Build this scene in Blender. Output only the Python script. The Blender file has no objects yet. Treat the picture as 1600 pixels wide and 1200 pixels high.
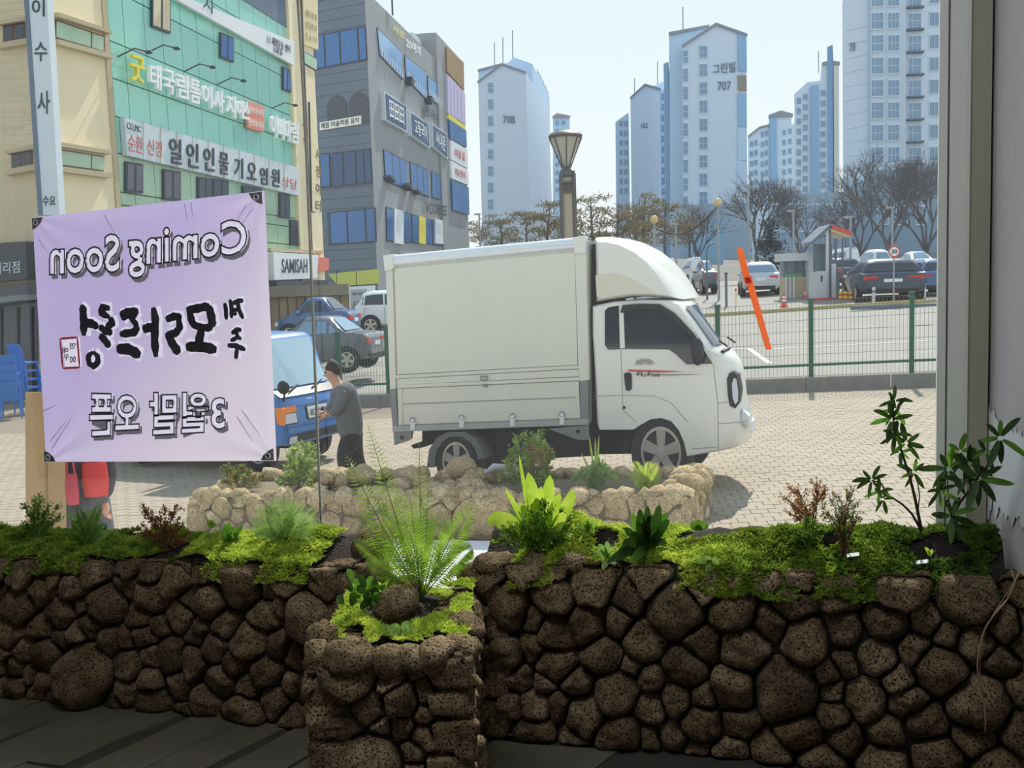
import bpy, math, random
import numpy as np
from mathutils import Vector, Matrix, noise
C = bpy.context.scene
COL = C.collection
R = math.radians
rng = random.Random(7)

# ------------------------------------------------------------------ camera, sky, sun, exposure
EYE = 2.43                       # eye height above the plaza
FPX = 1600.0                     # focal length in pixels of the 1600-wide frame
PITCH, ROLL = math.atan(160 / FPX), 0.033
cam_d = bpy.data.cameras.new('camera'); cam = bpy.data.objects.new('camera', cam_d); COL.objects.link(cam)
cam_d.sensor_width = 36; cam_d.lens = 36 * FPX / 1600; cam_d.clip_end = 2000; cam_d.clip_start = .05
CM = Matrix.Rotation(math.pi / 2 - PITCH, 3, 'X') @ Matrix.Rotation(-ROLL, 3, 'Z')
cam.matrix_world = Matrix.Translation((0, 0, EYE)) @ CM.to_4x4()
C.camera = cam

w = bpy.data.worlds.new('sky'); C.world = w; w.use_nodes = True
nt = w.node_tree; bg = nt.nodes['Background']
tc = nt.nodes.new('ShaderNodeTexCoord'); sp = nt.nodes.new('ShaderNodeSeparateXYZ'); rp = nt.nodes.new('ShaderNodeValToRGB')
nt.links.new(tc.outputs['Generated'], sp.inputs[0]); nt.links.new(sp.outputs['Z'], rp.inputs[0]); nt.links.new(rp.outputs[0], bg.inputs[0])
rp.color_ramp.elements[0].position = 0.0; rp.color_ramp.elements[0].color = (.93, .985, 1, 1)
rp.color_ramp.elements[1].position = 1.0; rp.color_ramp.elements[1].color = (.50, .68, .90, 1)
e = rp.color_ramp.elements.new(.16); e.color = (.86, .97, 1, 1)
e = rp.color_ramp.elements.new(.35); e.color = (.74, .90, 1, 1)
bg.inputs[1].default_value = .98
sun_d = bpy.data.lights.new('sun', 'SUN'); sun_d.energy = 5.2; sun_d.angle = R(.6); sun_d.color = (1, .955, .87)
sun = bpy.data.objects.new('sun', sun_d); COL.objects.link(sun)
SUN_AZ, SUN_EL = R(16), R(47)    # azimuth measured from +Y towards +X
sv = Vector((math.sin(SUN_AZ) * math.cos(SUN_EL), math.cos(SUN_AZ) * math.cos(SUN_EL), math.sin(SUN_EL)))
sun.rotation_euler = sv.to_track_quat('Z', 'Y').to_euler()
sun.location = (8, 30, 40)
vs = C.view_settings; vs.view_transform = 'Standard'; vs.look = 'None'; vs.gamma = 1; vs.use_curve_mapping = False
vs.exposure = 0.0
C.cycles.max_bounces = 8; C.cycles.transparent_max_bounces = 24
C.cycles.sample_clamp_indirect = 6

# ------------------------------------------------------------------ pixel geometry and terrain
def ray(px, py):
    return CM @ Vector(((px - 800) / FPX, (600 - py) / FPX, -1))
def W(px, py, Y):
    d = ray(px, py); k = Y / d.y
    return Vector((d.x * k, Y, EYE + d.z * k))
FD = Vector((-2.69, 1)).normalized()          # direction of window, truck and fence, going left
F0 = Vector((5.84, 20.0))
FN = Vector((FD.y, -FD.x))                    # across the fence, away from us
def fence_side(x, y): return (Vector((x, y)) - F0).dot(FN)
def zg(x, y):
    xl = max(x, -4.0)
    if fence_side(x, y) < 0 or x < -5:
        z = .04 * min(xl, 9) - .015 * (y - 12)
        if x < -5 and y > 24: z = .04 * -4 - .015 * 12
        return z
    yy = min(y, 60)
    z = .1 + .04 * (min(max(x, -6), 16) - 5.84) + .035 * (yy - 20)
    return z
def G(px, py):
    d = ray(px, py); t = 3.0
    for i in range(4000):
        p = d * t
        if EYE + p.z <= zg(p.x, p.y): break
        t += .02 + t * .001
    return Vector((p.x, p.y, zg(p.x, p.y)))

# ------------------------------------------------------------------ materials
MATS = {}
def srgb(c):
    if isinstance(c, str):
        c = tuple(int(c[i:i + 2], 16) / 255 for i in (0, 2, 4))
    return tuple((x / 12.92 if x <= .04045 else ((x + .055) / 1.055) ** 2.4) for x in c) + (1,)
def mat(name, col, rough=.6, metal=0, var=0, scale=8, bump=0, bscale=40, spec=None, col2=None, trans=0, detail=3, coat=0):
    """procedural material: base colour with optional noise variation, bump and translucency"""
    if name in MATS: return MATS[name]
    m = bpy.data.materials.new(name); m.use_nodes = True; MATS[name] = m
    n = m.node_tree.nodes; l = m.node_tree.links; b = n['Principled BSDF']
    c = srgb(col); b.inputs['Base Color'].default_value = c
    b.inputs['Roughness'].default_value = rough; b.inputs['Metallic'].default_value = metal
    if spec is not None: b.inputs['Specular IOR Level'].default_value = spec
    if coat: b.inputs['Coat Weight'].default_value = coat
    t = n.new('ShaderNodeTexCoord')
    csock = None
    if var or col2:
        nz = n.new('ShaderNodeTexNoise'); nz.inputs['Scale'].default_value = scale; nz.inputs['Detail'].default_value = detail
        l.new(t.outputs['Object'], nz.inputs['Vector'])
        r = n.new('ShaderNodeValToRGB'); l.new(nz.outputs[0], r.inputs[0])
        if col2: a, d = c, srgb(col2)
        else: a, d = tuple(x * (1 - var) for x in c[:3]) + (1,), tuple(min(1, x * (1 + var)) for x in c[:3]) + (1,)
        r.color_ramp.elements[0].position = .32; r.color_ramp.elements[0].color = a
        r.color_ramp.elements[1].position = .68; r.color_ramp.elements[1].color = d
        l.new(r.outputs[0], b.inputs['Base Color']); csock = r.outputs[0]
    if bump:
        nb = n.new('ShaderNodeTexNoise'); nb.inputs['Scale'].default_value = bscale; nb.inputs['Detail'].default_value = 4
        l.new(t.outputs['Object'], nb.inputs['Vector'])
        bp = n.new('ShaderNodeBump'); bp.inputs['Strength'].default_value = bump; bp.inputs['Distance'].default_value = .02
        l.new(nb.outputs[0], bp.inputs['Height']); l.new(bp.outputs[0], b.inputs['Normal'])
    if trans:
        tr = n.new('ShaderNodeBsdfTranslucent'); mx = n.new('ShaderNodeMixShader'); mx.inputs[0].default_value = trans
        if csock: l.new(csock, tr.inputs[0])
        else: tr.inputs[0].default_value = c
        l.new(b.outputs[0], mx.inputs[1]); l.new(tr.outputs[0], mx.inputs[2]); l.new(mx.outputs[0], n['Material Output'].inputs[0])
    return m
def stone_mat(name, c1, c2, pit=.5, scale=70):
    """vesicular lava rock: pits, mottled browns, strong fine relief"""
    m = bpy.data.materials.new(name); m.use_nodes = True; MATS[name] = m
    n = m.node_tree.nodes; l = m.node_tree.links; b = n['Principled BSDF']; b.inputs['Roughness'].default_value = .95
    b.inputs['Specular IOR Level'].default_value = .15
    t = n.new('ShaderNodeTexCoord'); oi = n.new('ShaderNodeObjectInfo')
    nz = n.new('ShaderNodeTexNoise'); nz.inputs['Scale'].default_value = 14; nz.inputs['Detail'].default_value = 6
    l.new(t.outputs['Object'], nz.inputs['Vector'])
    ad = n.new('ShaderNodeMath'); ad.operation = 'MULTIPLY_ADD'; ad.inputs[1].default_value = .3; l.new(oi.outputs['Random'], ad.inputs[0])
    l.new(nz.outputs[0], ad.inputs[2])
    r = n.new('ShaderNodeValToRGB'); l.new(ad.outputs[0], r.inputs[0])
    r.color_ramp.elements[0].position = .4; r.color_ramp.elements[0].color = srgb(c1)
    r.color_ramp.elements[1].position = .9; r.color_ramp.elements[1].color = srgb(c2)
    eo = r.color_ramp.elements.new(.64); eo.color = srgb((c1[0] * .48 + c2[0] * .5, c1[1] * .48 + c2[1] * .49, c1[2] * .5 + c2[2] * .44))
    nw = n.new('ShaderNodeTexNoise'); nw.inputs['Scale'].default_value = 60; l.new(t.outputs['Object'], nw.inputs['Vector'])
    mxv = n.new('ShaderNodeMixRGB'); mxv.inputs[0].default_value = .02
    l.new(t.outputs['Object'], mxv.inputs[1]); l.new(nw.outputs[1], mxv.inputs[2])
    v = n.new('ShaderNodeTexVoronoi'); v.inputs['Scale'].default_value = scale; l.new(mxv.outputs[0], v.inputs['Vector'])
    v2 = n.new('ShaderNodeTexVoronoi'); v2.inputs['Scale'].default_value = scale * 2.4; l.new(mxv.outputs[0], v2.inputs['Vector'])
    p1 = n.new('ShaderNodeMapRange'); p1.inputs[1].default_value = .12; p1.inputs[2].default_value = .42; l.new(v.outputs[0], p1.inputs[0])
    p2 = n.new('ShaderNodeMapRange'); p2.inputs[1].default_value = .10; p2.inputs[2].default_value = .40; l.new(v2.outputs[0], p2.inputs[0])
    mu = n.new('ShaderNodeMath'); mu.operation = 'MULTIPLY'; l.new(p1.outputs[0], mu.inputs[0]); l.new(p2.outputs[0], mu.inputs[1])
    dk = n.new('ShaderNodeMixRGB'); dk.blend_type = 'MIX'; l.new(mu.outputs[0], dk.inputs[0])
    dk.inputs[1].default_value = tuple(x * (1 - pit) for x in srgb(c1)[:3]) + (1,)
    l.new(r.outputs[0], dk.inputs[2]); l.new(dk.outputs[0], b.inputs['Base Color'])
    nb = n.new('ShaderNodeTexNoise'); nb.inputs['Scale'].default_value = 45; nb.inputs['Detail'].default_value = 6; l.new(t.outputs['Object'], nb.inputs['Vector'])
    sm = n.new('ShaderNodeMath'); sm.operation = 'ADD'; l.new(mu.outputs[0], sm.inputs[0]); l.new(nb.outputs[0], sm.inputs[1])
    bp = n.new('ShaderNodeBump'); bp.inputs['Strength'].default_value = .9; bp.inputs['Distance'].default_value = .006
    l.new(sm.outputs[0], bp.inputs['Height']); l.new(bp.outputs[0], b.inputs['Normal'])
    return m
def glass_mat(name, tint=(1, 1, 1), dust=.03, spec=.06):
    """window glass: clear transmission, a thin dust film and a weak mirror reflection"""
    m = bpy.data.materials.new(name); m.use_nodes = True; MATS[name] = m
    n = m.node_tree.nodes; l = m.node_tree.links; n.remove(n['Principled BSDF'])
    tr = n.new('ShaderNodeBsdfTransparent'); tr.inputs[0].default_value = tint + (1,)
    du = n.new('ShaderNodeBsdfTranslucent'); du.inputs[0].default_value = (.95, .97, 1, 1)
    gl = n.new('ShaderNodeBsdfGlossy'); gl.inputs['Roughness'].default_value = .0
    m1 = n.new('ShaderNodeMixShader'); m1.inputs[0].default_value = dust; l.new(tr.outputs[0], m1.inputs[1]); l.new(du.outputs[0], m1.inputs[2])
    fr = n.new('ShaderNodeLayerWeight'); fr.inputs[0].default_value = .12
    ml = n.new('ShaderNodeMath'); ml.operation = 'MULTIPLY'; ml.inputs[1].default_value = spec / .06 * .5; l.new(fr.outputs['Fresnel'], ml.inputs[0])
    m2 = n.new('ShaderNodeMixShader'); l.new(ml.outputs[0], m2.inputs[0]); l.new(m1.outputs[0], m2.inputs[1]); l.new(gl.outputs[0], m2.inputs[2])
    l.new(m2.outputs[0], n['Material Output'].inputs[0])
    return m

# ------------------------------------------------------------------ mesh builder
class MB:
    def __init__(s, mtx=None): s.v = []; s.f = []; s.m = mtx
    def add(s, vs, fs):
        o = len(s.v); s.v += [tuple(p) for p in vs]; s.f += [tuple(i + o for i in f) for f in fs]; return s
    def box(s, x0, x1, y0, y1, z0, z1, mtx=None, ch=0):
        if ch:
            c = min(ch, abs(x1 - x0) * .45, abs(z1 - z0) * .45)
            return s.prism([(x0 + c, z0), (x1 - c, z0), (x1, z0 + c), (x1, z1 - c), (x1 - c, z1), (x0 + c, z1), (x0, z1 - c), (x0, z0 + c)], y0, y1)
        v = [Vector((x, y, z)) for x in (x0, x1) for y in (y0, y1) for z in (z0, z1)]
        if mtx: v = [mtx @ p for p in v]
        return s.add(v, [(0, 1, 3, 2), (4, 6, 7, 5), (0, 4, 5, 1), (2, 3, 7, 6), (0, 2, 6, 4), (1, 5, 7, 3)])
    def prism(s, poly, y0, y1, sh=(0, 0)):
        """polygon in x,z extruded along y (sh shifts the far end in x,z)"""
        n = len(poly); a = sum(poly[i][0] * poly[(i + 1) % n][1] - poly[(i + 1) % n][0] * poly[i][1] for i in range(n))
        if a < 0: poly = poly[::-1]
        v = [(p[0], y0, p[1]) for p in poly] + [(p[0] + sh[0], y1, p[1] + sh[1]) for p in poly]
        return s.add(v, [tuple(range(n)), tuple(range(2 * n - 1, n - 1, -1))] + [(i, i + n, (i + 1) % n + n, (i + 1) % n) for i in range(n)])
    def prismz(s, poly, z0, z1):
        n = len(poly); a = sum(poly[i][0] * poly[(i + 1) % n][1] - poly[(i + 1) % n][0] * poly[i][1] for i in range(n))
        if a < 0: poly = poly[::-1]
        v = [(p[0], p[1], z0) for p in poly] + [(p[0], p[1], z1) for p in poly]
        return s.add(v, [tuple(range(n - 1, -1, -1)), tuple(range(n, 2 * n))] + [(i, (i + 1) % n, (i + 1) % n + n, i + n) for i in range(n)])
    def tube(s, pts, r, n=6, cap=True):
        pts = [Vector(p) for p in pts]; k = len(pts); rs = r if isinstance(r, (list, tuple)) else [r] * k
        vs = []; up = None
        for i, p in enumerate(pts):
            d = (pts[min(i + 1, k - 1)] - pts[max(i - 1, 0)])
            d = d.normalized() if d.length > 1e-9 else Vector((0, 0, 1))
            if up is None: up = d.orthogonal().normalized()
            a = (up - d * up.dot(d)); a = a.normalized() if a.length > 1e-6 else d.orthogonal().normalized(); up = a; b = d.cross(a)
            for j in range(n):
                t = 2 * math.pi * j / n; vs.append(p + (a * math.cos(t) + b * math.sin(t)) * rs[i])
        fs = [(i * n + j, i * n + (j + 1) % n, (i + 1) * n + (j + 1) % n, (i + 1) * n + j) for i in range(k - 1) for j in range(n)]
        if cap: fs += [tuple(range(n - 1, -1, -1)), tuple(range((k - 1) * n, k * n))]
        return s.add(vs, fs)
    def lathe(s, prof, n=16, mtx=None):
        """profile of (r, h) about local z"""
        k = len(prof); vs = []
        for r, h in prof:
            for j in range(n):
                t = 2 * math.pi * j / n; p = Vector((r * math.cos(t), r * math.sin(t), h)); vs.append(mtx @ p if mtx else p)
        fs = [(i * n + j, i * n + (j + 1) % n, (i + 1) * n + (j + 1) % n, (i + 1) * n + j) for i in range(k - 1) for j in range(n)]
        fs += [tuple(range(n - 1, -1, -1)), tuple(range((k - 1) * n, k * n))]
        return s.add(vs, fs)
    def grid(s, rows, closed=False):
        k = len(rows); n = len(rows[0]); vs = [p for r_ in rows for p in r_]
        m = n if closed else n - 1
        return s.add(vs, [(i * n + j, i * n + (j + 1) % n, (i + 1) * n + (j + 1) % n, (i + 1) * n + j) for i in range(k - 1) for j in range(m)])
    def ball(s, c, r, n=8, sc=(1, 1, 1)):
        k = max(4, n // 2 + 1); rows = []
        for i in range(k + 1):
            a = math.pi * i / k
            rows.append([(c[0] + r * sc[0] * math.sin(a) * math.cos(2 * math.pi * j / n), c[1] + r * sc[1] * math.sin(a) * math.sin(2 * math.pi * j / n), c[2] - r * sc[2] * math.cos(a)) for j in range(n)])
        return s.grid(rows, True)
    def build(s, name, m, parent=None, smooth=False, world=False, kind=None, label=None):
        me = bpy.data.meshes.new(name); v = s.v
        if world and parent:
            q = parent
            while q.parent: q = q.parent
            o = q.location; v = [(p[0] - o.x, p[1] - o.y, p[2] - o.z) for p in v]
        me.from_pydata(v, [], s.f); me.materials.append(m)
        if smooth:
            me.polygons.foreach_set('use_smooth', [True] * len(me.polygons))
            if smooth != True: me.set_sharp_from_angle(angle=R(smooth))
        me.update()
        o = bpy.data.objects.new(name, me); COL.objects.link(o); o.parent = parent
        if kind: o['kind'] = kind
        if label: o['label'] = label
        return o
def from_np(name, verts, faces, m, parent=None, kind=None, smooth=False):
    """verts Nx3, faces Mx3 or Mx4"""
    me = bpy.data.meshes.new(name); k = faces.shape[1]; nf = len(faces)
    me.vertices.add(len(verts)); me.vertices.foreach_set('co', np.asarray(verts, np.float32).ravel())
    me.loops.add(nf * k); me.loops.foreach_set('vertex_index', np.asarray(faces, np.int32).ravel())
    me.polygons.add(nf); me.polygons.foreach_set('loop_start', np.arange(0, nf * k, k, dtype=np.int32))
    if smooth: me.polygons.foreach_set('use_smooth', [True] * nf)
    me.materials.append(m); me.update(calc_edges=True)
    o = bpy.data.objects.new(name, me); COL.objects.link(o); o.parent = parent
    if kind: o['kind'] = kind
    return o
def tag(o, label, cat, group=None, kind=None):
    o['label'] = label; o['category'] = cat
    if group: o['group'] = group
    if kind: o['kind'] = kind
    return o
def thing(name, label, cat, loc=(0, 0, 0), rz=0, group=None):
    o = bpy.data.objects.new(name, None); COL.objects.link(o); o.empty_display_size = .1
    o.location = loc; o.rotation_euler = (0, 0, rz); return tag(o, label, cat, group)
def struct(o): o['kind'] = 'structure'; return o
def dup(o, parent=None):
    c = o.copy(); COL.objects.link(c); c.parent = parent
    for ch in list(o.children): dup(ch, c)
    return c
class Fr:
    """upright working plane through point O with horizontal direction d; local x along d, y away from the viewer, z up"""
    def __init__(s, O, ang):
        s.O = Vector(O); s.a = ang; s.d = Vector((math.cos(ang), math.sin(ang), 0)); s.w = Vector((-math.sin(ang), math.cos(ang), 0))
    def uz(s, px, py, w=0):
        d = ray(px, py); o = s.O + s.w * w - Vector((0, 0, EYE)); k = o.dot(s.w) / d.dot(s.w); p = d * k - (s.O - Vector((0, 0, EYE)))
        return (p.dot(s.d), p.z)
    def P(s, u, w_, z): return s.O + s.d * u + s.w * w_ + Vector((0, 0, z))
    def thing(s, name, label, cat, group=None): return thing(name, label, cat, s.O, s.a, group)
    def at(s, px, py, w=0):
        u, z = s.uz(px, py, w); return s.P(u, w, z)
    def quad(s, *pts, w=0): return [s.uz(*p, w=w) for p in pts]
    def rect(s, x0, y0, x1, y1, w=0):
        """u0,u1,z0,z1 of a pixel rectangle measured at its horizontal middle"""
        u0 = s.uz(x0, (y0 + y1) / 2, w)[0]; u1 = s.uz(x1, (y0 + y1) / 2, w)[0]
        xm = (x0 + x1) / 2; return u0, u1, s.uz(xm, y1, w)[1], s.uz(xm, y0, w)[1]
def txt(s, x0, x1, z0, z1, y, m, parent, name='lettering', th=.01, flip=False, bold=0, shear=None, quad=None):
    """lettering fitted into a rectangle of the parent's x,z plane at depth y; quad = 4 corners (bl, br, tr, tl) instead"""
    cu = bpy.data.curves.new('lettering', 'FONT'); cu.body = s; cu.extrude = .02; cu.offset = bold; cu.resolution_u = 2
    if shear: cu.shear = shear
    o = bpy.data.objects.new('lettering', cu); COL.objects.link(o)
    dg = bpy.context.evaluated_depsgraph_get(); me = o.evaluated_get(dg).to_mesh()
    vs_ = np.array([v.co[:] for v in me.vertices]); fs = [tuple(p.vertices) for p in me.polygons]
    o.evaluated_get(dg).to_mesh_clear(); bpy.data.objects.remove(o); bpy.data.curves.remove(cu)
    if len(vs_) == 0: return None
    a = vs_.min(0); b = vs_.max(0); t = (vs_ - a) / np.maximum(b - a, 1e-6)
    if flip: t[:, 0] = 1 - t[:, 0]
    mb = MB(); out = []
    for p in t:
        if quad:
            q = quad; x = (q[0][0] * (1 - p[0]) + q[1][0] * p[0]) * (1 - p[1]) + (q[3][0] * (1 - p[0]) + q[2][0] * p[0]) * p[1]
            z = (q[0][1] * (1 - p[0]) + q[1][1] * p[0]) * (1 - p[1]) + (q[3][1] * (1 - p[0]) + q[2][1] * p[0]) * p[1]
        else: x = x0 + (x1 - x0) * p[0]; z = z0 + (z1 - z0) * p[1]
        out.append((x, y - th * p[2], z))
    mb.add(out, fs)
    return mb.build(name, m, parent)
# ------------------------------------------------------------------ the shop room
ANG = math.atan2(-FD.y, -FD.x)
FW = Fr((1.43, 3.3, 0), ANG)                 # the shop window plane; local x = u, y = n (outwards)
def zf(x): return .88 + .04 * x              # shop floor
def wz(u, n): return zf(FW.P(u, n, 0).x)
M_white = mat('white_paint', (.84, .84, .82), .55)
M_frame = mat('window_frame_white', (.86, .87, .85), .4)
M_gasket_shade = mat('gasket_and_jamb_shade', (.62, .61, .55), .6)
M_wallr = mat('lilac_grey_plaster', (.74, .73, .75), .8, var=.05, scale=3, bump=.15, bscale=60)
M_putty = mat('white_putty', (.86, .87, .90), .8, var=.06, scale=9)
M_floor = mat('floor_grout', (.22, .21, .19), .8)
M_ftile = mat('stamped_floor_tile', (.37, .355, .31), .45, var=.14, scale=5, bump=.2, bscale=14)
M_ceil = mat('ceiling_paint', (.7, .69, .67), .8)
GL = glass_mat('shop_glass', dust=.020)

def wbox(u0, u1, n0, n1, z0, z1): return MB().box(u0, u1, n0, n1, z0, z1)
def wobj(o): o.location = FW.O; o.rotation_euler = (0, 0, FW.a); return o

# floor: a slab following the street's gentle fall, with stamped tiles laid on it
fl = MB(); fp = [(-7, -.06), (.5, -.06), (.9, -5.5), (-7, -5.5)]
def wv(u, n, dz): return (u, n, wz(u, n) + dz)
fl.add([wv(u, n, -.08) for u, n in fp] + [wv(u, n, 0) for u, n in fp], [(0, 1, 2, 3), (7, 6, 5, 4)] + [(i, i + 4, (i + 1) % 4 + 4, (i + 1) % 4) for i in range(4)])
floor = struct(wobj(fl.build('floor', M_floor)))
r_ = random.Random(3)
for k in range(15):
    u = -4.6 + k * .24
    for j, (n1, n0) in enumerate(((-.5, -.98), (-1.0, -1.5))):
        a = u + r_.uniform(-.03, .03) - .10 * j; g = .012
        sh = -.12 + r_.uniform(-.04, .04)
        pts = [(a + g, n1), (a + .24, n1 + r_.uniform(-.02, .02)), (a + .24 - g + sh * .5 + r_.uniform(-.02, .02), (n0 + n1) / 2), (a + .24 - g + sh, n0), (a + g + sh, n0), (a + g + sh * .5 + r_.uniform(-.02, .02), (n0 + n1) / 2)]
        m = MB(); hh = r_.uniform(.008, .014)
        m.add([wv(p[0], p[1], .0) for p in pts] + [wv(p[0], p[1], hh) for p in pts], [tuple(range(6, 12))] + [(i, (i + 1) % 6, (i + 1) % 6 + 6, i + 6) for i in range(6)])
        o = m.build('floor_tile', M_ftile, floor)
ceil = struct(wobj(wbox(-7, 1, -6, .3, 4.6, 4.75).build('ceiling', M_ceil)))
struct(wobj(wbox(-7.2, -6.5, -6, .1, .3, 4.6).build('wall_left', M_ceil)))
struct(wobj(wbox(-7, 1.4, -6.2, -6, .3, 4.6).build('wall_back', M_ceil)))
m = MB().prismz([(.085, .25), (.10, 0), (.19, -.6), (.95, -6), (1.3, -6), (1.3, .25)], .5, 4.6)
wr = struct(wobj(m.build('wall_right', M_wallr)))
# patch of white filler on the right wall with a ragged edge
FR2 = Fr(FW.P(.10, 0, 0), FW.a + math.atan2(-.6, .09))
top = [(0, 2.02), (.03, 2.0), (.06, 1.985), (.1, 1.975), (.16, 1.96), (.22, 1.955), (.3, 1.95), (.4, 1.96), (.55, 1.94), (.75, 1.95)]
bot = [(.75, 1.75), (.55, 1.74), (.45, 1.70), (.38, 1.715), (.33, 1.67), (.28, 1.70), (.24, 1.665), (.2, 1.69), (.15, 1.66), (.1, 1.70), (.07, 1.63), (.03, 1.60), (0, 1.50)]
pp = MB(); k = len(top)
r_ = random.Random(11); T = []; B_ = []
for i in range(61):
    x = .78 * i / 60
    def it(L):
        L = sorted(L)
        for a, b in zip(L, L[1:]):
            if a[0] <= x <= b[0]: return a[1] + (b[1] - a[1]) * (x - a[0]) / max(1e-6, b[0] - a[0])
        return L[-1][1]
    T.append((x, -.004, it(top) + r_.uniform(-.012, .008))); B_.append((x, -.004, it(bot) + r_.uniform(-.02, .02)))
pp.grid([B_, T]); po = pp.build('putty_patch', M_putty)
po.parent = wr; po.matrix_parent_inverse = Matrix.Identity(4)
q = (Matrix.Translation(FW.O) @ Matrix.Rotation(FW.a, 4, 'Z')).inverted() @ (Matrix.Translation(FR2.O) @ Matrix.Rotation(FR2.a, 4, 'Z'))
po.matrix_local = q

# shop window: glass panes, joint line, white jamb
win = thing('window_1', 'wide clear shop window with a slim vertical joint and white jamb', 'window', FW.O, FW.a); del win['category']; win['kind'] = 'structure'
uj = FW.uz(497, 420)[0]; ur = FW.uz(1478, 400)[0]
for a, b in ((-6.5, uj - .004), (uj + .004, ur)):
    m = MB().add([(a, 0, .9), (b, 0, .9), (b, 0, 4.6), (a, 0, 4.6)], [(0, 1, 2, 3)]); m.build('pane', GL, win)
M_joint = mat('silicone_joint', (.66, .64, .60), .4, var=.12, scale=30)
zt, zb_ = FW.uz(470, 0)[1], FW.uz(505, 850)[1]
a0, a1 = FW.uz(466, 0)[0], FW.uz(506, 850)[0]
MB().tube([(FW.uz(x, y)[0], -.004, FW.uz(x, y)[1]) for x, y in ((462, -60), (470, 60), (480, 250), (490, 500), (499, 730), (505, 870))], .0055, 8).build('joint_strip', M_joint, win, True)
wbox(-6.5, ur, -.04, .04, wz(-2, 0) - .15, wz(-2, 0) + .02).build('sill', M_frame, win)
wbox(-6.5, .09, -.06, .06, 4.52, 4.61).build('head_frame', M_frame, win)
x = [FW.uz(p, 400)[0] for p in (1465, 1478, 1481, 1507, 1512, 1528)]
wbox(x[0], x[1], -.035, .05, .88, 4.6).build('jamb', M_frame, win)
wbox(x[1], x[2], -.02, .05, .88, 4.6).build('gasket_and_shade', M_gasket_shade, win)
wbox(x[2], x[3], -.045, .05, .88, 4.6).build('jamb', M_frame, win)
wbox(x[3], x[4], -.06, .05, .88, 4.6).build('jamb', M_white, win)
wbox(x[4], x[5] + .03, -.05, .05, .88, 4.6).build('gasket_and_shade', M_gasket_shade, win)  # darker tone here paints in the shadow side of the jamb
# glowing panel added above the view as fill for the dim room
M_fill = bpy.data.materials.new('fill_glow'); M_fill.use_nodes = True
pb = M_fill.node_tree.nodes['Principled BSDF']; pb.inputs['Emission Color'].default_value = (.95, .98, 1, 1); pb.inputs['Emission Strength'].default_value = 12
t = thing('fill_panel', 'long unseen glowing panel added above the view as interior fill', 'fill light', (-.5, 1.5, 4.6), FW.a)
MB().box(-.9, .9, -.4, .4, -.05, 0).build('fill_housing', M_white, t)
MB().box(-.86, .86, -.36, .36, -.06, -.05).build('fill_face', M_fill, t)
struct(wobj(wbox(-6.5, .09, .045, .075, .4, 1.22).build('wall_front', M_ceil)))
# unseen slab added outside above the window to block high sun
struct(wobj(wbox(-7, 1.4, .08, 1.0, 4.6, 4.75).build('sun_block_slab', M_ceil)))

# ------------------------------------------------------------------ lava stone planters
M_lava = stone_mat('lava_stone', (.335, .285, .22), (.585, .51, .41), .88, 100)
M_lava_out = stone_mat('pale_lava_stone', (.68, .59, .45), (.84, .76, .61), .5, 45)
M_mortar = mat('dark_mortar', (.10, .085, .07), .95)
M_soil = mat('dark_soil', (.13, .10, .075), .95, var=.5, scale=60, bump=.8, bscale=90)
def clip(poly, nx, ny, c):
    out = []
    for i in range(len(poly)):
        p, q = poly[i], poly[(i + 1) % len(poly)]; a = p[0] * nx + p[1] * ny - c; b = q[0] * nx + q[1] * ny - c
        if a <= 0: out.append(p)
        if (a < 0 < b) or (b < 0 < a): t = a / (a - b); out.append((p[0] + (q[0] - p[0]) * t, p[1] + (q[1] - p[1]) * t))
    return out
def cells(u0, u1, z0, z1, size, rnd):
    pts = []; rad = []
    for k in range(6000):
        p = (rnd.uniform(u0, u1), rnd.uniform(z0, z1)); r = size * (rnd.choice((.62, .8, .9, 1, 1, 1.2, 1.5, 2.1)) * max(.75, 1 - k / 9000))
        if all((p[0] - q[0]) ** 2 + ((p[1] - q[1]) * 1.0) ** 2 > (.5 * (r + s)) ** 2 for q, s in zip(pts, rad)): pts.append(p); rad.append(r)
    out = []
    for i, p in enumerate(pts):
        poly = [(u0, z0), (u1, z0), (u1, z1), (u0, z1)]
        for j, q in enumerate(pts):
            if i == j or abs(p[0] - q[0]) + abs(p[1] - q[1]) > size * 5: continue
            dx, dz = q[0] - p[0], q[1] - p[1]; L = math.hypot(dx, dz); wgt = .5 + .5 * (rad[i] ** 2 - rad[j] ** 2) / (L * L + 1e-9) * .25
            poly = clip(poly, dx / L, dz / L, (p[0] + dx * wgt) * dx / L + (p[1] + dz * wgt) * dz / L)
            if len(poly) < 3: break
        if len(poly) >= 3: out.append(poly)
    return out
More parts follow.
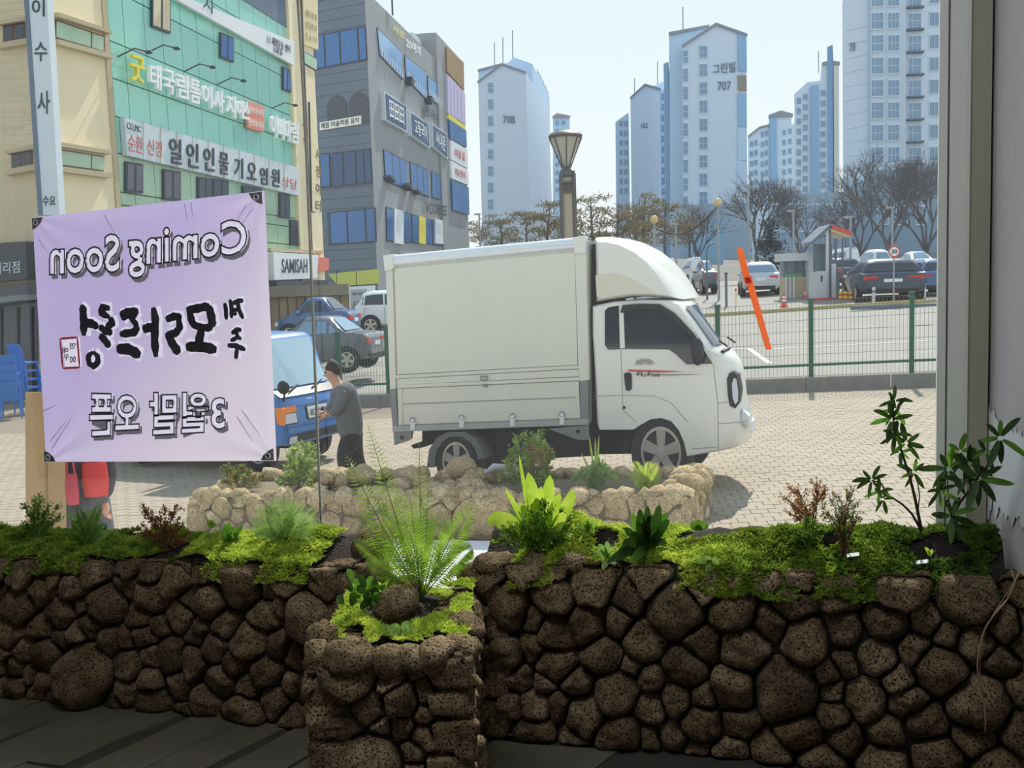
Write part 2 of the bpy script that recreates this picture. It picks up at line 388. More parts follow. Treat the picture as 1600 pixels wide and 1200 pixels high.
def stone_face(map3, polys, rnd, parent, m, gap=.005, dome=.5, na=26, back=.09, top=None, rings=(1.0, .97, .88, .74, .55, .3)):
    """one rounded stone per cell; map3(u, depth, z) gives the local point (depth negative = proud)"""
    zmax = max(p[1] for q in polys for p in q)
    for poly in polys:
        cx = sum(p[0] for p in poly) / len(poly); cz = sum(p[1] for p in poly) / len(poly); rr = []
        for k in range(na):
            a = 2 * math.pi * k / na; ca, sa = math.cos(a), math.sin(a); best = 9
            for i in range(len(poly)):
                p, q = poly[i], poly[(i + 1) % len(poly)]; ex, ez = q[0] - p[0], q[1] - p[1]; den = ca * ez - sa * ex
                if abs(den) < 1e-9: continue
                t = ((p[0] - cx) * ez - (p[1] - cz) * ex) / den; s = ((p[0] - cx) * sa - (p[1] - cz) * ca) / den
                if t > 0 and -.001 <= s <= 1.001: best = min(best, t)
            rr.append(best if best < 9 else .03)
        for it_ in range(1):
            rr = [min(rr[k], .5 * rr[k] + .25 * (rr[k - 1] + rr[(k + 1) % na])) for k in range(na)]
        mr = sum(rr) / na
        if mr < .016: continue
        sd = rnd.uniform(0, 100); D = mr * dome * rnd.uniform(.75, 1.35); tx, tz = rnd.uniform(-.28, .28), rnd.uniform(-.28, .28); base = rnd.uniform(-.012, .012)
        if cz > zmax - .075: tz = -rnd.uniform(.45, 1.0)
        rr = [max(.012, r - gap) * (1 + .10 * noise.noise((sd, math.cos(2 * math.pi * k / na) * 1.7, math.sin(2 * math.pi * k / na) * 1.7))) for k, r in enumerate(rr)]
        rows = []
        def row(t, h, f=True):
            o = []
            for k in range(na):
                a = 2 * math.pi * k / na; x = cx + math.cos(a) * rr[k] * t; z = cz + math.sin(a) * rr[k] * t
                n3 = noise.noise((x * 13 + sd, z * 13, h * 13)) * .021 + noise.noise((x * 34 + sd, z * 34, 0)) * .008 if f else 0
                hh = h + base + (x - cx) * tx * (t < 1) + (z - cz) * tz * (t < 1) + n3 * min(1, mr / .05)
                o.append(map3(x, -hh, z))
            return o
        rows.append(row(.80, -back, False)); rows.append(row(.99, -back * .35, False))
        for t in rings: rows.append(row(t, D * (1 - t ** 3.6) ** .6))
        mb = MB(); mb.grid(rows, True); k0 = len(mb.v) - na; c = row(.001, D)
        mb.v.append(tuple(map3(cx, -(D + base), cz))); ci = len(mb.v) - 1
        mb.f += [(k0 + j, k0 + (j + 1) % na, ci) for j in range(na)]
        mb.build('stone', m, parent, True)
def blob(rnd, r, sub=10):
    """a free rough stone"""
    mb = MB().ball((0, 0, 0), 1, sub); sd = rnd.uniform(0, 99); sc = (r * rnd.uniform(.8, 1.35), r * rnd.uniform(.8, 1.2), r * rnd.uniform(.6, .95))
    rot = Matrix.Rotation(rnd.uniform(0, 6), 3, 'Z') @ Matrix.Rotation(rnd.uniform(-.5, .5), 3, 'X'); o = []
    for p in mb.v:
        q = Vector(p); f = 1 + .32 * noise.noise(q * 1.3 + Vector((sd, 0, 0))) + .12 * noise.noise(q * 3.5 + Vector((sd, 5, 0)))
        q = Vector((q.x * sc[0], q.y * sc[1], q.z * sc[2])) * f; o.append(tuple(rot @ q))
    mb.v = o; return mb
def rim_stones(rnd, spots, parent, m, r0, r1, sub=10):
    for p in spots:
        mb = blob(rnd, rnd.uniform(r0, r1), sub); o = mb.build('stone', m, parent, True); o.location = p

# moss: a soft mound covered in thousands of tiny leaves (nobody could count them)
def moss_mat(name, c1, c2, c3):
    m = mat(name, c1, .8, col2=c2, scale=16, detail=4, trans=.42); return m
M_moss = moss_mat('moss_green', (.32, .44, .11), (.64, .74, .26), None)
M_moss_b = moss_mat('moss_lime', (.54, .65, .18), (.82, .88, .38), None)
M_moss_d = moss_mat('moss_deep', (.20, .30, .08), (.42, .54, .18), None)
nr = np.random.default_rng(5)
def moss(name, zfun, u0, u1, w0, w1, dens, size, m, parent, keep=None, up=.6):
    n = int(dens * abs(u1 - u0) * abs(w1 - w0)); U = nr.uniform(u0, u1, n); V = nr.uniform(w0, w1, n); pts = []
    for u, v in zip(U, V):
        if keep is None or keep(u, v): z = zfun(u, v); pts.append((u, v, z))
    P = np.array(pts); n = len(P)
    if n == 0: return None
    vs_ = []; k = 4
    for j in range(k):
        d = nr.normal(size=(n, 3)); d[:, 2] = np.abs(d[:, 2]) * up + .15; d /= np.linalg.norm(d, axis=1)[:, None]
        s = np.cross(d, nr.normal(size=(n, 3))); s /= np.linalg.norm(s, axis=1)[:, None]
        L = size * nr.uniform(.7, 1.5, (n, 1)); vs_.append(np.stack([P - s * L * .28, P + s * L * .28, P + d * L + s * L * .1], 1))
    Vx = np.concatenate(vs_, 0).reshape(-1, 3); F = np.arange(len(Vx)).reshape(-1, 3)
    return from_np(name, Vx, F, m, parent, 'stuff')
def nz(a, b, s): return noise.noise((a * s, b * s, 3.3))

def planter(F, name, label, u0, u1, w0, w1, zb, zt, seed, size, group, m=M_lava, sides=(True, True), dome=.62, na=30, soil_drop=.02, front_gap=.005, rim=(.03, .05), backing=None):
    rnd = random.Random(seed)
    t = thing(name, label, 'planter', F.O, F.a, group)
    if isinstance(t.get('group'), str) and not group: del t['group']
    um = (u0 + u1) / 2; B0, T0 = zb(um), zt(um); H = T0 - B0
    fz = lambda u, z: zb(u) + z / H * (zt(u) - zb(u))
    zj = .035
    mb = MB()
    pts = [(u0 + .03, w0 + .05), (u1 - .03, w0 + .05), (u1 - .03, w1), (u0 + .03, w1)]
    mb.add([(p[0], p[1], zb(p[0])) for p in pts] + [(p[0], p[1], zt(p[0]) - .05) for p in pts], [(3, 2, 1, 0), (4, 5, 6, 7)] + [(i, (i + 1) % 4, (i + 1) % 4 + 4, i + 4) for i in range(4)])
    mb.build('mortar_core', M_mortar if backing is None else backing, t)
    stone_face(lambda u, d, z: (u, w0 + .04 + d, fz(u, z)), cells(u0, u1, 0, H, size, rnd), rnd, t, m, dome=dome, na=na, gap=front_gap)
    if sides[0]: stone_face(lambda s, d, z: (u0 + .04 + d, w0 + s, fz(u0, z)), cells(.0, w1 - w0, 0, H, size, rnd), rnd, t, m, dome=dome, na=na)
    if sides[1]: stone_face(lambda s, d, z: (u1 - .04 - d, w0 + s, fz(u1, z)), cells(.0, w1 - w0, 0, H, size, rnd), rnd, t, m, dome=dome, na=na)
    return t, rnd

ZB = lambda u: wz(u, -.5) + .002
# left planter
n0 = -.56
ZTL = lambda u: wz(u, n0) + .60
PL, rnd = planter(FW, 'stone_planter', 'long lava stone planter under the lilac banner, left of the two longer indoor planters', -4.3, -1.93, n0, n0 + .34, ZB, ZTL, 21, .122, 'indoor lava stone planters', sides=(False, True))
rim_stones(rnd, [(u, n0 + .07 + rnd.uniform(-.01, .03), ZTL(u) - .03) for u in (-2.06, -2.25)], PL, M_lava, .045, .06)
rim_stones(rnd, [(-1.985, n0 + .26, ZTL(-2) + .01)], PL, M_lava, .085, .095, 14)
zl = lambda u, v: ZTL(u) - .015 + .06 * max(0, min(1, (v - n0 - .02) / .2)) + .03 * nz(u, v, 5) + .016 * nz(u, v, 17) - .9 * max(0, n0 + .05 - v)
def soil(F, parent, zfun, u0, u1, w0, w1, k=40, j=10, drop=.012):
    MB().grid([[(u0 + (u1 - u0) * a / k, w0 + (w1 - w0) * b / j, zfun(u0 + (u1 - u0) * a / k, w0 + (w1 - w0) * b / j) - drop) for a in range(k + 1)] for b in range(j + 1)]).build('soil', M_soil, parent, True)
soil(FW, PL, zl, -4.28, -1.97, n0 + .06, n0 + .33)
um1 = FW.uz(285, 870, -.45)[0]; um2 = FW.uz(500, 870, -.45)[0]
moss('moss', zl, -4.25, um1, n0 + .0, n0 + .33, 26000, .016, M_moss, PL, lambda u, v: nz(u, v, 7) > -.32 and (v > n0 + .06 or nz(u, 1, 6) > -.05))
moss('moss', lambda u, v: zl(u, v) + .012, um1 + .03, um2, n0 + .0, n0 + .30, 28000, .014, M_moss_b, PL, lambda u, v: nz(u, v, 6) > -.34 and (v > n0 + .06 or nz(u, 1, 6) > -.05))
# right planter
n1 = -.50
ZTR = lambda u: wz(u, n1) + .62
PR, rnd = planter(FW, 'stone_planter', 'large lava stone planter by the grey wall with moss and a palmate-leaved shrub', -1.52, .19, n1, n1 + .32, ZB, ZTR, 34, .128, 'indoor lava stone planters', sides=(True, False))
rim_stones(rnd, [(u, n1 + .08 + rnd.uniform(-.01, .03), ZTR(u) - .02) for u in (-1.45, -1.3, -1.17)], PR, M_lava, .05, .065, 12)
rim_stones(rnd, [(-1.42, n1 + .28, ZTR(-1.4) + .02)], PR, M_lava, .05, .055, 12)
zr = lambda u, v: ZTR(u) - .02 + .095 * max(0, min(1, (v - n1 - .02) / .2)) + .04 * nz(u, v, 4.5) + .02 * nz(u, v, 15) - .9 * max(0, n1 + .05 - v)
soil(FW, PR, zr, -1.5, .12, n1 + .06, n1 + .31)
um3 = FW.uz(1330, 870, -.4)[0]
moss('moss', zr, -1.38, um3 - .3, n1 - .01, n1 + .31, 28000, .0135, M_moss_b, PR, lambda u, v: nz(u, v, 6) > -.22 and (v > n1 + .07 or nz(u, 2, 6) > -.02))
moss('moss', zr, um3 - .45, um3 + .1, n1 - .01, n1 + .31, 28000, .0135, M_moss, PR, lambda u, v: nz(u, v, 6) > -.3 and (v > n1 + .07 or nz(u, 2, 6) > -.05))
moss('moss', zr, um3 + .02, .11, n1 + .02, n1 + .31, 28000, .0135, M_moss_d, PR, lambda u, v: nz(u, v, 6) > -.33)
# centre planter, standing forward between the two
FC = Fr((0, 0, 0), 0)
ZTC = lambda u: 1.425
PC, rnd = planter(FC, 'stone_planter', 'narrow lava stone planter standing forward between the two long ones, tall fern in it', -.60, -.125, 2.68, 3.36, lambda u: zf(u) + .002, ZTC, 47, .088, 'indoor lava stone planters', dome=.6)
zc = lambda u, v: ZTC(u) - .005 + .02 * nz(u, v, 8) + .0 * v
soil(FC, PC, zc, -.56, -.15, 2.74, 3.36, 20, 20, .012)
rim_stones(rnd, [(-.56, 2.74, 1.42), (-.47, 2.72, 1.425), (-.235, 2.73, 1.42), (-.165, 2.80, 1.41), (-.57, 2.86, 1.43), (-.16, 2.95, 1.41)], PC, M_lava, .05, .062, 14)
rim_stones(rnd, [(-.36, 2.73, 1.40), (-.30, 2.735, 1.41)], PC, M_lava, .042, .05, 12)
cm = Vector((-.36, 3.05))
moss('moss', lambda u, v: zc(u, v) + .016 + .012 * nz(u, v, 14), -.56, -.15, 2.80, 3.34, 30000, .0125, M_moss_b, PC, lambda u, v: ((u - cm.x) / .12) ** 2 + ((v - cm.y - .03) / .15) ** 2 > 1 and nz(u, v, 9) > -.3 and (v > 2.86 or nz(u, v, 14) > -.05))
# ------------------------------------------------------------------ outside ground
M_joint_d = mat('paving_joint', (.50, .455, .39), .95)
M_paver = mat('tan_paver', (.60, .555, .48), .85, var=.07, scale=1.2, bump=.15, bscale=60)
M_apron = mat('pale_concrete', (.86, .87, .88), .8, var=.04, scale=2)
M_lot = mat('grey_lot_concrete', (.55, .54, .51), .9, var=.06, scale=.6)
M_kerb = mat('grey_kerb_stone', (.50, .49, .46), .9, var=.1, scale=6)
FO = Fr((0, 0, 0), ANG)                      # along the shop front
def st(s, t): v = F0 + FD * s + FN * t; return v.x, v.y
def terrain(name, s0, s1, ds, ts, m, dz=0):
    rows = []
    n = int((s1 - s0) / ds)
    for t in ts: rows.append([(lambda p: (p[0], p[1], zg(*p) + dz))(st(s0 + ds * i, t)) for i in range(n + 1)][::-1])
    return struct(MB().grid(rows).build(name, m))
plaza = terrain('plaza_ground', -18, 42, .5, [-16.6 + .4 * i for i in range(43)], M_joint_d, -.006)
lot = terrain('parking_lot_ground', -40, 46, 1, [.0 + 1.2 * i for i in range(75)], M_lot)
# pavers: rows across, columns running away
cd = Vector((.095, 1)).normalized(); rd = Vector((1, -.06)).normalized()
near = []; far = []
A_EDGE = 5.02
for j in range(-4, 84):
    for i in range(-95, 62):
        c = Vector((2.0, 8.6)) + cd * (.172 * j) + rd * (.168 * (i + .5 * (j % 2)))
        if fence_side(c.x, c.y) > -.28 or (c - Vector((1.43, 3.3))).dot(FN) < A_EDGE + .05: continue
        if c.y > 20.5: continue
        px = 800 + c.x / c.y * 1600
        if not -30 < px < 1500: continue
        if 300 < px < 1060 and c.y < 11.6: continue
        (near if (px > 1050) else far).append((c.y, c, px))
near.sort(key=lambda q: q[0]); far += near[298:]; near = near[:298]
r_ = random.Random(2)
def paver_mb(mb, c):
    h = [.0795, .0795]; hz = r_.uniform(-.0015, .0025); a = r_.uniform(-.01, .01)
    P = []
    for sx, sy, k in ((-1, -1, 1), (1, -1, 1), (1, 1, 1), (-1, 1, 1)):
        for dz, f in ((-.008, 1.0), (.0 + hz, .975)):
            p = c + rd * (sx * .0805 * f) + cd * (sy * .0825 * f); P.append((p.x, p.y, zg(p.x, p.y) + dz))
    mb.add(P, [(1, 3, 5, 7)] + [(2 * k, (2 * k + 2) % 8, (2 * k + 3) % 8, 2 * k + 1) for k in range(4)])
for _, c, px in near: mb = MB(); paver_mb(mb, c); mb.build('paver', M_paver, plaza)
mb = MB()
for _, c, px in far: paver_mb(mb, c)
mb.build('distant_pavers', M_paver, plaza, kind='stuff')
# pale concrete apron in front of the shop
rows = []
for n in np.linspace(.06, A_EDGE, 12):
    rows.append([(lambda p: (p.x, p.y, zg(p.x, p.y) + .02))(FW.P(u, n, 0)) for u in np.linspace(-9, 6, 24)])
ap = struct(MB().grid(rows).build('apron_ground', M_apron))
# kerb along the fence, one stone per length
kb = MB(); kerb = None
FF = Fr((F0.x, F0.y, 0), ANG)
kerb = thing('kerb', 'grey stone kerb under the fence', 'kerb', FF.O, FF.a); del kerb['category']; kerb['kind'] = 'structure'
def kz(u): p = FF.P(u, -.2, 0); return zg(p.x, p.y)
u = -14.0
while u < 5:
    L = 1.55; a, b = u + .005, u + L - .005
    m = MB(); za, zb2 = kz(a), kz(b)
    m.add([(a, -.2, za - .05), (b, -.2, zb2 - .05), (b, -.18, zb2 + .25), (a, -.18, za + .25), (a, -.16, za + .27), (b, -.16, zb2 + .27), (b, .25, zb2 + .27), (a, .25, za + .27), (a, .25, za - .05), (b, .25, zb2 - .05)],
          [(0, 1, 2, 3), (3, 2, 5, 4), (4, 5, 6, 7), (7, 6, 9, 8), (0, 3, 4, 7, 8), (1, 9, 6, 5, 2)])
    m.build('kerb_stone', M_kerb, kerb); u += L
# lot paint lines
M_line = mat('white_road_paint', (.86, .86, .83), .8)
def gline(pts, wd, m=M_line, name='road_marking', parent=None):
    """painted line through pixel points lying on the ground"""
    P = [G(*p) for p in pts]; mb = MB()
    for a, b in zip(P, P[1:]):
        n = int((b - a).length / .4) + 1; d = Vector((b.x - a.x, b.y - a.y)); nn = Vector((-d.y, d.x)).normalized() * wd / 2
        rows = [[], []]
        for i in range(n + 1):
            x, y = a.x + (b.x - a.x) * i / n, a.y + (b.y - a.y) * i / n
            rows[0].append((x - nn.x, y - nn.y, zg(x, y) + .006)); rows[1].append((x + nn.x, y + nn.y, zg(x, y) + .006))
        mb.grid(rows)
    o = mb.build(name, m, parent); return o
for pts in (((1130, 545), (1170, 545), (1202, 568)), ((1200, 546), (1460, 532)), ((1120, 520), (1460, 508))):
    gline(pts, .14, parent=lot)

# ------------------------------------------------------------------ fence
M_green = mat('fence_green', (.10, .36, .28), .45)
M_wire = mat('fence_wire', (.42, .48, .44), .5)
fence = FF.thing('mesh_fence', 'green wire mesh fence on the kerb behind the white box truck', 'fence')
tops = [(450, 526), (527, 521), (604, 514.5), (700, 508), (800, 501), (905, 494), (1012, 487), (1121, 479), (1267, 469), (1425, 459), (1600, 447)]
posts = []
for px, py in tops:
    u, z1 = FF.uz(px, py); z0 = kz(u) + .25; posts.append((u, z0, z1))
    mb = MB().box(u - .045, u + .045, -.045, .045, z0, z1); o = mb.build('post', M_green, fence)
    MB().box(u - .055, u + .055, -.055, .055, z1 - .01, z1 + .04).build('post_cap', M_green, o)
for (ua, za0, za1), (ub, zb0, zb1) in zip(posts, posts[1:]):
    mb = MB(); n = max(3, int((ub - ua) / .072))
    for i in range(1, n):
        u = ua + (ub - ua) * i / n; f = i / n; a = za0 + (zb0 - za0) * f; b = za1 + (zb1 - za1) * f
        mb.tube([(u, -.005, a + .03), (u, -.005, b - .02)], .0045, 4, False)
    for f in [.02, .18, .3, .45, .6, .75, .88, .985]:
        mb.tube([(ua, .005, za0 + (za1 - za0) * f), (ub, .005, zb0 + (zb1 - zb0) * f)], .005, 4, False)
    mb.build('wire_panel', M_wire, fence, kind='stuff')
    f = .16; mb = MB(); mb.add([(x, y, z + dz) for x, z in ((ua, za0 + (za1 - za0) * f), (ub, zb0 + (zb1 - zb0) * f)) for y in (-.02, .02) for dz in (-.02, .025)], [(0, 1, 3, 2), (4, 6, 7, 5), (0, 4, 5, 1), (2, 3, 7, 6), (0, 2, 6, 4), (1, 5, 7, 3)])
    mb.build('rail', M_green, fence)

# ------------------------------------------------------------------ outdoor planter
FP_ = Fr(FW.P(0, 5.12, 0), ANG)
def zgo(F, u, w): p = F.P(u, w, 0); return zg(p.x, p.y)
ul, urr = FP_.uz(292, 820)[0], FP_.uz(1082, 800)[0]
ZBO = lambda u: zgo(FP_, u, .3); ZTO = lambda u: ZBO(u) + .42
M_mortar_p = mat('pale_mortar', (.46, .41, .33), .95)
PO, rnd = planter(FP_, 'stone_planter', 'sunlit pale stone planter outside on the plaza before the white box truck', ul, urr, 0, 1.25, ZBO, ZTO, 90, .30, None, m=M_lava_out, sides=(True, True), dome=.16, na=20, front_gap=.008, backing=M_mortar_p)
zo = lambda u, v: ZTO(u) - .06 + .03 * nz(u, v, 3)
soil(FP_, PO, zo, ul + .1, urr - .1, .1, 1.2)
sp = []
u = ul + .1
while u < urr - .05:
    for w_ in (.1, 1.16): sp.append((u + rnd.uniform(-.04, .04), w_ + rnd.uniform(-.03, .05), ZTO(u) + rnd.uniform(-.05, .0)))
    u += rnd.uniform(.13, .2)
for w_ in (.35, .55, .75, .95): sp.append((ul + .1, w_, ZTO(ul) - .03)); sp.append((urr - .08, w_, ZTO(urr) + rnd.uniform(-.03, .05))); sp.append((urr - .22, w_, ZTO(urr) + rnd.uniform(-.05, .03)))
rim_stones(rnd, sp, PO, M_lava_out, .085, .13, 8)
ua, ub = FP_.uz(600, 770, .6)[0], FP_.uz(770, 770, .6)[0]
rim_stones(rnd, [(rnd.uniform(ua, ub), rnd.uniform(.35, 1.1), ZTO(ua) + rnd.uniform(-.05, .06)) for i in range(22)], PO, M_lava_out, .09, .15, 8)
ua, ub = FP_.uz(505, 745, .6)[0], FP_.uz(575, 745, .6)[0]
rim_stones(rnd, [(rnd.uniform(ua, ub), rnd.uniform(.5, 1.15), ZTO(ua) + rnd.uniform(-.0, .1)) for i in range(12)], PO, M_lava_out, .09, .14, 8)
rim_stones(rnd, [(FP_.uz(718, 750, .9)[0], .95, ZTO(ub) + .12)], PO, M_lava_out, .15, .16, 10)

# ------------------------------------------------------------------ vehicles: shared pieces
M_tyre = mat('tyre_rubber', (.20, .20, .20), .85)
M_alloy = mat('alloy_rim', (.74, .72, .67), .35, metal=.3)
M_black = mat('black_plastic', (.11, .115, .12), .5)
M_under = mat('underbody', (.09, .09, .095), .8)
M_chrome = mat('chrome', (.85, .85, .85), .15, metal=1)
M_cglass = mat('dark_car_glass', (.17, .19, .22), .06, spec=.8)
M_cglass_b = mat('blue_car_glass', (.45, .58, .68), .06, spec=.8)
M_red = mat('red_lens', (.85, .12, .10), .25)
M_orange = mat('orange_lens', (.95, .55, .2), .25)
M_lens = mat('clear_lens', (.80, .82, .84), .1, spec=.8)
M_plate = mat('number_plate', (.92, .93, .93), .5)
M_ink = mat('black_ink', (.08, .08, .09), .6)
def wheel(parent, x, y, z, r, wd, sx=1.0, spokes=5, rimf=.64, rim=M_alloy, side=-1):
    """tyre with alloy rim; axle along y; side=-1 shows the near face at y"""
    T = Matrix.Translation((x, y, z)) @ Matrix.Diagonal((sx, 1, 1, 1)) @ Matrix.Rotation(R(90) * (1 if side < 0 else -1), 4, 'X')
    prof = [(r * rimf, -.01), (r * (rimf + .04), .012), (r * .9, .02), (r * .98, -.01), (r, -.04), (r, -wd + .04), (r * .97, -wd), (r * rimf, -wd)]
    ty = MB().lathe(prof, 28, T).build('tyre', M_tyre, parent, 40)
    mb = MB(); rr = r * rimf
    mb.lathe([(rr * 1.02, -.03), (rr * 1.02, .008), (rr * .9, .012), (rr * .88, -.03)], 28, T)
    for k in range(spokes):
        a = 2 * math.pi * k / spokes + .3
        M2 = T @ Matrix.Rotation(a, 4, 'Z')
        mb.add([M2 @ Vector(p) for p in ((rr * .12, -rr * .17, .0), (rr * .9, -rr * .24, .004), (rr * .9, rr * .24, .004), (rr * .12, rr * .17, .0), (rr * .12, -rr * .17, -.03), (rr * .9, -rr * .24, -.03), (rr * .9, rr * .24, -.03), (rr * .12, rr * .17, -.03))], [(0, 1, 2, 3), (0, 4, 5, 1), (2, 6, 7, 3)])
    mb.lathe([(rr * .24, -.03), (rr * .24, .01), (rr * .12, .016), (.001, .016)], 14, T)
    mb.build('wheel_rim', rim, ty, 35)
    MB().lathe([(rr * .95, -.035), (.001, -.034)], 20, T).build('brake_disc', M_under, ty)
    return ty
def inset(poly, dx, dz):
    cx = sum(p[0] for p in poly) / len(poly); cz = sum(p[1] for p in poly) / len(poly)
    mx = max(abs(p[0] - cx) for p in poly); mz = max(abs(p[1] - cz) for p in poly)
    return [(cx + (p[0] - cx) * (1 - dx / mx), cz + (p[1] - cz) * (1 - dz / mz)) for p in poly]
def pillow(poly, y0, y1, r, dx, dz):
    """side outline extruded across, with its rims rolled in"""
    n = len(poly); a = sum(poly[i][0] * poly[(i + 1) % n][1] - poly[(i + 1) % n][0] * poly[i][1] for i in range(n))
    if a < 0: poly = poly[::-1]
    mb = MB(); rows = []
    for y, f in ((y0, 1), (y0 + r * .13, .6), (y0 + r * .45, .2), (y0 + r, 0), (y1 - r, 0), (y1 - r * .45, .2), (y1 - r * .13, .6), (y1, 1)):
        rows.append([(p[0], y, p[1]) for p in inset(poly, dx * f, dz * f)])
    mb.grid(rows, True); k = len(mb.v) - n
    mb.f = [f[::-1] for f in mb.f]
    mb.f += [tuple(range(n)), tuple(range(k + n - 1, k - 1, -1))]
    return mb
def arc(cx, cz, rx, rz, a0, a1, n=10): return [(cx + rx * math.cos(R(a0 + (a1 - a0) * i / n)), cz + rz * math.sin(R(a0 + (a1 - a0) * i / n))) for i in range(n + 1)]

# ------------------------------------------------------------------ white box truck
g0 = G(712, 771)
FT = Fr(g0, ANG)
M_tw = mat('truck_white', (.90, .885, .84), .35, coat=.3)
M_tbox = mat('truck_box_panel', (.86, .845, .78), .5, var=.02, scale=2)
M_rail = mat('aluminium_rail', (.88, .89, .89), .35, metal=.3)
M_tgrey = mat('grey_steel', (.52, .53, .52), .6, metal=.1)
TR = FT.thing('box_truck', 'white one tonne box truck parked side-on across the plaza', 'truck')
def c1(x, y): return FT.uz(580 + x * .375, 340 + y * .375)
WD = 1.5
def side(pts, y0, y1, name, m, sm=False, par=None): return MB().prism([c1(*p) for p in pts], y0, y1).build(name, m, par or TR, sm)
# cargo box
bx = [(62, 190), (100, 178), (905, 105), (910, 855), (95, 888)]
side([(58, 200), (895, 118), (905, 858), (95, 890)], .02, WD - .02, 'cargo_box', M_tbox)
rl = MB(); a, b = c1(62, 185), c1(892, 107)
rl.tube([(a[0], .05, a[1]), (b[0], .05, b[1])], [.075] * 2, 14); rl.build('roof_rail', M_rail, TR, 40)
rl = MB(); rl.tube([(a[0], WD - .05, a[1]), (b[0], WD - .05, b[1])], [.075] * 2, 14); rl.build('roof_rail', M_rail, TR, 40)
a2, b2 = c1(58, 172), c1(895, 95)
MB().prism([(a2[0], a2[1]), (b2[0], b2[1]), (b2[0], b2[1] - .1), (a2[0], a2[1] - .1)], .06, WD - .06).build('roof', M_rail, TR)
side([(55, 158), (92, 152), (98, 205), (92, 215), (62, 222)], -.035, .1, 'corner_cap', M_tw)
side([(843, 82), (893, 76), (897, 145), (850, 150)], -.035, .1, 'corner_cap', M_tw)
side([(62, 220), (90, 214), (104, 712), (80, 714)], -.01, .08, 'corner_post', M_tbox)
side([(850, 148), (896, 142), (908, 676), (866, 680)], -.012, .08, 'corner_post', M_tbox)
side([(97, 212), (848, 145), (860, 612), (111, 653)], -.004, .04, 'side_panel', M_tbox)
side([(104, 657), (864, 615), (866, 628), (106, 670)], -.018, .05, 'panel_rail', M_tbox)
side([(110, 672), (866, 632), (868, 660), (112, 697)], -.012, .05, 'panel_rail', M_tbox)
side([(110, 697), (868, 664), (869, 677), (112, 710)], -.02, .05, 'panel_rail', M_tbox)
side([(131, 712), (866, 682), (872, 833), (135, 862)], -.008, .05, 'drop_side', M_tbox)
for f in (.42,): side([(131, 712 + 150 * f), (868, 682 + 152 * f), (868, 685 + 152 * f), (131, 715 + 150 * f)], -.013, .0, 'drop_side_seam', M_tgrey)
side([(112, 712), (130, 711), (134, 862), (116, 866)], -.014, .05, 'drop_side_post', M_tbox)
side([(850, 684), (866, 682), (872, 833), (856, 836)], -.014, .05, 'drop_side_post', M_tbox)
side([(92, 868), (906, 838), (906, 862), (93, 892)], -.022, .06, 'lower_rail', mat('lower_rail_grey', (.66, .67, .65), .5))
side([(870, 680), (904, 676), (906, 858), (874, 862)], -.016, .06, 'lower_post', M_tgrey)
side([(78, 715), (104, 712), (112, 868), (92, 870)], -.016, .06, 'lower_post', M_tgrey)
hx = c1(475, 668)
hb = MB(); hb.tube([(hx[0] - .045, -.03, hx[1] + .02), (hx[0] - .04, -.045, hx[1] - .02), (hx[0] + .04, -.045, hx[1] - .02), (hx[0] + .045, -.03, hx[1] + .02), (hx[0] - .045, -.03, hx[1] + .022)], .008, 6); hb.build('latch_handle', M_tgrey, TR)
side([(470, 692), (486, 692), (485, 705), (472, 705)], -.035, .0, 'latch_catch', M_tgrey)
for x, y in ((177, 858), (381, 848), (592, 842), (798, 834)):
    o = side([(x - 9, y - 18), (x + 9, y - 19), (x + 9, y + 26), (x - 9, y + 27)], -.034, .0, 'hinge', M_rail)
    h = c1(x, y - 16); MB().tube([(h[0] + .03 * math.cos(t), -.03, h[1] + .03 * math.sin(t)) for t in np.linspace(0, 6.283, 11)], .006, 5).build('hinge_ring', M_tgrey, o)
side([(94, 892), (172, 888), (168, 920), (155, 930), (98, 948)], -.01, .03, 'rear_bracket', M_tgrey)
h = c1(130, 915); MB().lathe([(.022, 0), (.022, .01), (.001, .01)], 12, Matrix.Translation((h[0], -.012, h[1])) @ Matrix.Rotation(R(90), 4, 'X')).build('bracket_hole', M_ink, TR)
side([(738, 880), (906, 864), (908, 925), (865, 926)], -.01, .03, 'front_bracket', M_tgrey)
h = c1(863, 890); MB().lathe([(.022, 0), (.022, .01), (.001, .01)], 12, Matrix.Translation((h[0], -.012, h[1])) @ Matrix.Rotation(R(90), 4, 'X')).build('bracket_hole', M_ink, TR)
# chassis, tail parts, mudguards
side([(175, 885), (1060, 860), (1060, 1000), (740, 1005), (480, 985), (470, 930), (250, 930), (175, 960)], .25, WD - .25, 'chassis', M_under)
side([(500, 900), (930, 880), (930, 1000), (740, 1010), (510, 1000)], .12, .5, 'fuel_tank', M_under)
side([(905, 110), (935, 108), (945, 900), (905, 905)], .15, WD - .15, 'cab_gap_panel', M_under)
side([(120, 965), (200, 940), (215, 960), (170, 975), (130, 980)], .3, .5, 'tow_hook', M_under)
side([(75, 840), (95, 820), (97, 835), (82, 848)], .2, .4, 'tail_lamp_arm', M_under)
wr_, wz_ = FT.uz(712, 722)
R_ = wz_ - .005
cm_ = c1(352, 1025)
ro = [(352 - 118, 1040), (352 - 108, 965), (352 - 75, 915), (352 - 30, 893), (352 + 40, 893), (352 + 85, 920), (352 + 112, 965), (352 + 125, 1002)]
ri = [(352 + 95, 1005), (352 + 85, 968), (352 + 60, 932), (352 + 28, 912), (352 - 20, 912), (352 - 55, 935), (352 - 80, 975), (352 - 88, 1040)]
side(ro + ri, -.02, .3, 'mudguard', mat('mudguard_grey', (.42, .43, .42), .6))
wheel(TR, wr_, .03, R_, R_, .22, .76)
wheel(TR, wr_, WD - .03, R_, R_, .22, .76, side=1)
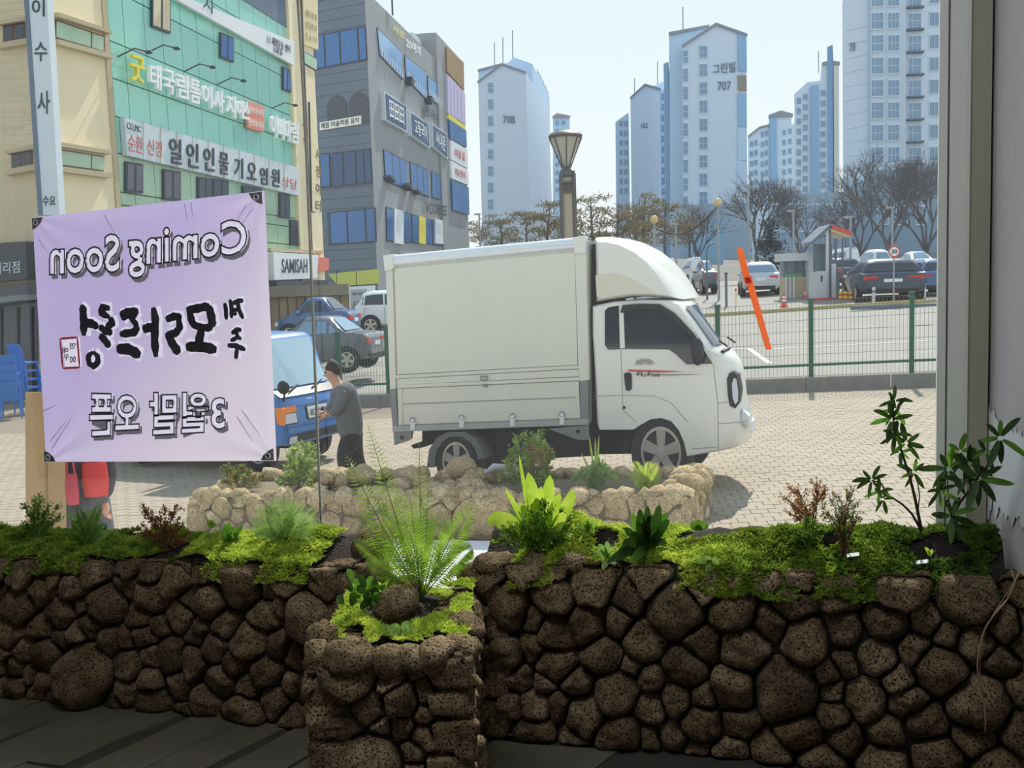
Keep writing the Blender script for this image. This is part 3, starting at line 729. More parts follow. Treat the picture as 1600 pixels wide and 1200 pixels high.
wf, wfz = FT.uz(1032, 708)
fgz = zg(*FT.P(wf, .1, 0).xy) - FT.O.z
RF = max(.3, wfz - fgz)
# cab
cab = [(915, 368), (1000, 350), (1130, 342), (1258, 344), (1292, 358), (1350, 425), (1440, 545), (1490, 566), (1520, 605), (1535, 660), (1545, 755), (1562, 800), (1568, 860), (1566, 915), (1556, 950), (1520, 966), (1450, 980), (1334, 998), (1318, 940), (1290, 888), (1250, 850), (1205, 836), (1160, 842), (1115, 866), (1085, 885), (942, 886), (934, 860), (925, 640), (915, 480)]
cw = .035
XH = c1(1290, 360)[0]; XF = c1(1568, 860)[0]
def bow(w): return -.07 * max(0, 1 - w / .3) ** 2 - .10 * max(0, (w - .35) / .5) ** 1.6
def bowed(x, w): return x + bow(w) * min(1, max(0, (x - XH + .12) / .45))
def cab_loft(pts, ws, name, m, par, ins=(.05, .02), sm=40):
    poly = [c1(*p) for p in pts]; n = len(poly); a = sum(poly[i][0] * poly[(i + 1) % n][1] - poly[(i + 1) % n][0] * poly[i][1] for i in range(n))
    if a < 0: poly = poly[::-1]
    mb = MB(); rows = []
    for i, w_ in enumerate(ws):
        e = min(i, len(ws) - 1 - i); f = (1, .55, .15, 0)[min(e, 3)]
        rows.append([(bowed(p[0], w_), w_, p[1]) for p in inset(poly, ins[0] * f, ins[1] * f)])
    mb.grid(rows, True); k = len(mb.v) - n; mb.f = [f[::-1] for f in mb.f]
    mb.f += [tuple(range(n)), tuple(range(k + n - 1, k - 1, -1))]
    return mb.build(name, m, par, sm)
cab_loft(cab, (-.02, .0, .05, .12, .25, .45, .7, .95, 1.15, 1.35, 1.42, 1.48, WD), 'cab', M_tw, TR)
# the wheel housing and step
side([(1085, 885), (1115, 866), (1205, 840), (1290, 888), (1330, 990), (1060, 1000)], .28, WD - .28, 'wheel_housing', M_under)
side([(1045, 886), (1090, 884), (1060, 985), (1045, 990)], .06, .3, 'front_mudflap', M_under)
wheel(TR, wf, .03, fgz + RF, RF, .2, .78)
wheel(TR, wf, WD - .03, fgz + RF, RF, .2, .78, side=1)
# roof deflector
dfl = [(912, 78), (958, 76), (1020, 90), (1100, 130), (1165, 182), (1215, 240), (1255, 300), (1280, 344), (1180, 334), (1090, 332), (1000, 344), (918, 358)]
pillow([c1(*p) for p in dfl], -.0, WD - .0, .34, .09, .07).build('wind_deflector', M_tw, TR, 50)
side([(940, 330), (935, 240), (1000, 228), (1080, 250), (1150, 290), (1190, 318), (1090, 316), (1000, 326)], -.006, .04, 'deflector_recess', mat('truck_cream', (.85, .82, .74), .45), 40)
# windows, seams, trims on the near side
y_ = -.026
side([(1041, 392), (1050, 368), (1120, 362), (1200, 362), (1262, 398), (1340, 478), (1425, 608), (1316, 611), (1268, 566), (1242, 549), (1041, 546)], y_, .03, 'door_window', M_cglass)
side([(976, 388), (990, 374), (1034, 366), (1038, 548), (990, 550), (976, 530)], y_, .03, 'quarter_window', M_cglass)
side([(1036, 396), (1054, 396), (1060, 542), (1040, 544)], y_ - .006, .0, 'door_pillar', M_tw)
side([(1044, 392), (1052, 364), (1120, 358), (1205, 360), (1268, 398), (1345, 480), (1362, 505), (1330, 488), (1255, 412), (1200, 382), (1120, 378), (1060, 388)], y_ - .03, -.0, 'door_visor', M_black)
for pts in (((1042, 549), (1051, 800), (1106, 852)), ((1427, 612), (1446, 770), (1448, 965)), ((930, 742), (1060, 740), (1180, 742), (1250, 770), (1320, 850)), ((1448, 858), (1560, 850)), ((1335, 962), (1450, 955)), ((1448, 772), (1545, 762))):
    MB().tube([(c1(*p)[0], -.0185, c1(*p)[1]) for p in pts], .0045, 4).build('panel_seam', mat('seam_shadow_line', (.55, .53, .48), .7), TR)
side([(1056, 652), (1064, 644), (1082, 645), (1088, 655), (1088, 712), (1080, 720), (1064, 718)], -.035, .0, 'door_handle', M_black)
h = c1(1056, 790); MB().lathe([(.016, 0), (.016, .012), (.001, .012)], 10, Matrix.Translation((h[0], -.02, h[1])) @ Matrix.Rotation(R(90), 4, 'X')).build('indicator', M_black, TR)
M_sr = mat('decal_red', (.78, .33, .25), .5); M_sg = mat('decal_grey', (.62, .60, .57), .5)
side([(1070, 632), (1160, 634), (1310, 640), (1200, 645), (1075, 640)], -.026, 0, 'decal_stripe', M_sr)
side([(1090, 649), (1200, 650), (1380, 652), (1250, 658), (1110, 654)], -.026, 0, 'decal_stripe', M_sg)
q = [c1(1110, 660), c1(1205, 662), c1(1205, 645), c1(1110, 643)]
txt('FL.Fue', 0, 0, 0, 0, -.027, M_ink, TR, 'decal_lettering', .002, quad=q)
for k in range(3):
    t = MB(); cx, cy = 1142, 612
    t.tube([(c1(cx + (40 - 10 * k) * math.cos(R(a)), cy - (24 - 6 * k) * math.sin(R(a)))[0], -.027, c1(cx, cy - (24 - 6 * k) * math.sin(R(a)))[1]) for a in range(0, 181, 15)], .005, 4); t.build('decal_emblem', M_sg, TR)
for k in range(6):
    x = 1122 + 8 * k; a, b = c1(x, 612), c1(1142 + (x - 1142) * 1.6, 594)
    MB().tube([(a[0], -.027, a[1]), (b[0], -.027, b[1])], .004, 4).build('decal_emblem', M_sg, TR)
# mirror, headlight, bumper, windscreen, wipers
mm = MB().ball((0, 0, 0), 1, 12, (.07, .06, .15)); o = mm.build('door_mirror', M_black, TR, True); h = c1(1368, 555); o.location = (h[0], -.12, h[1])
MB().tube([(h[0] + .0, -.1, h[1] - .02), (h[0] + .08, .02, h[1] - .06)], .018, 6).build('mirror_arm', M_black, TR)
o = pillow([c1(*p) for p in ((1482, 670), (1492, 648), (1510, 640), (1528, 655), (1538, 720), (1536, 770), (1518, 795), (1495, 785), (1486, 740))], -.032, .42, .03, .01, .01).build('headlight', M_black, TR, 40)
pillow([c1(*p) for p in ((1502, 690), (1512, 665), (1524, 670), (1533, 720), (1532, 765), (1518, 780), (1506, 750))], -.04, .38, .03, .01, .01).build('headlight_lens', M_lens, o, 40)
M_ws = mat('windscreen_glass', (.28, .32, .37), .05, spec=.9)
def skin_strip(pts, w0, w1, name, m, off, n=8):
    mb = MB(); rows = []
    for i in range(n + 1):
        w_ = w0 + (w1 - w0) * i / n; rows.append([(bowed(c1(*p)[0], w_) + off, w_, c1(*p)[1] + off) for p in pts])
    mb.grid(rows); return mb.build(name, m, TR, True)
skin_strip([(1306, 374), (1350, 425), (1395, 485), (1434, 537)], .07, WD - .12, 'windscreen', M_ws, .010)
for w_ in (.35, .95):
    a, b = c1(1462, 545), c1(1440, 515)
    MB().tube([(a[0], w_, a[1]), (b[0] + .02, w_ - .3, b[1])], .012, 5).build('wiper', M_ink, TR)
a = c1(1470, 560); MB().tube([(a[0] - .02, .03, a[1]), (a[0] + .01, .3, a[1] + .02)], .02, 6).build('wiper', M_ink, TR)
MB().prism([c1(*p) for p in ((1556, 860), (1570, 870), (1569, 925), (1558, 930))], .35, .6).build('front_plate', M_plate, TR)
side([(1545, 800), (1572, 830), (1571, 880), (1540, 850)], .02, .2, 'fog_lamp', M_lens)
# ------------------------------------------------------------------ blue pickup behind the banner
M_blue = mat('truck_blue', (.22, .46, .72), .3, coat=.4)
gp = W(447, 738, 14.3); gp.z = zg(gp.x, gp.y)
PA = R(-25)
PK = thing('pickup_truck', 'blue one tonne pickup truck behind the lilac banner, front towards the street', 'truck', gp, PA)
PW = 1.55
def pk(pts, y0, y1, name, m, sm=False, par=None): return MB().prism(pts, y0, y1).build(name, m, par or PK, sm)
cab2 = [(.04, .38), (.09, .55), (.06, .72), (.02, .98), (-.06, 1.08), (-.20, 1.16), (-.34, 1.42), (-.56, 1.86), (-.68, 1.93), (-1.25, 1.95), (-1.30, .55), (-.78, .52)] + arc(-.5, .36, .30, .36, 165, 15, 6) + [(-.18, .36)]
def bow2(x, w): return x - .07 * (abs(w - PW / 2) / (PW / 2)) ** 3 * (x > -.4)
n = len(cab2); rows = []; pl = cab2[::-1]
mb = MB()
for w_, f in ((0, 1), (.02, .5), (.08, 0), (.3, 0), (.6, 0), (.95, 0), (1.25, 0), (PW - .08, 0), (PW - .02, .5), (PW, 1)):
    rows.append([(bow2(p[0], w_), w_, p[1]) for p in inset(pl, .05 * f, .03 * f)])
mb.grid(rows, True); k = len(mb.v) - n; mb.f += [tuple(range(n - 1, -1, -1)), tuple(range(k, k + n))]
mb.build('cab', M_blue, PK, 40)
def strip2(pts, w0, w1, name, m, off=.012, par=None, nn=8):
    m_ = MB(); m_.grid([[(bow2(p[0], w0 + (w1 - w0) * i / nn) + off, w0 + (w1 - w0) * i / nn, p[1] + off * .5) for p in pts] for i in range(nn + 1)]); return m_.build(name, m, par or PK, True)
strip2([(-.205, 1.175), (-.34, 1.42), (-.56, 1.85)], .09, PW - .09, 'windscreen', mat('pale_screen_glass', (.62, .74, .80), .08, spec=.8))
strip2([(-.03, 1.06), (-.19, 1.15)], .06, PW - .06, 'cowl', M_black)
strip2([(.030, .93), (-.015, 1.02)], .30, PW - .30, 'bonnet_badge_band', M_blue, .006)
strip2([(.024, .99), (.02, 1.0)], .52, .66, 'bonnet_badge', M_rail, .016)
strip2([(.07, .70), (.03, .9)], .48, 1.0, 'plate_holder', M_black, .006)
o = strip2([(.067, .715), (.036, .885)], .50, .98, 'number_plate', M_plate, .014)
for i, ch in enumerate('82우10'):
    a = .53 + .088 * i
    mbt = txt(ch, 0, .07, .755, .85, -.0, M_ink, PK, 'plate_lettering', .004)
    if mbt: mbt.location = (.088, a + .0, -.0); mbt.rotation_euler = (0, R(-12) * 0, R(90))
strip2([(.085, .42), (.10, .52)], .22, PW - .22, 'lower_grille', M_black, .01)
strip2([(.095, .545), (.088, .62)], .03, PW - .03, 'bumper_strip', M_blue, .03)
strip2([(.08, .40), (.1, .5)], .06, .2, 'fog_lamp', M_lens, .012)
for s, (wa, wb) in enumerate(((.005, .26), (PW - .26, PW - .005))):
    o = strip2([(.075, .68), (.045, .92)], wa, wb, 'headlight', M_black, .008)
    strip2([(.073, .69), (.055, .83)], wa + .02, wb - .02, 'headlight_lens', M_lens, .016, o)
    strip2([(.052, .84), (.04, .93)], wa, wb, 'indicator', M_orange, .016, o)
pk([(-.36, 1.42), (-.58, 1.82), (-1.0, 1.84), (-1.0, 1.2), (-.3, 1.2)], -.012, .02, 'door_window', M_cglass_b)
pk([(.02, .68), (.05, .92), (-.12, .93), (-.10, .70)], -.015, .02, 'corner_lamp', M_orange)
MB().ball((0, 0, 0), .1, 12, (1, .6, 1)).build('front_mirror', M_ink, PK, True).location = (.02, .02, 1.22)
MB().tube([(.02, .04, 1.15), (-.05, .1, 1.02), (-.1, .2, .98)], .014, 6).build('mirror_arm', M_ink, PK)
for a, b in ((.3, .75), (.85, 1.3)):
    MB().tube([(-.10, a, 1.13), (-.24, b, 1.21)], .012, 5).build('wiper', M_ink, PK)
pk([(-1.4, .62), (-3.75, .62), (-3.75, 1.12), (-1.4, 1.12)], .02, .08, 'bed_side', M_blue)
pk([(-1.4, .62), (-3.75, .62), (-3.75, 1.12), (-1.4, 1.12)], PW - .08, PW - .02, 'bed_side', M_blue)
MB().box(-3.75, -1.4, .02, PW - .02, .62, .70).build('bed_floor', M_tgrey, PK)
MB().box(-3.78, -3.72, .02, PW - .02, .62, 1.12).build('tailgate', M_blue, PK)
MB().box(-1.42, -1.36, .02, PW - .02, .62, 1.75).build('headboard', M_blue, PK)
MB().box(-3.6, -.2, .3, PW - .3, .3, .62).build('chassis', M_under, PK)
MB().box(-1.9, -1.45, .05, .3, .22, .6).build('mud_guard', M_under, PK)
for x in (-.5, -2.75):
    wheel(PK, x, .02, .31, .31, .2, .8); wheel(PK, x, PW - .02, .31, .31, .2, .8, side=1)

# ------------------------------------------------------------------ passenger cars
def car(name, label, loc, ang, L, Wd, H, paint, glass, kind='sedan', group=None, front_lamp=True, rimm=M_alloy, plate=True, detail=True):
    """lofted car: local x runs from tail (0) to nose (L); near side at y=0"""
    t = thing(name, label, 'car', loc, ang, group)
    if kind == 'sedan':
        st_ = [(0, .52, .66, .90, .40), (.015, .62, .88, .96, .34), (.06, .68, 1, .98, .28), (.17, .70, 1, .98, .24), (.20, .70, 1, .985, .24), (.36, .985, 1, .95, .22), (.48, 1.0, 1, .93, .21), (.58, .985, 1, .91, .21), (.76, .66, 1, .88, .21), (.80, .64, 1, .86, .21), (.94, .54, .97, .78, .24), (.985, .46, .88, .66, .28), (1, .40, .72, .54, .34)]
        belt = lambda f: .69 - .06 * f; roof = (.20, .36, .58, .76)
    elif kind == 'suv':
        st_ = [(0, .50, .80, .80, .36), (.015, .62, .93, .9, .30), (.03, .66, 1, .92, .26), (.05, .68, 1, .93, .25), (.13, .95, 1, .93, .24), (.25, 1.0, 1, .94, .24), (.45, 1.0, 1, .94, .24), (.58, .96, 1, .93, .24), (.73, .68, 1, .88, .24), (.78, .65, 1, .86, .24), (.94, .57, .97, .78, .26), (.985, .50, .9, .68, .3), (1, .44, .76, .56, .36)]
        belt = lambda f: .66 - .04 * f; roof = (.04, .13, .58, .74)
    else:   # van
        st_ = [(0, .5, .85, .9, .3), (.01, .95, .95, .9, .22), (.03, .99, 1, .9, .2), (.4, 1, 1, .9, .2), (.72, .98, 1, .9, .2), (.86, .62, 1, .86, .2), (.96, .5, .95, .8, .22), (1, .4, .8, .7, .3)]
        belt = lambda f: .6 - .02 * f; roof = (.02, .03, .72, .85)
    def prof(f):
        for a, b in zip(st_, st_[1:]):
            if a[0] <= f <= b[0]:
                k = (f - a[0]) / (b[0] - a[0]); return [a[i] + (b[i] - a[i]) * k for i in range(5)]
        return list(st_[-1])
    def sec(f):
        _, top, wf, _2, bot = prof(f); zt = top * H; zb = bot * H * .75; zs = min(belt(f), top - .02) * H; hw = Wd / 2 * wf; y0 = Wd / 2
        tw = max(0, (zt - belt(f) * H) / (H * (1 - .66))) * .17 * Wd if zt > belt(f) * H else .02
        half = [(hw * .80, zb), (hw * .97, zb + .06 * H), (hw, zs * .62), (hw * .985, zs * .93), (hw - .02, zs), (hw - tw * .75 - .02, zs + (zt - zs) * .8), (hw - tw - .08, zt - .012 * H), (hw * .45, zt), ]
        return [(f * L, y0 - a, b) for a, b in half] + [(f * L, y0 + a, b) for a, b in half[::-1]]
    fs = sorted(set([q[0] for q in st_] + [roof[0] + (roof[1] - roof[0]) * k / 3 for k in range(4)] + [roof[2] + (roof[3] - roof[2]) * k / 3 for k in range(4)]))
    mb = MB(); mb.grid([sec(f) for f in fs], True); n = 16
    mb.f += [tuple(range(n)), tuple(range(len(mb.v) - 1, len(mb.v) - n - 1, -1))]
    body = mb.build('body', paint, t, 50)
    def sidept(f, k, yoff, far=False):
        s = sec(f); a, b = (s[4], s[5]) if not far else (s[11], s[10])
        return (a[0] + (b[0] - a[0]) * k, a[1] + (b[1] - a[1]) * k + (yoff if not far else -yoff), a[2] + (b[2] - a[2]) * k)
    def glasspane(f0, f1, k0, k1, nm, far=False, n=5, s0=0, s1=0):
        rows = [[], []]
        for i in range(n + 1):
            q = i / n; rows[0].append(sidept(f0 + (f1 - f0) * q, k0, -.012, far)); rows[1].append(sidept(f0 + s0 + (f1 - s1 - f0 - s0) * q, k1, -.012, far))
        MB().grid(rows).build(nm, glass, t, True)
    ra, rb = roof[1], roof[2]; mid = (ra + rb) / 2 + .0
    for far in (False, True):
        if kind == 'van':
            glasspane(.66, .80, .12, .88, 'side_window', far, 5, 0, .06); glasspane(.36, .63, .15, .85, 'side_window', far); glasspane(.06, .33, .15, .85, 'side_window', far)
        else:
            glasspane(mid + .01, rb + .10, .10, .93, 'side_window', far, 6, 0, .10); glasspane(ra - .0, mid - .01, .10, .93, 'side_window', far, 5, .02)
            if kind == 'suv': glasspane(.10, ra - .015, .16, .88, 'side_window', far, 3, .03)
            else: glasspane(ra - .09, ra - .012, .12, .88, 'side_window', far, 3, .07)
    def across(f0, f1, nm, m, e=.12, off=.014):
        rows = []
        for i in range(5):
            f = f0 + (f1 - f0) * i / 4; s = sec(f); z = s[7][2]; a = s[6][1] + .05; b = s[9][1] - .05
            rows.append([(f * L + (off if f1 > .5 else -off * .5), a + (b - a) * j / 4, z + off) for j in range(5)])
        MB().grid(rows).build(nm, m, t, True)
    across(roof[0] + .015, roof[1] - .02, 'rear_window', glass); across(roof[2] + .02, roof[3] - .01, 'windscreen', glass)
    def lamp(f, y0, y1, z0, z1, nm, m, d=.03):
        x = f * L; MB().box(x - d, x + d, y0, y1, z0, z1).build(nm, m, t)
    bz = H * .5
    for a, b in ((.05, .27), (.73, .95)):
        lamp(.012, a * Wd, b * Wd, bz, bz + .09 * H, 'tail_lamp', M_red); lamp(.985, a * Wd, b * Wd, H * .40, H * .48, 'headlight', M_lens, .05)
    if plate: lamp(.004, Wd * .36, Wd * .64, bz * .9, bz * .9 + .075 * H, 'number_plate', M_plate, .02); lamp(.998, Wd * .36, Wd * .64, H * .25, H * .32, 'number_plate', M_plate, .012)
    lamp(.003, Wd * .12, Wd * .88, H * .20, H * .30, 'rear_bumper', M_black, .02)
    lamp(.992, Wd * .25, Wd * .75, H * .34, H * .42, 'grille', M_black, .02)
    rw = H * .215
    for f in (.19, .81):
        for far in (False, True):
            y = .0 if not far else Wd
            T = Matrix.Translation((f * L, y + (.02 if not far else -.02), rw)) @ Matrix.Rotation(R(90), 4, 'X')
            MB().lathe([(rw * 1.13, -.025), (rw * 1.13, .03), (.01, .03)] if not far else [(.01, -.03), (rw * 1.13, -.03), (rw * 1.13, .025)], 22, T).build('wheel_arch', M_under, t)
            wheel(t, f * L, y - .022 if not far else y + .022, rw, rw, .2, 1, side=-1 if not far else 1, rim=rimm)
    for far in (False, True):
        s = sidept(rb + .10, .12, -.07, far); o = MB().ball((0, 0, 0), .09, 8, (.8, .9, .7)).build('door_mirror', paint, t, True); o.location = s
    if detail:
        for f in (ra - .0, mid, rb + .12):
            s = [sec(f)[i] for i in (1, 2, 3, 4)]
            MB().tube([(p[0], p[1] - .004, p[2]) for p in s], .006, 4).build('door_seam', M_under, t)
        for f in (mid + .04, ra + .03): s = sec(f)[3]; MB().box(s[0] - .07, s[0] + .07, s[1] - .025, s[1] + .01, s[2] - .035, s[2] - .01).build('door_handle', M_chrome, t)
    return t
def lotpt(px, py): p = G(px, py); return p
P_navy = mat('navy_paint', (.24, .30, .38), .25, coat=.5)
P_grey = mat('charcoal_paint', (.36, .38, .41), .28, coat=.5)
P_blue = mat('blue_paint', (.22, .38, .56), .25, coat=.5)
P_white = mat('white_car_paint', (.88, .89, .90), .3, coat=.4)
P_silver = mat('silver_paint', (.74, .77, .80), .3, coat=.4, metal=.2)
P_slate = mat('slate_blue_paint', (.16, .22, .30), .28, coat=.5)
# dark sedan parked behind the fence at the left: we see its side, tail to the right
def place_car(px_wheel, py_wheel, px2, *a, ang=0, H=1.45, L=None, mirror=False, **k):
    g = lotpt(px_wheel, py_wheel); return g
g = W(548, 583, 26.5); g.z = zg(g.x, g.y)
def carpx(name, label, pxl, pxr, pyb, Y, ang, H, Wd, paint, glass, kind='sedan', flip=False, group=None, plate=True, detail=True, dz=None):
    """car whose near side spans the given pixels at depth Y; flip = nose to the left"""
    a = W(pxl, pyb, Y); b = W(pxr, pyb, Y); L = (b.x - a.x) / max(.3, math.cos(ang))
    if not flip: loc = a; an = ang
    else:
        loc = b + Vector((Wd * -math.sin(ang), Wd * math.cos(ang), 0)); an = ang + math.pi
    m_ = (a + b) / 2; loc.z = zg(m_.x, m_.y) if dz is None else a.z
    return car(name, label, loc, an, L, Wd, H, paint, glass, kind, group, plate=plate, detail=detail)
carpx('sedan', 'charcoal sedan behind the green fence at left, beyond the person in grey', 395, 577, 586, 26, R(-10), 1.42, 1.6, P_grey, M_cglass_b, 'sedan', True, dz=1)
carpx('sedan', 'blue sedan parked beyond the charcoal sedan, below the dark building', 428, 548, 540, 31, R(-6), 1.42, 1.6, P_blue, M_cglass, 'sedan', True, dz=1)
carpx('hatchback_car', 'white crossover car parked just beyond the box truck tail', 553, 690, 524, 35, R(8), 1.5, 1.6, P_white, M_cglass, 'suv', False, dz=1)
# cars of the lot at right
carpx('sedan', 'silver sedan seen from behind beside the box truck windscreen', 1062, 1095, 490, 30, R(70), 1.38, 1.35, P_silver, M_cglass, 'sedan', False, dz=1)
def rear_car(name, label, px0, px1, pyb, pyt, yaw, L, paint, glass, kind, plate=True):
    """car seen from behind: tail spans px0..px1, its foot at pyb and roof at pyt"""
    g = G((px0 + px1) / 2, pyb); s = FPX / g.y; Wd = (px1 - px0) / s / max(.4, math.cos(yaw)); H = (pyb - pyt) / s
    a = W(px0, pyb, g.y); ax = Vector((math.cos(yaw), math.sin(yaw), 0))
    loc = a + ax * Wd; loc.z = g.z          # local y runs left
    an = yaw + math.pi / 2
    return car(name, label, loc, an, L, Wd, H, paint, glass, kind, None, plate=plate)
rear_car('suv_car', 'dark slate suv seen from behind near the speed limit sign', 1344, 1442, 471, 404, R(-8), 4.3, P_slate, M_cglass, 'suv')
rear_car('suv_car', 'silver suv seen from behind in the lot between fence posts', 1160, 1216, 463, 409, R(-10), 4.2, P_silver, M_cglass_b, 'suv')
rear_car('suv_car', 'dark car right of the booth, half hidden by the slate suv', 1306, 1358, 450, 402, R(10), 4.4, P_slate, M_cglass, 'suv')
rear_car('sedan', 'blue grey car at the window jamb, beside the slate suv', 1441, 1500, 463, 404, R(-5), 4.2, P_blue, M_cglass, 'suv')
k = 0
far_lab = ['white roofed car behind the speed limit sign', 'pale car roof far back above the blue grey car', 'small white van far back left of the orange tape', 'second small white van far back left of the orange tape', 'white lorry cab far back behind the red roofed gate', 'small dark car far back below the yellow globe lamp']
for (px0, px1, pyb, pyt, pnt, kd) in ((1367, 1397, 430, 389, P_white, 'suv'), (1432, 1466, 425, 392, P_white, 'sedan'), (1040, 1056, 424, 403, P_white, 'van'), (1078, 1100, 424, 402, P_white, 'van'), (1320, 1346, 412, 386, P_white, 'van'), (1100, 1122, 424, 406, P_grey, 'sedan')):
    Y = (58, 62, 66, 63, 56, 53)[k]; g = W((px0 + px1) / 2, pyb, Y); Wd = (px1 - px0) * Y / FPX; H = max(1.35, W(px0, pyt, Y).z - zg(W(px0, pyt, Y).x, Y)); a = W(px0, pyb, Y)
    car('van' if kd == 'van' else 'parked_car', far_lab[k], Vector((a.x + Wd, Y, zg(a.x, Y))), math.pi / 2, 4.0, Wd, H, pnt, M_cglass_b, kd, None, plate=False, detail=False); k += 1

# ------------------------------------------------------------------ people
def skin_body(name, chains, m, parent, sub=2, kind=None):
    """chains: list of [(x,y,z,r), ...]; a chain starting with an index tuple ('c', chain, i) grows from that vertex"""
    vs_ = []; es = []; rs = []; idx = []
    for ch in chains:
        ids = []
        prev = None
        for p in ch:
            if p[0] == 'c': prev = idx[p[1]][p[2]]; ids.append(prev); continue
            vs_.append(p[:3]); rs.append(p[3] if not isinstance(p[3], tuple) else p[3]); i = len(vs_) - 1
            if prev is not None: es.append((prev, i))
            prev = i; ids.append(i)
        idx.append(ids)
    me = bpy.data.meshes.new(name); me.from_pydata(vs_, es, []); o = bpy.data.objects.new(name, me); COL.objects.link(o)
    md = o.modifiers.new('s', 'SKIN'); md.use_smooth_shade = True
    for i, r in enumerate(rs):
        sv_ = me.skin_vertices[0].data[i]; sv_.radius = r if isinstance(r, tuple) else (r, r); sv_.use_root = (i == 0)
    md2 = o.modifiers.new('b', 'SUBSURF'); md2.levels = sub; md2.render_levels = sub
    dg = bpy.context.evaluated_depsgraph_get(); m2 = bpy.data.meshes.new_from_object(o.evaluated_get(dg)); bpy.data.objects.remove(o)
    m2.materials.clear(); m2.materials.append(m); o = bpy.data.objects.new(name, m2); COL.objects.link(o); o.parent = parent
    for p in m2.polygons: p.use_smooth = True
    return o
M_skin = mat('skin', (.78, .58, .47), .6); M_hair = mat('black_hair', (.13, .12, .12), .7, bump=.4, bscale=80)
M_shirt = mat('grey_jumper', (.40, .41, .43), .9, bump=.3, bscale=30); M_trous = mat('black_trousers', (.13, .135, .14), .9)
gq = W(556, 742, 13.3); gq.z = zg(gq.x, gq.y)
P1 = thing('person', 'person in grey jumper and black trousers bending at the blue pickup nose', 'person', gq, 0)
sx = .78
def J(px, py, dy, r):
    p = W(px, py, 13.3 + dy) - gq; return (p.x, p.y, p.z, r)
hipc = J(547, 682, 0, (.105, .13)); 
body = [[J(548, 684, 0, (.11, .12)), J(546, 655, 0, (.115, .13)), J(541, 630, 0, (.125, .14)), J(534, 610, 0, (.085, .11)), J(525, 596, 0, (.06, .065)), J(518, 585, 0, (.085, .09)), J(514, 575, 0, (.095, .10))],
        [('c', 0, 0), J(545, 692, -.09, .105), J(537, 712, -.10, .088), J(539, 735, -.10, .06), J(540, 744, -.10, .05), J(531, 745, -.12, .035)],
        [('c', 0, 0), J(553, 692, .09, .105), J(556, 712, .10, .085), J(565, 733, .10, .06), J(568, 743, .1, .045), J(560, 746, .08, .035)],
        [('c', 0, 3), J(534, 615, -.20, .06), J(533, 630, -.23, .065), J(524, 643, -.20, .052), J(514, 648, -.17, .038)],
        [('c', 0, 3), J(529, 616, .20, .06), J(523, 632, .22, .065), J(514, 641, .19, .052), J(508, 644, .17, .038)]]
skin_body('body', body, M_skin, P1)
g2 = lambda ch, e: [p if p[0] == 'c' else (p[0], p[1], p[2], tuple(q + e for q in p[3]) if isinstance(p[3], tuple) else p[3] + e) for p in ch]
sh = [g2([J(549, 692, 0, (.14, .15)), J(547, 660, 0, (.155, .17)), J(541, 630, 0, (.165, .185)), J(534.5, 610, 0, (.15, .19)), J(527, 600, 0, (.085, .09))], .02)]
skin_body('jumper', sh, M_shirt, P1)
for sy_, ch in ((-1, body[3]), (1, body[4])):
    skin_body('sleeve', [g2([J(537, 608, sy_ * .07, .155)] + ch[1:4] + [J(515.5 if sy_ < 0 else 509.5, 647 if sy_ < 0 else 643.5, sy_ * .172, .042)], .018)], M_shirt, P1)
tr = [g2([J(548, 668, 0, (.125, .14)), J(548, 686, 0, (.13, .14))], .015), g2([('c', 0, 1)] + body[1][1:5], .022), g2([('c', 0, 1)] + body[2][1:5], .022)]
skin_body('trousers', tr, M_trous, P1)
skin_body('hair', [[J(526, 588, 0, (.06, .075)), J(523, 579, 0, (.088, .098)), J(518, 571, 0, (.10, .108)), J(510, 568, 0, (.085, .09))]], M_hair, P1)
for dy in (-.05, .05): MB().ball((0, 0, 0), .013, 6).build('eye', M_ink, P1, True).location = Vector(J(508, 582, dy * .8 - .02, 0)[:3])
MB().ball((0, 0, 0), .017, 6, (1.1, .8, .8)).build('nose', M_skin, P1, True).location = Vector(J(507, 587, -.01, 0)[:3])
MB().ball((0, 0, 0), .018, 6, (.6, 1.2, .5)).build('mouth', mat('lip', (.62, .38, .34), .6), P1, True).location = Vector(J(510, 593, -.01, 0)[:3])
MB().ball((0, 0, 0), .028, 8, (.7, .4, 1.1)).build('ear', M_skin, P1, True).location = Vector(J(518, 584, -.095, 0)[:3])
def hand(parent, w_, d, m, s=1.0):
    """palm with four fingers and a thumb, pointing along d"""
    d = Vector(d).normalized(); a = Vector((0, 1, 0)); c = d.cross(a).normalized(); ch = [[tuple(w_) + (.026 * s,), tuple(Vector(w_) + d * .05 * s) + (.036 * s,), tuple(Vector(w_) + d * .09 * s) + (.034 * s,)]]
    for i, L in enumerate((.05, .06, .055, .042)):
        o = (i - 1.5) * .02 * s; b = Vector(w_) + d * .09 * s + a * o
        ch.append([('c', 0, 2), tuple(b + d * .02 * s) + (.009 * s,), tuple(b + (d + c * .3) * L * .6 * s) + (.0085 * s,), tuple(b + (d + c * .8) * L * s) + (.007 * s,)])
    ch.append([('c', 0, 1), tuple(Vector(w_) + d * .06 * s - a * .045 * s) + (.011 * s,), tuple(Vector(w_) + d * .095 * s - a * .055 * s) + (.009 * s,)])
    return skin_body('hand', ch, m, parent, 1)
hand(P1, J(514, 648, -.17, 0)[:3], (-.9, 0, -.3), M_skin); hand(P1, J(508, 644, .17, 0)[:3], (-.9, 0, -.2), M_skin)
for dy, (px, py) in ((-.1, (537, 746)), (.1, (566, 747))):
    o = MB().ball((0, 0, 0), .06, 10, (1.5, .75, .7)).build('shoe', M_ink, P1, True); o.location = Vector(J(px - 3, py - 3, dy, 0)[:3])

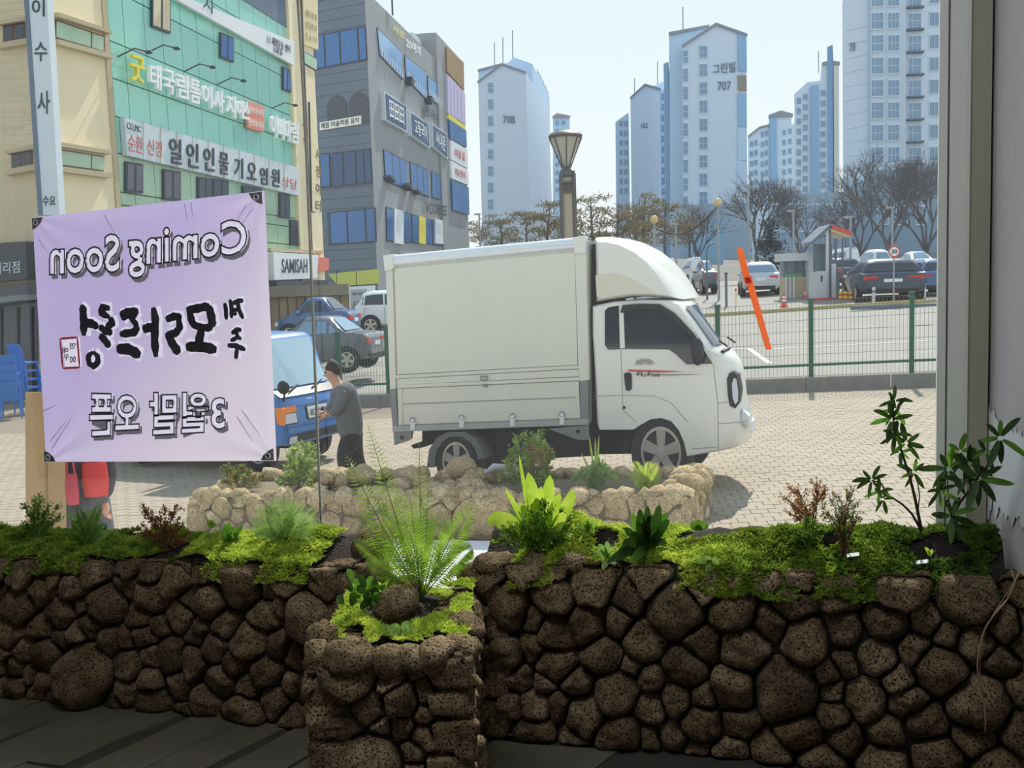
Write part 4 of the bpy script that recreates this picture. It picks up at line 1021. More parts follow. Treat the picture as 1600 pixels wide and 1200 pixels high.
# person carrying red bags behind the banner
gq2 = W(143, 905, 8.3); gq2.z = zg(gq2.x, gq2.y) + .02
P2 = thing('person', 'person in dark trousers carrying red bags, legs showing under the lilac banner', 'person', gq2, 0)
h0 = .0
M_coat = mat('charcoal_coat', (.27, .26, .27), .9); M_bag = mat('red_cloth', (.88, .30, .27), .7, trans=.3); M_bagd = mat('pink_red_cloth', (.80, .30, .34), .7, trans=.3); M_tro = mat('grey_trousers', (.34, .34, .36), .9)
b2 = [[(0, 0, .86, (.15, .11)), (0, 0, 1.05, (.15, .11)), (0, 0, 1.28, (.17, .11)), (0, 0, 1.38, (.07, .06)), (0, .0, 1.47, (.075, .08)), (0, 0, 1.57, (.08, .085))],
      [('c', 0, 0), (-.1, 0, .78, .09), (-.12, -.02, .45, .065), (-.13, 0, .1, .05), (-.13, -.08, .05, .04)],
      [('c', 0, 0), (.1, 0, .78, .09), (.11, .06, .45, .065), (.14, .1, .1, .05), (.14, .02, .05, .04)],
      [('c', 0, 2), (-.19, 0, 1.28, .055), (-.22, .02, 1.05, .045), (-.2, -.04, .84, .03)],
      [('c', 0, 2), (.19, 0, 1.28, .055), (.21, .02, 1.05, .045), (.18, -.04, .84, .03)]]
skin_body('body', b2, M_skin, P2)
skin_body('coat', [g2([(0, 0, .74, (.16, .125))] + b2[0][:3] + [(0, 0, 1.36, (.085, .07))], .03)], M_coat, P2)
for q_ in (b2[3], b2[4]): skin_body('sleeve', [g2([(q_[1][0] * .6, 0, 1.29, .09)] + q_[1:4], .022)], M_coat, P2)
skin_body('trousers', [g2([(0, 0, .98, (.145, .105))] + b2[0][:1], .025), g2([('c', 0, 1)] + b2[1][1:4], .025), g2([('c', 0, 1)] + b2[2][1:4], .025)], M_tro, P2)
skin_body('hair', [[(0, .02, 1.6, (.085, .09)), (0, .03, 1.52, (.085, .08))]], M_hair, P2)
hand(P2, (-.2, -.04, .82), (0, -.1, -1), M_skin); hand(P2, (.18, -.04, .82), (0, -.1, -1), M_skin)
for x, y in ((-.13, -.06), (.14, .03)): MB().ball((x, y - .02, .045), .06, 10, (.8, 1.7, .75)).build('shoe', M_ink, P2, True)
def bag(label, x, y, z, w_, h, m):
    t = thing('shopping_bag', label, 'bag', gq2 + Vector((x, y, z)), R(10))
    mb = MB(); rows = []
    for k, (f, d) in enumerate(((.9, .3), (1, 1), (1.02, 1), (.98, .6), (.92, .15))):
        zz = h * k / 4; rows.append([(w_ / 2 * f * math.cos(a), .06 * d * math.sin(a) * (1 + .2 * math.sin(3 * a + k)), zz) for a in np.linspace(0, 6.283, 17)[:-1]])
    mb.grid(rows, True); mb.f.append(tuple(range(15, -1, -1))); mb.build('bag_body', m, t, True)
    MB().tube([(-w_ * .3, 0, h), (-w_ * .2, 0, h + .13), (w_ * .2, 0, h + .13), (w_ * .3, 0, h)], .008, 6).build('bag_handle', m, t)
bag('pink red shopping bag hanging lower, nearest the cardboard sheet', .005, -.25, .84, .10, .25, M_bagd)
bag('bright red shopping bag under the middle of the lilac banner', .155, -.15, .88, .2, .28, M_bag)
# cardboard sheet
M_card = mat('brown_cardboard', (.66, .54, .37), .85, var=.04, scale=6)
gc = W(66, 862, 8.0); gc.z = zg(gc.x, gc.y) + .02
CB = thing('cardboard_sheet', 'tall brown cardboard sheet standing left behind the lilac banner', 'cardboard', gc, R(-12))
a = [W(32, 790, 8.0), W(104, 800, 8.0), W(112, 610, 8.2), W(40, 612, 8.2)]
wd = .42; h = a[3].z - gc.z
mb = MB(); mb.add([(-.19, -.0, 0), (.19, 0, 0), (.22, .12, h), (-.13, .12, h), (-.19, .02, 0), (.15, .02, 0), (.17, .14, h), (-.13, .14, h)], [(0, 1, 2, 3), (7, 6, 5, 4), (0, 4, 5, 1), (1, 5, 6, 2), (2, 6, 7, 3), (3, 7, 4, 0)])
mb.build('sheet', M_card, CB)
mb = MB(); mb.add([(-.02, -.006, 0), (.02, -.006, 0), (.06, .114, h), (.05, .114, h)], [(0, 1, 2, 3)]); mb.build('fold_line', mat('cardboard_fold', (.58, .47, .31), .9), CB)
# ------------------------------------------------------------------ left: cream building with green glass front
M_cream = mat('cream_plaster', (.93, .87, .72), .9, var=.05, scale=.5, bump=.1, bscale=12)
M_cream_d = mat('cream_ledge', (.74, .68, .56), .9)
M_gglass = mat('green_glass', (.55, .80, .73), .18, var=.07, scale=.25, spec=.6)
M_gglass_p = mat('pale_green_glass', (.66, .78, .66), .2, var=.12, scale=.6)
M_gframe = mat('green_glass_joint', (.30, .50, .44), .6)
M_wdark = mat('dark_window', (.24, .27, .31), .15, spec=.7)
M_wframe = mat('dark_window_frame', (.22, .25, .30), .5)
M_brown = mat('brown_window_frame', (.46, .34, .24), .6)
M_wblue = mat('blue_window_glass', (.22, .42, .66), .12, var=.15, scale=.3, spec=.7)
M_sign = mat('white_sign_face', (.90, .91, .92), .6)
M_signg = mat('pale_grey_sign_face', (.80, .84, .86), .6)
M_ltr = mat('dark_sign_letters', (.22, .26, .31), .6)
M_wl = mat('white_sign_letters', (.96, .96, .96), .5)
M_yl = mat('yellow_sign_letters', (.93, .87, .30), .5)
M_rl = mat('red_sign_letters', (.82, .42, .38), .6)
M_dstone = mat('dark_grey_cladding', (.40, .46, .53), .7, var=.06, scale=.4)
M_slate = mat('slate_cladding', (.60, .61, .62), .75, var=.05, scale=.6)
M_shop = mat('dark_shopfront', (.26, .27, .28), .5)

VB = math.atan2(1, .1625)
FB = Fr(W(75, 452, 27) * 1, VB); FB.O.z = zg(FB.O.x, FB.O.y) - .1
BG = FB.thing('shop_building', 'cream building at left with green glass front and Korean signs', 'building')
def fq(F, pts, y0, y1, name, m, par, w=0): return MB().prism([F.uz(*p, w=w) for p in pts], y0, y1).build(name, m, par)
u1 = FB.uz(497, 300)[0]; ug = FB.uz(182, 250)[0]; up = FB.uz(459, 250)[0]
ztop = 22
MB().box(0, u1, .3, 9, 0, ztop).build('wall', M_cream, BG)
zs_ = FB.uz(430, 396)[1]
MB().box(-.0, ug, 0, .3, 0, ztop).build('stair_bay_wall', M_cream, BG)
MB().box(up, u1, -.12, .3, 0, ztop).build('corner_pilaster', M_cream, BG)
MB().box(ug - .25, ug, -.05, .3, 0, ztop).build('edge_trim', M_cream_d, BG)
MB().box(ug, up, .1, .3, zs_, ztop).build('curtain_backing', M_gframe, BG)
# green glass panels, one by one
cu_ = [FB.uz(x, 200)[0] for x in (183, 206, 238, 265, 294, 318, 344, 366, 386, 407, 426, 444, 459)]
zrow = [FB.uz(190, y)[1] for y in (395, 360, 320, 300, 240, 184, 126, 70, -10, -80, -150)]
zrow = sorted(zrow)
low = FB.uz(190, 238)[1]
for i, (a, b) in enumerate(zip(cu_, cu_[1:])):
    for c, d in zip(zrow, zrow[1:]):
        if c < zs_ - 1: continue
        MB().box(a + .02, b - .02, .04, .12, max(c, zs_) + .02, d - .02).build('glass_panel', M_gglass_p if d <= low + .1 else M_gglass, BG)
def winbox(F, par, pts, fm, gm, mull=(), w0=-.04, d=.06, nm='window'):
    """framed window from its 4 pixel corners (tl, tr, br, bl)"""
    q = [F.uz(*p) for p in pts]; cx = sum(p[0] for p in q) / 4; cz = sum(p[1] for p in q) / 4
    h = abs(q[0][1] - q[3][1]); wdt = abs(q[1][0] - q[0][0]); t = min(.07, h * .08, wdt * .1)
    o = MB().prism(q, w0, w0 + d).build(nm, fm, par)
    L = lambda p, q_, f: (p[0] + (q_[0] - p[0]) * f, p[1] + (q_[1] - p[1]) * f)
    cuts = [0] + list(mull) + [1]
    for f0, f1 in zip(cuts, cuts[1:]):
        a, b, c, e = L(q[0], q[1], f0), L(q[0], q[1], f1), L(q[3], q[2], f1), L(q[3], q[2], f0)
        pq = [(a[0] + t, a[1] - t), (b[0] - t, b[1] - t), (c[0] - t, c[1] + t), (e[0] + t, e[1] + t)]
        MB().prism(pq, w0 - .012, w0).build('pane', gm, o)
    return o
for x0, x1, y0, y1 in ((236, 265, -14, 42), (343, 364, 50, 90), (441, 454, 104, 140)):
    s = (x1 - x0) * .42
    winbox(FB, BG, ((x0, y0), (x1, y0 + s), (x1, y1 + s * .9), (x0, y1)), M_wframe, M_wblue if x0 > 300 else mat('cream_blind', (.86, .8, .66), .7), (.5,))
for x0, x1, y0, y1, g in ((195, 222, 252, 300, M_wdark), (254, 281, 264, 312, M_wdark), (308, 330, 276, 312, M_wdark), (331, 356, 279, 316, M_wdark), (378, 408, 290, 316, M_wdark), (436, 452, 302, 340, M_wdark), (453, 467, 343, 383, M_wdark)):
    s = (x1 - x0) * .16
    winbox(FB, BG, ((x0, y0), (x1, y0 + s), (x1, y1 + s * .6), (x0, y1)), M_wframe, g, (.5,))
for x0, x1, y0 in ((372, 392, 385), (398, 412, 386), (414, 436, 386)):
    pass
# strip windows of the stair bay
for (ya, yb, yc, yd) in ((30, 56, 82, 60), (232, 244, 268, 258)):
    o = winbox(FB, BG, ((85, ya), (161, yb), (161, yc), (85, yd)), M_brown, M_gglass_p, (.72,), w0=-.03)
    fq(FB, ((80, ya - 10), (165, yb - 8), (165, yb - 2), (80, ya - 3)), -.22, 0, 'window_ledge', M_cream_d, BG)
    fq(FB, ((80, yd + 2), (166, yc + 3), (166, yc + 11), (80, yd + 10)), -.22, 0, 'window_ledge', M_cream_d, BG)
# signs on the glass
o = fq(FB, ((262, -12), (453, 66), (453, 103), (267, 0)), -.2, -.06, 'sign_band', M_sign, BG)
txt('사', 0, 0, 0, 0, -.21, M_ltr, o, quad=[FB.uz(309, 16), FB.uz(326, 24), FB.uz(326, 2), FB.uz(309, -6)])
txt('1:1 재활운동 센터', 0, 0, 0, 0, -.21, M_ltr, o, quad=[FB.uz(410, 68), FB.uz(446, 84), FB.uz(446, 72), FB.uz(410, 54)])
txt('LS운동', 0, 0, 0, 0, -.21, M_ltr, o, quad=[FB.uz(420, 82), FB.uz(434, 88), FB.uz(434, 79), FB.uz(420, 73)])
chars = [('굿', 192, 214, 84, 126, M_yl), ('태', 222, 240, 98, 138, M_wl), ('국', 243, 261, 106, 145, M_wl), ('림', 265, 283, 113, 152, M_wl), ('톰', 286, 302, 122, 160, M_wl), ('이', 305, 321, 130, 166, M_wl), ('사', 324, 340, 138, 174, M_wl), ('지', 343, 358, 146, 182, M_wl), ('예', 361, 371, 155, 184, M_wl), ('스', 372, 380, 158, 186, M_wl)]
sg = None
for ch, x0, x1, y0, y1, m in chars + [(c, 414 + 11 * i, 424 + 11 * i, 178 + 4 * i, 214 + 3 * i, M_wl) for i, c in enumerate('이뻐마림')]:
    s = (x1 - x0) * .38
    txt(ch, 0, 0, 0, 0, -.16, m, BG, 'sign_letter', .12, quad=[FB.uz(x0, y1), FB.uz(x1, y1 + s * .7), FB.uz(x1, y0 + s), FB.uz(x0, y0)], bold=.015)
o = fq(FB, ((382, 158), (409, 167), (409, 207), (383, 200)), -.1, .0, 'sign_panel', mat('salmon_sign', (.90, .56, .47), .6), BG)
for ya in (164, 184): txt('경락마사지', 0, 0, 0, 0, -.11, M_wl, o, quad=[FB.uz(384, ya + 13), FB.uz(407, ya + 19), FB.uz(407, ya + 8), FB.uz(384, ya + 1)])
for x, y in ((186, 84), (232, 78), (291, 107), (342, 128), (427, 166)):
    q = FB.uz(x, y); mb = MB(); mb.tube([(q[0], .1, q[1] - .1), (q[0], -.5, q[1] + .12), (q[0], -.9, q[1])], .025, 5); mb.ball((q[0], -.95, q[1] - .02), .09, 6, (1, 1.4, .7)); mb.build('sign_lamp', M_wframe, BG)
o = fq(FB, ((188, 184), (461, 262), (463, 306), (192, 243)), -.14, .02, 'sign_band', M_signg, BG)
for i in range(1, 11):
    f = i / 11; x = 188 + 274 * (f ** .93); y0 = 184 + 78 * f; y1 = 243 + 63 * f
    a, b = FB.uz(x, y0), FB.uz(x, y1); MB().tube([(a[0], -.145, a[1]), (b[0], -.145, b[1])], .015, 4).build('panel_joint', M_cream_d, o)
for ch, x0, x1, y0, y1 in (('얼', 257, 276, 214, 255), ('인', 284, 303, 221, 261), ('인', 311, 328, 228, 266), ('물', 336, 350, 237, 272), ('기', 360, 373, 245, 278), ('오', 380, 394, 252, 280), ('염', 400, 412, 260, 288), ('원', 418, 431, 262, 291)):
    s = (x1 - x0) * .27
    txt(ch, 0, 0, 0, 0, -.15, M_ltr, o, th=.04, quad=[FB.uz(x0, y1), FB.uz(x1, y1 + s * .6), FB.uz(x1, y0 + s), FB.uz(x0, y0)], bold=.01)
txt('CO,MC', 0, 0, 0, 0, -.15, M_ltr, o, quad=[FB.uz(191, 203), FB.uz(213, 209), FB.uz(213, 198), FB.uz(191, 191)])
for i, s_ in enumerate(('순환', '신경')): txt(s_, 0, 0, 0, 0, -.15, M_rl, o, quad=[FB.uz(193 + 30 * i, 236 + 6 * i), FB.uz(216 + 30 * i, 241 + 6 * i), FB.uz(216 + 30 * i, 215 + 7 * i), FB.uz(193 + 30 * i, 209 + 7 * i)])
txt('상담', 0, 0, 0, 0, -.15, M_rl, o, quad=[FB.uz(435, 291), FB.uz(459, 297), FB.uz(459, 282), FB.uz(435, 275)])
# ground floor fascia sign, small red sign, pilaster column of letters, pipes
o = fq(FB, ((414, 394), (486, 399), (484, 435), (416, 438)), -.35, -.05, 'fascia_sign', M_sign, BG)
txt('SAMISAH', 0, 0, 0, 0, -.36, M_ltr, o, quad=[FB.uz(427, 427), FB.uz(468, 427), FB.uz(468, 405), FB.uz(427, 405)], bold=.01)
o = fq(FB, ((487, 402), (505, 404), (504, 423), (487, 424)), -.3, -.0, 'small_red_sign', mat('coral_sign', (.88, .48, .42), .6), BG)
fq(FB, ((414, 440), (497, 438), (497, 446), (414, 450)), -.5, .3, 'canopy_slab', M_wframe, BG)
fq(FB, ((414, 388), (497, 392), (497, 397), (414, 393)), -.25, .3, 'floor_ledge', M_cream_d, BG)
for i, ch in enumerate('사정여터'): txt(ch, 0, 0, 0, 0, -.13, mat('tan_letters', (.50, .44, .36), .7), BG, 'sign_letter', quad=[FB.uz(489, 250 + 27 * i), FB.uz(497, 251 + 27 * i), FB.uz(497, 233 + 27 * i), FB.uz(489, 231 + 27 * i)], bold=.01)
o = fq(FB, ((467, -10), (490, 0), (491, 78), (468, 70)), -.2, -.1, 'banner_board', mat('yellowed_banner', (.90, .84, .66), .7), BG)
for i in range(3): txt(('세무회계', '상담환영', '24시')[i], 0, 0, 0, 0, -.21, M_cream_d, o, quad=[FB.uz(470, 26 + 18 * i), FB.uz(488, 33 + 17 * i), FB.uz(488, 24 + 17 * i), FB.uz(470, 13 + 18 * i)])
winbox(FB, BG, ((469, 80), (490, 92), (490, 112), (470, 100)), M_wframe, M_gglass_p, (), w0=-.16)
for pts in (((463, -20), (467, 80), (474, 240), (481, 400)), ((476, 160), (480, 330), (484, 332)), ((468, 195), (472, 195), (473, 218), (469, 218))):
    MB().tube([(FB.uz(*p)[0], -.2, FB.uz(*p)[1]) for p in pts], .045, 5).build('drain_pipe', M_wframe, BG)
mb = MB()
for r in range(3):
    for k in range(16):
        a = up * .56 + (up * .44) * k / 16; q0 = FB.uz(380, 0)[1]
o = MB().box(FB.uz(376, 10)[0], up, .0, .1, FB.uz(420, 40)[1] + .4, ztop).build('dark_louver_band', M_dstone, BG)
# left return face
FL = Fr(FB.O, math.atan2(-.1625, 1))
BL = FL
o = MB(); 
def bl(pts, y0, y1, name, m): 
    b = MB().prism([FL.uz(*p) for p in pts], y0, y1); b.v = [tuple((FL.P(*v_))) for v_ in b.v]; return b.build(name, m, BG)
def to_bg(ob):
    """re-express an object built in the left-face frame inside the building's frame"""
    ob.matrix_local = (Matrix.Translation(FB.O) @ Matrix.Rotation(FB.a, 4, 'Z')).inverted() @ (Matrix.Translation(FL.O) @ Matrix.Rotation(FL.a, 4, 'Z')); return ob
to_bg(MB().box(-9, -.02, 0, 1, 0, ztop).build('return_wall', M_cream, BG))
for (x0, x1, y0, y1) in ((7, 42, 36, 68), (20, 52, 236, 264)):
    q = winbox(FL, BG, ((x0, y0 + 4), (x1, y0 - 2), (x1, y1 - 6), (x0, y1)), M_brown, M_wdark, (.5,), w0=-.06); to_bg(q)
    to_bg(MB().prism([FL.uz(*p) for p in ((x0 - 4, y0), (x1 + 6, y0 - 8), (x1 + 6, y0 - 2), (x0 - 4, y0 + 6))], -.2, 0).build('window_ledge', M_cream_d, BG))
    to_bg(MB().prism([FL.uz(*p) for p in ((x0 - 4, y1 + 2), (x1 + 6, y1 - 6), (x1 + 6, y1 + 3), (x0 - 4, y1 + 11))], -.2, 0).build('window_ledge', M_cream_d, BG))
to_bg(MB().prism([FL.uz(*p) for p in ((-60, 386), (60, 378), (60, 436), (-60, 446))], -.5, 0).build('shop_fascia', M_shop, BG))
q = txt('OTO', 0, 0, 0, 0, -.51, M_signg, BG, quad=[FL.uz(2, 401), FL.uz(20, 400), FL.uz(20, 393), FL.uz(2, 394)]); to_bg(q)
q = txt('리페리점', 0, 0, 0, 0, -.51, M_signg, BG, quad=[FL.uz(-4, 430), FL.uz(50, 426), FL.uz(50, 408), FL.uz(-4, 412)]); to_bg(q)
to_bg(MB().prism([FL.uz(*p) for p in ((-60, 452), (60, 440), (60, 620), (-60, 640))], -.06, 0).build('shop_glass_front', M_wdark, BG))
to_bg(MB().prism([FL.uz(*p) for p in ((-60, 474), (62, 460), (62, 468), (-60, 486))], -.9, 0).build('awning', mat('grey_awning', (.50, .52, .53), .8), BG))
for x in (4, 30, 52): to_bg(MB().prism([FL.uz(*p) for p in ((x, 480), (x + 2, 480), (x + 2, 635), (x, 635))], -.12, 0).build('shop_mullion', M_shop, BG))
# ground floor of the long front: dark shops behind the banner
a = FB.uz(190, 450)[0]
MB().box(0, up, -.02, .1, 0, zs_ - .8).build('shopfronts', M_wdark, BG)
# upright blade sign on the corner
FS = Fr(W(68, 400, 26.2), 0); zgs = zg(FS.O.x, FS.O.y); FS.O.z = zgs
BS = FS.thing('blade_sign', 'tall white upright sign with black Korean letters on the cream building corner', 'sign')
qs = [FS.uz(*p) for p in ((42, -30), (72, -30), (93, 336), (66, 336))]
MB().prism(qs, 0, .35).build('sign_board', M_signg, BS)
MB().prism([FS.uz(*p) for p in ((36, -30), (43, -30), (67, 336), (60, 336))], -.02, .4).build('sign_edge', M_dstone, BS)
for ch, x0, x1, y0, y1 in (('이', 50, 70, -2, 26), ('수', 54, 74, 66, 96), ('사', 59, 78, 142, 178), ('수요', 67, 87, 306, 322)):
    txt(ch, 0, 0, 0, 0, -.01, M_ltr, BS, quad=[FS.uz(x0, y1), FS.uz(x1, y1), FS.uz(x1, y0), FS.uz(x0, y0)], bold=.01)
MB().box(FS.uz(76, 340)[0], FS.uz(82, 340)[0], .1, .25, 0, FS.uz(80, 330)[1]).build('sign_post', M_dstone, BS)

# ------------------------------------------------------------------ dark grey building
dl = math.atan2(-.486, .874)
O = W(590, 445, 62); O.z = 1.0
FD1 = Fr(O, dl); FD2 = Fr(O, math.atan2(1, .145))
DG = thing('office_building', 'dark grey clad building with blue windows behind the cream building', 'building', O, 0)
def inD(F, ob): ob.matrix_local = Matrix.Rotation(F.a, 4, 'Z'); return ob
zt = FD1.uz(588, -4)[1] + .6
ue = FD2.uz(692, 200)[0]
d1 = FD1.d; d2v = FD2.d
fpz = [(0, 0), tuple((-9 * d1)[:2]), tuple((-9 * d1 + ue * d2v)[:2]), tuple((ue * d2v)[:2])]
MB().prismz(fpz, 0, zt).build('wall', M_slate, DG)
inD(FD1, MB().box(-9, 0.0, -.01, .02, 0, zt).build('end_cladding', M_dstone, DG))
for i in range(1, 40):
    inD(FD1, MB().box(-9, 0, -.022, .0, i * .62 - .02, i * .62).build('cladding_joint', M_wframe, DG))
def dwin(F, pts, mull, g=M_wblue, nm='window'): return inD(F, winbox(F, DG, pts, M_wframe, g, mull, w0=-.06, nm=nm))
dwin(FD1, ((492, 56), (572, 41), (575, 94), (494, 109)), (.2, .5, .85))
dwin(FD1, ((519, 239), (580, 232), (583, 286), (520, 293)), (.3, .62, .82), mat('deep_blue_glass', (.20, .33, .48), .15, spec=.6))
dwin(FD1, ((512, 332), (587, 324), (589, 378), (514, 383)), (.05, .42, .8))
dwin(FD1, ((500, 240), (516, 239), (518, 292), (502, 294)), ())
for xa, xb, ya, yb in ((513, 544, 151, 196), (547, 578, 146, 194)):
    q0 = [FD1.uz(*p) for p in ((xa, yb), (xb, yb))]; r = (q0[1][0] - q0[0][0]) / 2; zt_ = FD1.uz(xa, ya)[1]
    inD(FD1, MB().prism([q0[0], q0[1]] + arc((q0[0][0] + q0[1][0]) / 2, zt_ - r, r, r, 0, 180, 8), -.05, 0).build('arched_window', M_wdark, DG))
o = inD(FD1, MB().prism([FD1.uz(*p) for p in ((502, 192), (566, 181), (566, 194), (502, 204))], -.15, 0).build('sign_banner', M_sign, DG))
q = txt('예림 미술학원 음악', 0, 0, 0, 0, -.16, M_ltr, o, quad=[FD1.uz(504, 202), FD1.uz(564, 192), FD1.uz(564, 183), FD1.uz(504, 193)], bold=.01)
inD(FD1, MB().prism([FD1.uz(*p) for p in ((514, 428), (592, 420), (593, 443), (530, 447))], -.1, 0).build('lime_fascia', mat('lime_fascia', (.72, .76, .38), .6), DG))
for x in (527, 558): inD(FD1, MB().prism([FD1.uz(*p) for p in ((x, 424), (x + 1, 424), (x + 1, 446), (x, 446))], -.11, 0).build('fascia_joint', M_wframe, DG))
def d2(pts, y0, y1, nm, m, par=None):
    o = MB().prism([FD2.uz(*p) for p in pts], y0, y1).build(nm, m, par or DG); return o if par else inD(FD2, o)
def d2t(s, m, pts, par, y=-.3, bold=.01): return txt(s, 0, 0, 0, 0, y, m, par, quad=[FD2.uz(*p) for p in pts], bold=bold)
M_sky_g = mat('sky_blue_glass', (.46, .66, .86), .12, var=.08, scale=.3, spec=.7)
for p, ml in ((((588, 43), (626, 80), (628, 125), (592, 87)), ()), (((631, 85), (664, 112), (665, 156), (633, 123)), ()), (((667, 118), (690, 136), (691, 171), (668, 152)), ())):
    o = dwin(FD2, p, ml, M_sky_g)
    for k in range(9):
        f = (k + .5) / 9; x = p[3][0] + (p[2][0] - p[3][0]) * f; y = p[3][1] + (p[2][1] - p[3][1]) * f
        a, b = FD2.uz(x, y - 1), FD2.uz(x, y - 12); MB().tube([(a[0], -.12, a[1]), (b[0], -.12, b[1])], .05, 4).build('balustrade_bar', M_sign, o)
for (p, s) in ((((594, 142), (630, 166), (631, 208), (596, 188)), '田田田'), (((635, 173), (665, 194), (667, 233), (637, 212)), '고등국어'), (((670, 193), (693, 209), (695, 250), (672, 230)), '사내문')):
    o = d2(p, -.25, 0, 'sign_panel', M_signg); L = lambda i, j, f: (p[i][0] + (p[j][0] - p[i][0]) * f, p[i][1] + (p[j][1] - p[i][1]) * f)
    inner = [(x + (sum(c[0] for c in p) / 4 - x) * .1, y + (sum(c[1] for c in p) / 4 - y) * .12) for x, y in p]
    d2(inner, -.28, -.25, 'sign_face', mat('navy_sign', (.24, .36, .50), .5), o)
    mid = [(x + (sum(c[0] for c in p) / 4 - x) * .35, y + (sum(c[1] for c in p) / 4 - y) * .4) for x, y in p]
    d2t(s, M_wl, [mid[3], mid[2], mid[1], mid[0]], o, -.3)
for p in (((598, 233), (634, 251), (636, 298), (601, 283)), ((639, 252), (668, 265), (670, 309), (642, 298)), ((673, 267), (695, 278), (697, 315), (674, 309)), ((602, 323), (640, 334), (641, 380), (603, 377)), ((642, 334), (672, 343), (673, 382), (643, 380)), ((674, 343), (695, 350), (696, 386), (675, 383))):
    o = dwin(FD2, p, (.33, .66), M_wblue)
for p in (((599, 274), (607, 283), (606, 286), (598, 278)), ((628, 286), (636, 297), (635, 299), (627, 290)), ((641, 294), (649, 303), (648, 305), (640, 297)), ((633, 120), (638, 128), (635, 135), (632, 130)), ((664, 150), (669, 158), (666, 164), (663, 160))):
    d2(p, -.5, -.06, 'open_sash', M_wframe)
for x0, x1, ya, c in ((614, 628, 326, M_sign), (653, 663, 337, M_yl), (678, 696, 342, M_sign)):
    d2(((x0, ya), (x1, ya + 4), (x1, 382), (x0, 380)), -.12, -.05, 'window_poster', c)
for p, s, m in ((((607, 50), (625, 63), (625, 50), (607, 36)), '샤브', M_yl), (((628, 74), (651, 88), (651, 74), (628, 58)), '20여의', M_wl), (((657, 180), (680, 194), (680, 180), (657, 162)), '한국어', M_ltr), (((658, 333), (692, 338), (692, 322), (658, 316)), 'VCOFFEE', M_ltr)):
    inD(FD2, d2t(s, m, p, DG, -.3, .015))
# tower end of the grey building with its coloured sign boards
ua, ub = FD2.uz(690, 200)[0], FD2.uz(724, 200)[0]; zt2 = FD2.uz(690, 64)[1]
inD(FD2, MB().box(ua - 1.5, ub, -.15, 10, 0, zt2).build('tower_wall', M_slate, DG))
for p, m, s in ((((692, 74), (719, 98), (720, 142), (693, 112)), mat('bronze_panel', (.62, .50, .33), .6), ''), (((693, 116), (721, 146), (722, 195), (694, 177)), mat('lilac_grid', (.78, .72, .86), .6), ''), (((695, 178), (722, 197), (722, 204), (695, 186)), M_yl, ''), (((696, 187), (723, 205), (724, 231), (698, 216)), M_wblue, ''), (((699, 219), (725, 234), (726, 264), (699, 249)), M_sign, '미용실'), (((699, 251), (726, 266), (727, 290), (700, 279)), M_sign, '피부관리'), (((700, 282), (727, 293), (728, 336), (702, 328)), M_wblue, '')):
    o = d2(p, -.32, -.15, 'sign_board', m)
    if s: mid = [(x + (sum(c[0] for c in p) / 4 - x) * .4, y + (sum(c[1] for c in p) / 4 - y) * .55) for x, y in p]; d2t(s, M_rl, [mid[3], mid[2], mid[1], mid[0]], o, -.34)
    if m.name == 'lilac_grid':
        for k in range(1, 5):
            f = k / 5; a = (p[0][0] + (p[1][0] - p[0][0]) * f, p[0][1] + (p[1][1] - p[0][1]) * f); b = (p[3][0] + (p[2][0] - p[3][0]) * f, p[3][1] + (p[2][1] - p[3][1]) * f)
            a, b = FD2.uz(*a), FD2.uz(*b); MB().tube([(a[0], -.34, a[1]), (b[0], -.34, b[1])], .06, 4).build('grid_bar', M_sign, o)
MB().tube([(1, 6, zt), (1, 6, zt + 5)], .06, 5).build('roof_mast', M_wframe, DG)
inD(FD2, MB().box(FD2.uz(668, 100)[0], ua - 1.4, 1, 6, zt - 1, zt + 1.4).build('roof_block', M_signg, DG))
# plaster wall, notice board at street level
Fw = Fr(W(470, 500, 40), R(4)); Fw.O.z = zg(Fw.O.x, Fw.O.y)
wt = Fw.thing('slatted_wall', 'weathered brown slatted wall behind the parked cars at left', 'wall')
a = Fw.uz(395, 480)[0]; b = Fw.uz(547, 480)[0]; z1 = Fw.uz(470, 463)[1]; z2 = Fw.uz(470, 446)[1]
MB().box(a, b, .1, .4, -.4, z1).build('wall_core', mat('brown_wall_core', (.45, .40, .33), .9), wt)
k = 0
M_slat = mat('brown_slat', (.60, .54, .44), .9, var=.12, scale=2)
while a + .34 * k < b - .3:
    MB().box(a + .34 * k, a + .34 * k + .28, .04 + .02 * (k % 3), .1, -.3, z1 - .03 * (k % 2)).build('slat', M_slat, wt); k += 1
MB().box(a, b, -.2, .5, z1, z2).build('coping', mat('grey_coping', (.55, .52, .46), .9, var=.1, scale=1), wt)
Fn = Fr(W(564, 480, 38), R(-4)); Fn.O.z = zg(Fn.O.x, Fn.O.y)
nb_ = Fn.thing('notice_board', 'white street notice board between the slatted wall and the grey building', 'notice board')
MB().prism(Fn.quad((545, 448), (585, 446), (585, 492), (546, 494)), 0, .15).build('board', M_sign, nb_)
MB().prism(Fn.quad((548, 453), (573, 451), (573, 489), (549, 490)), -.03, 0).build('notice', mat('grey_notice', (.70, .72, .74), .6), nb_)
MB().prism(Fn.quad((576, 455), (583, 455), (583, 480), (576, 481)), -.03, 0).build('notice', M_signg, nb_)
for x in (550, 581): u, z = Fn.uz(x, 490); MB().box(u - .05, u + .05, .02, .13, -.3, z).build('leg', M_tgrey, nb_)
txt('안내 게시판', 0, 0, 0, 0, -.04, M_ltr, nb_, quad=Fn.quad((551, 462), (571, 461), (571, 456), (551, 457)))
for k in range(3): txt('공고', 0, 0, 0, 0, -.04, M_ltr, nb_, quad=Fn.quad((552 + 7 * k, 482), (557 + 7 * k, 482), (557 + 7 * k, 471), (552 + 7 * k, 471)))

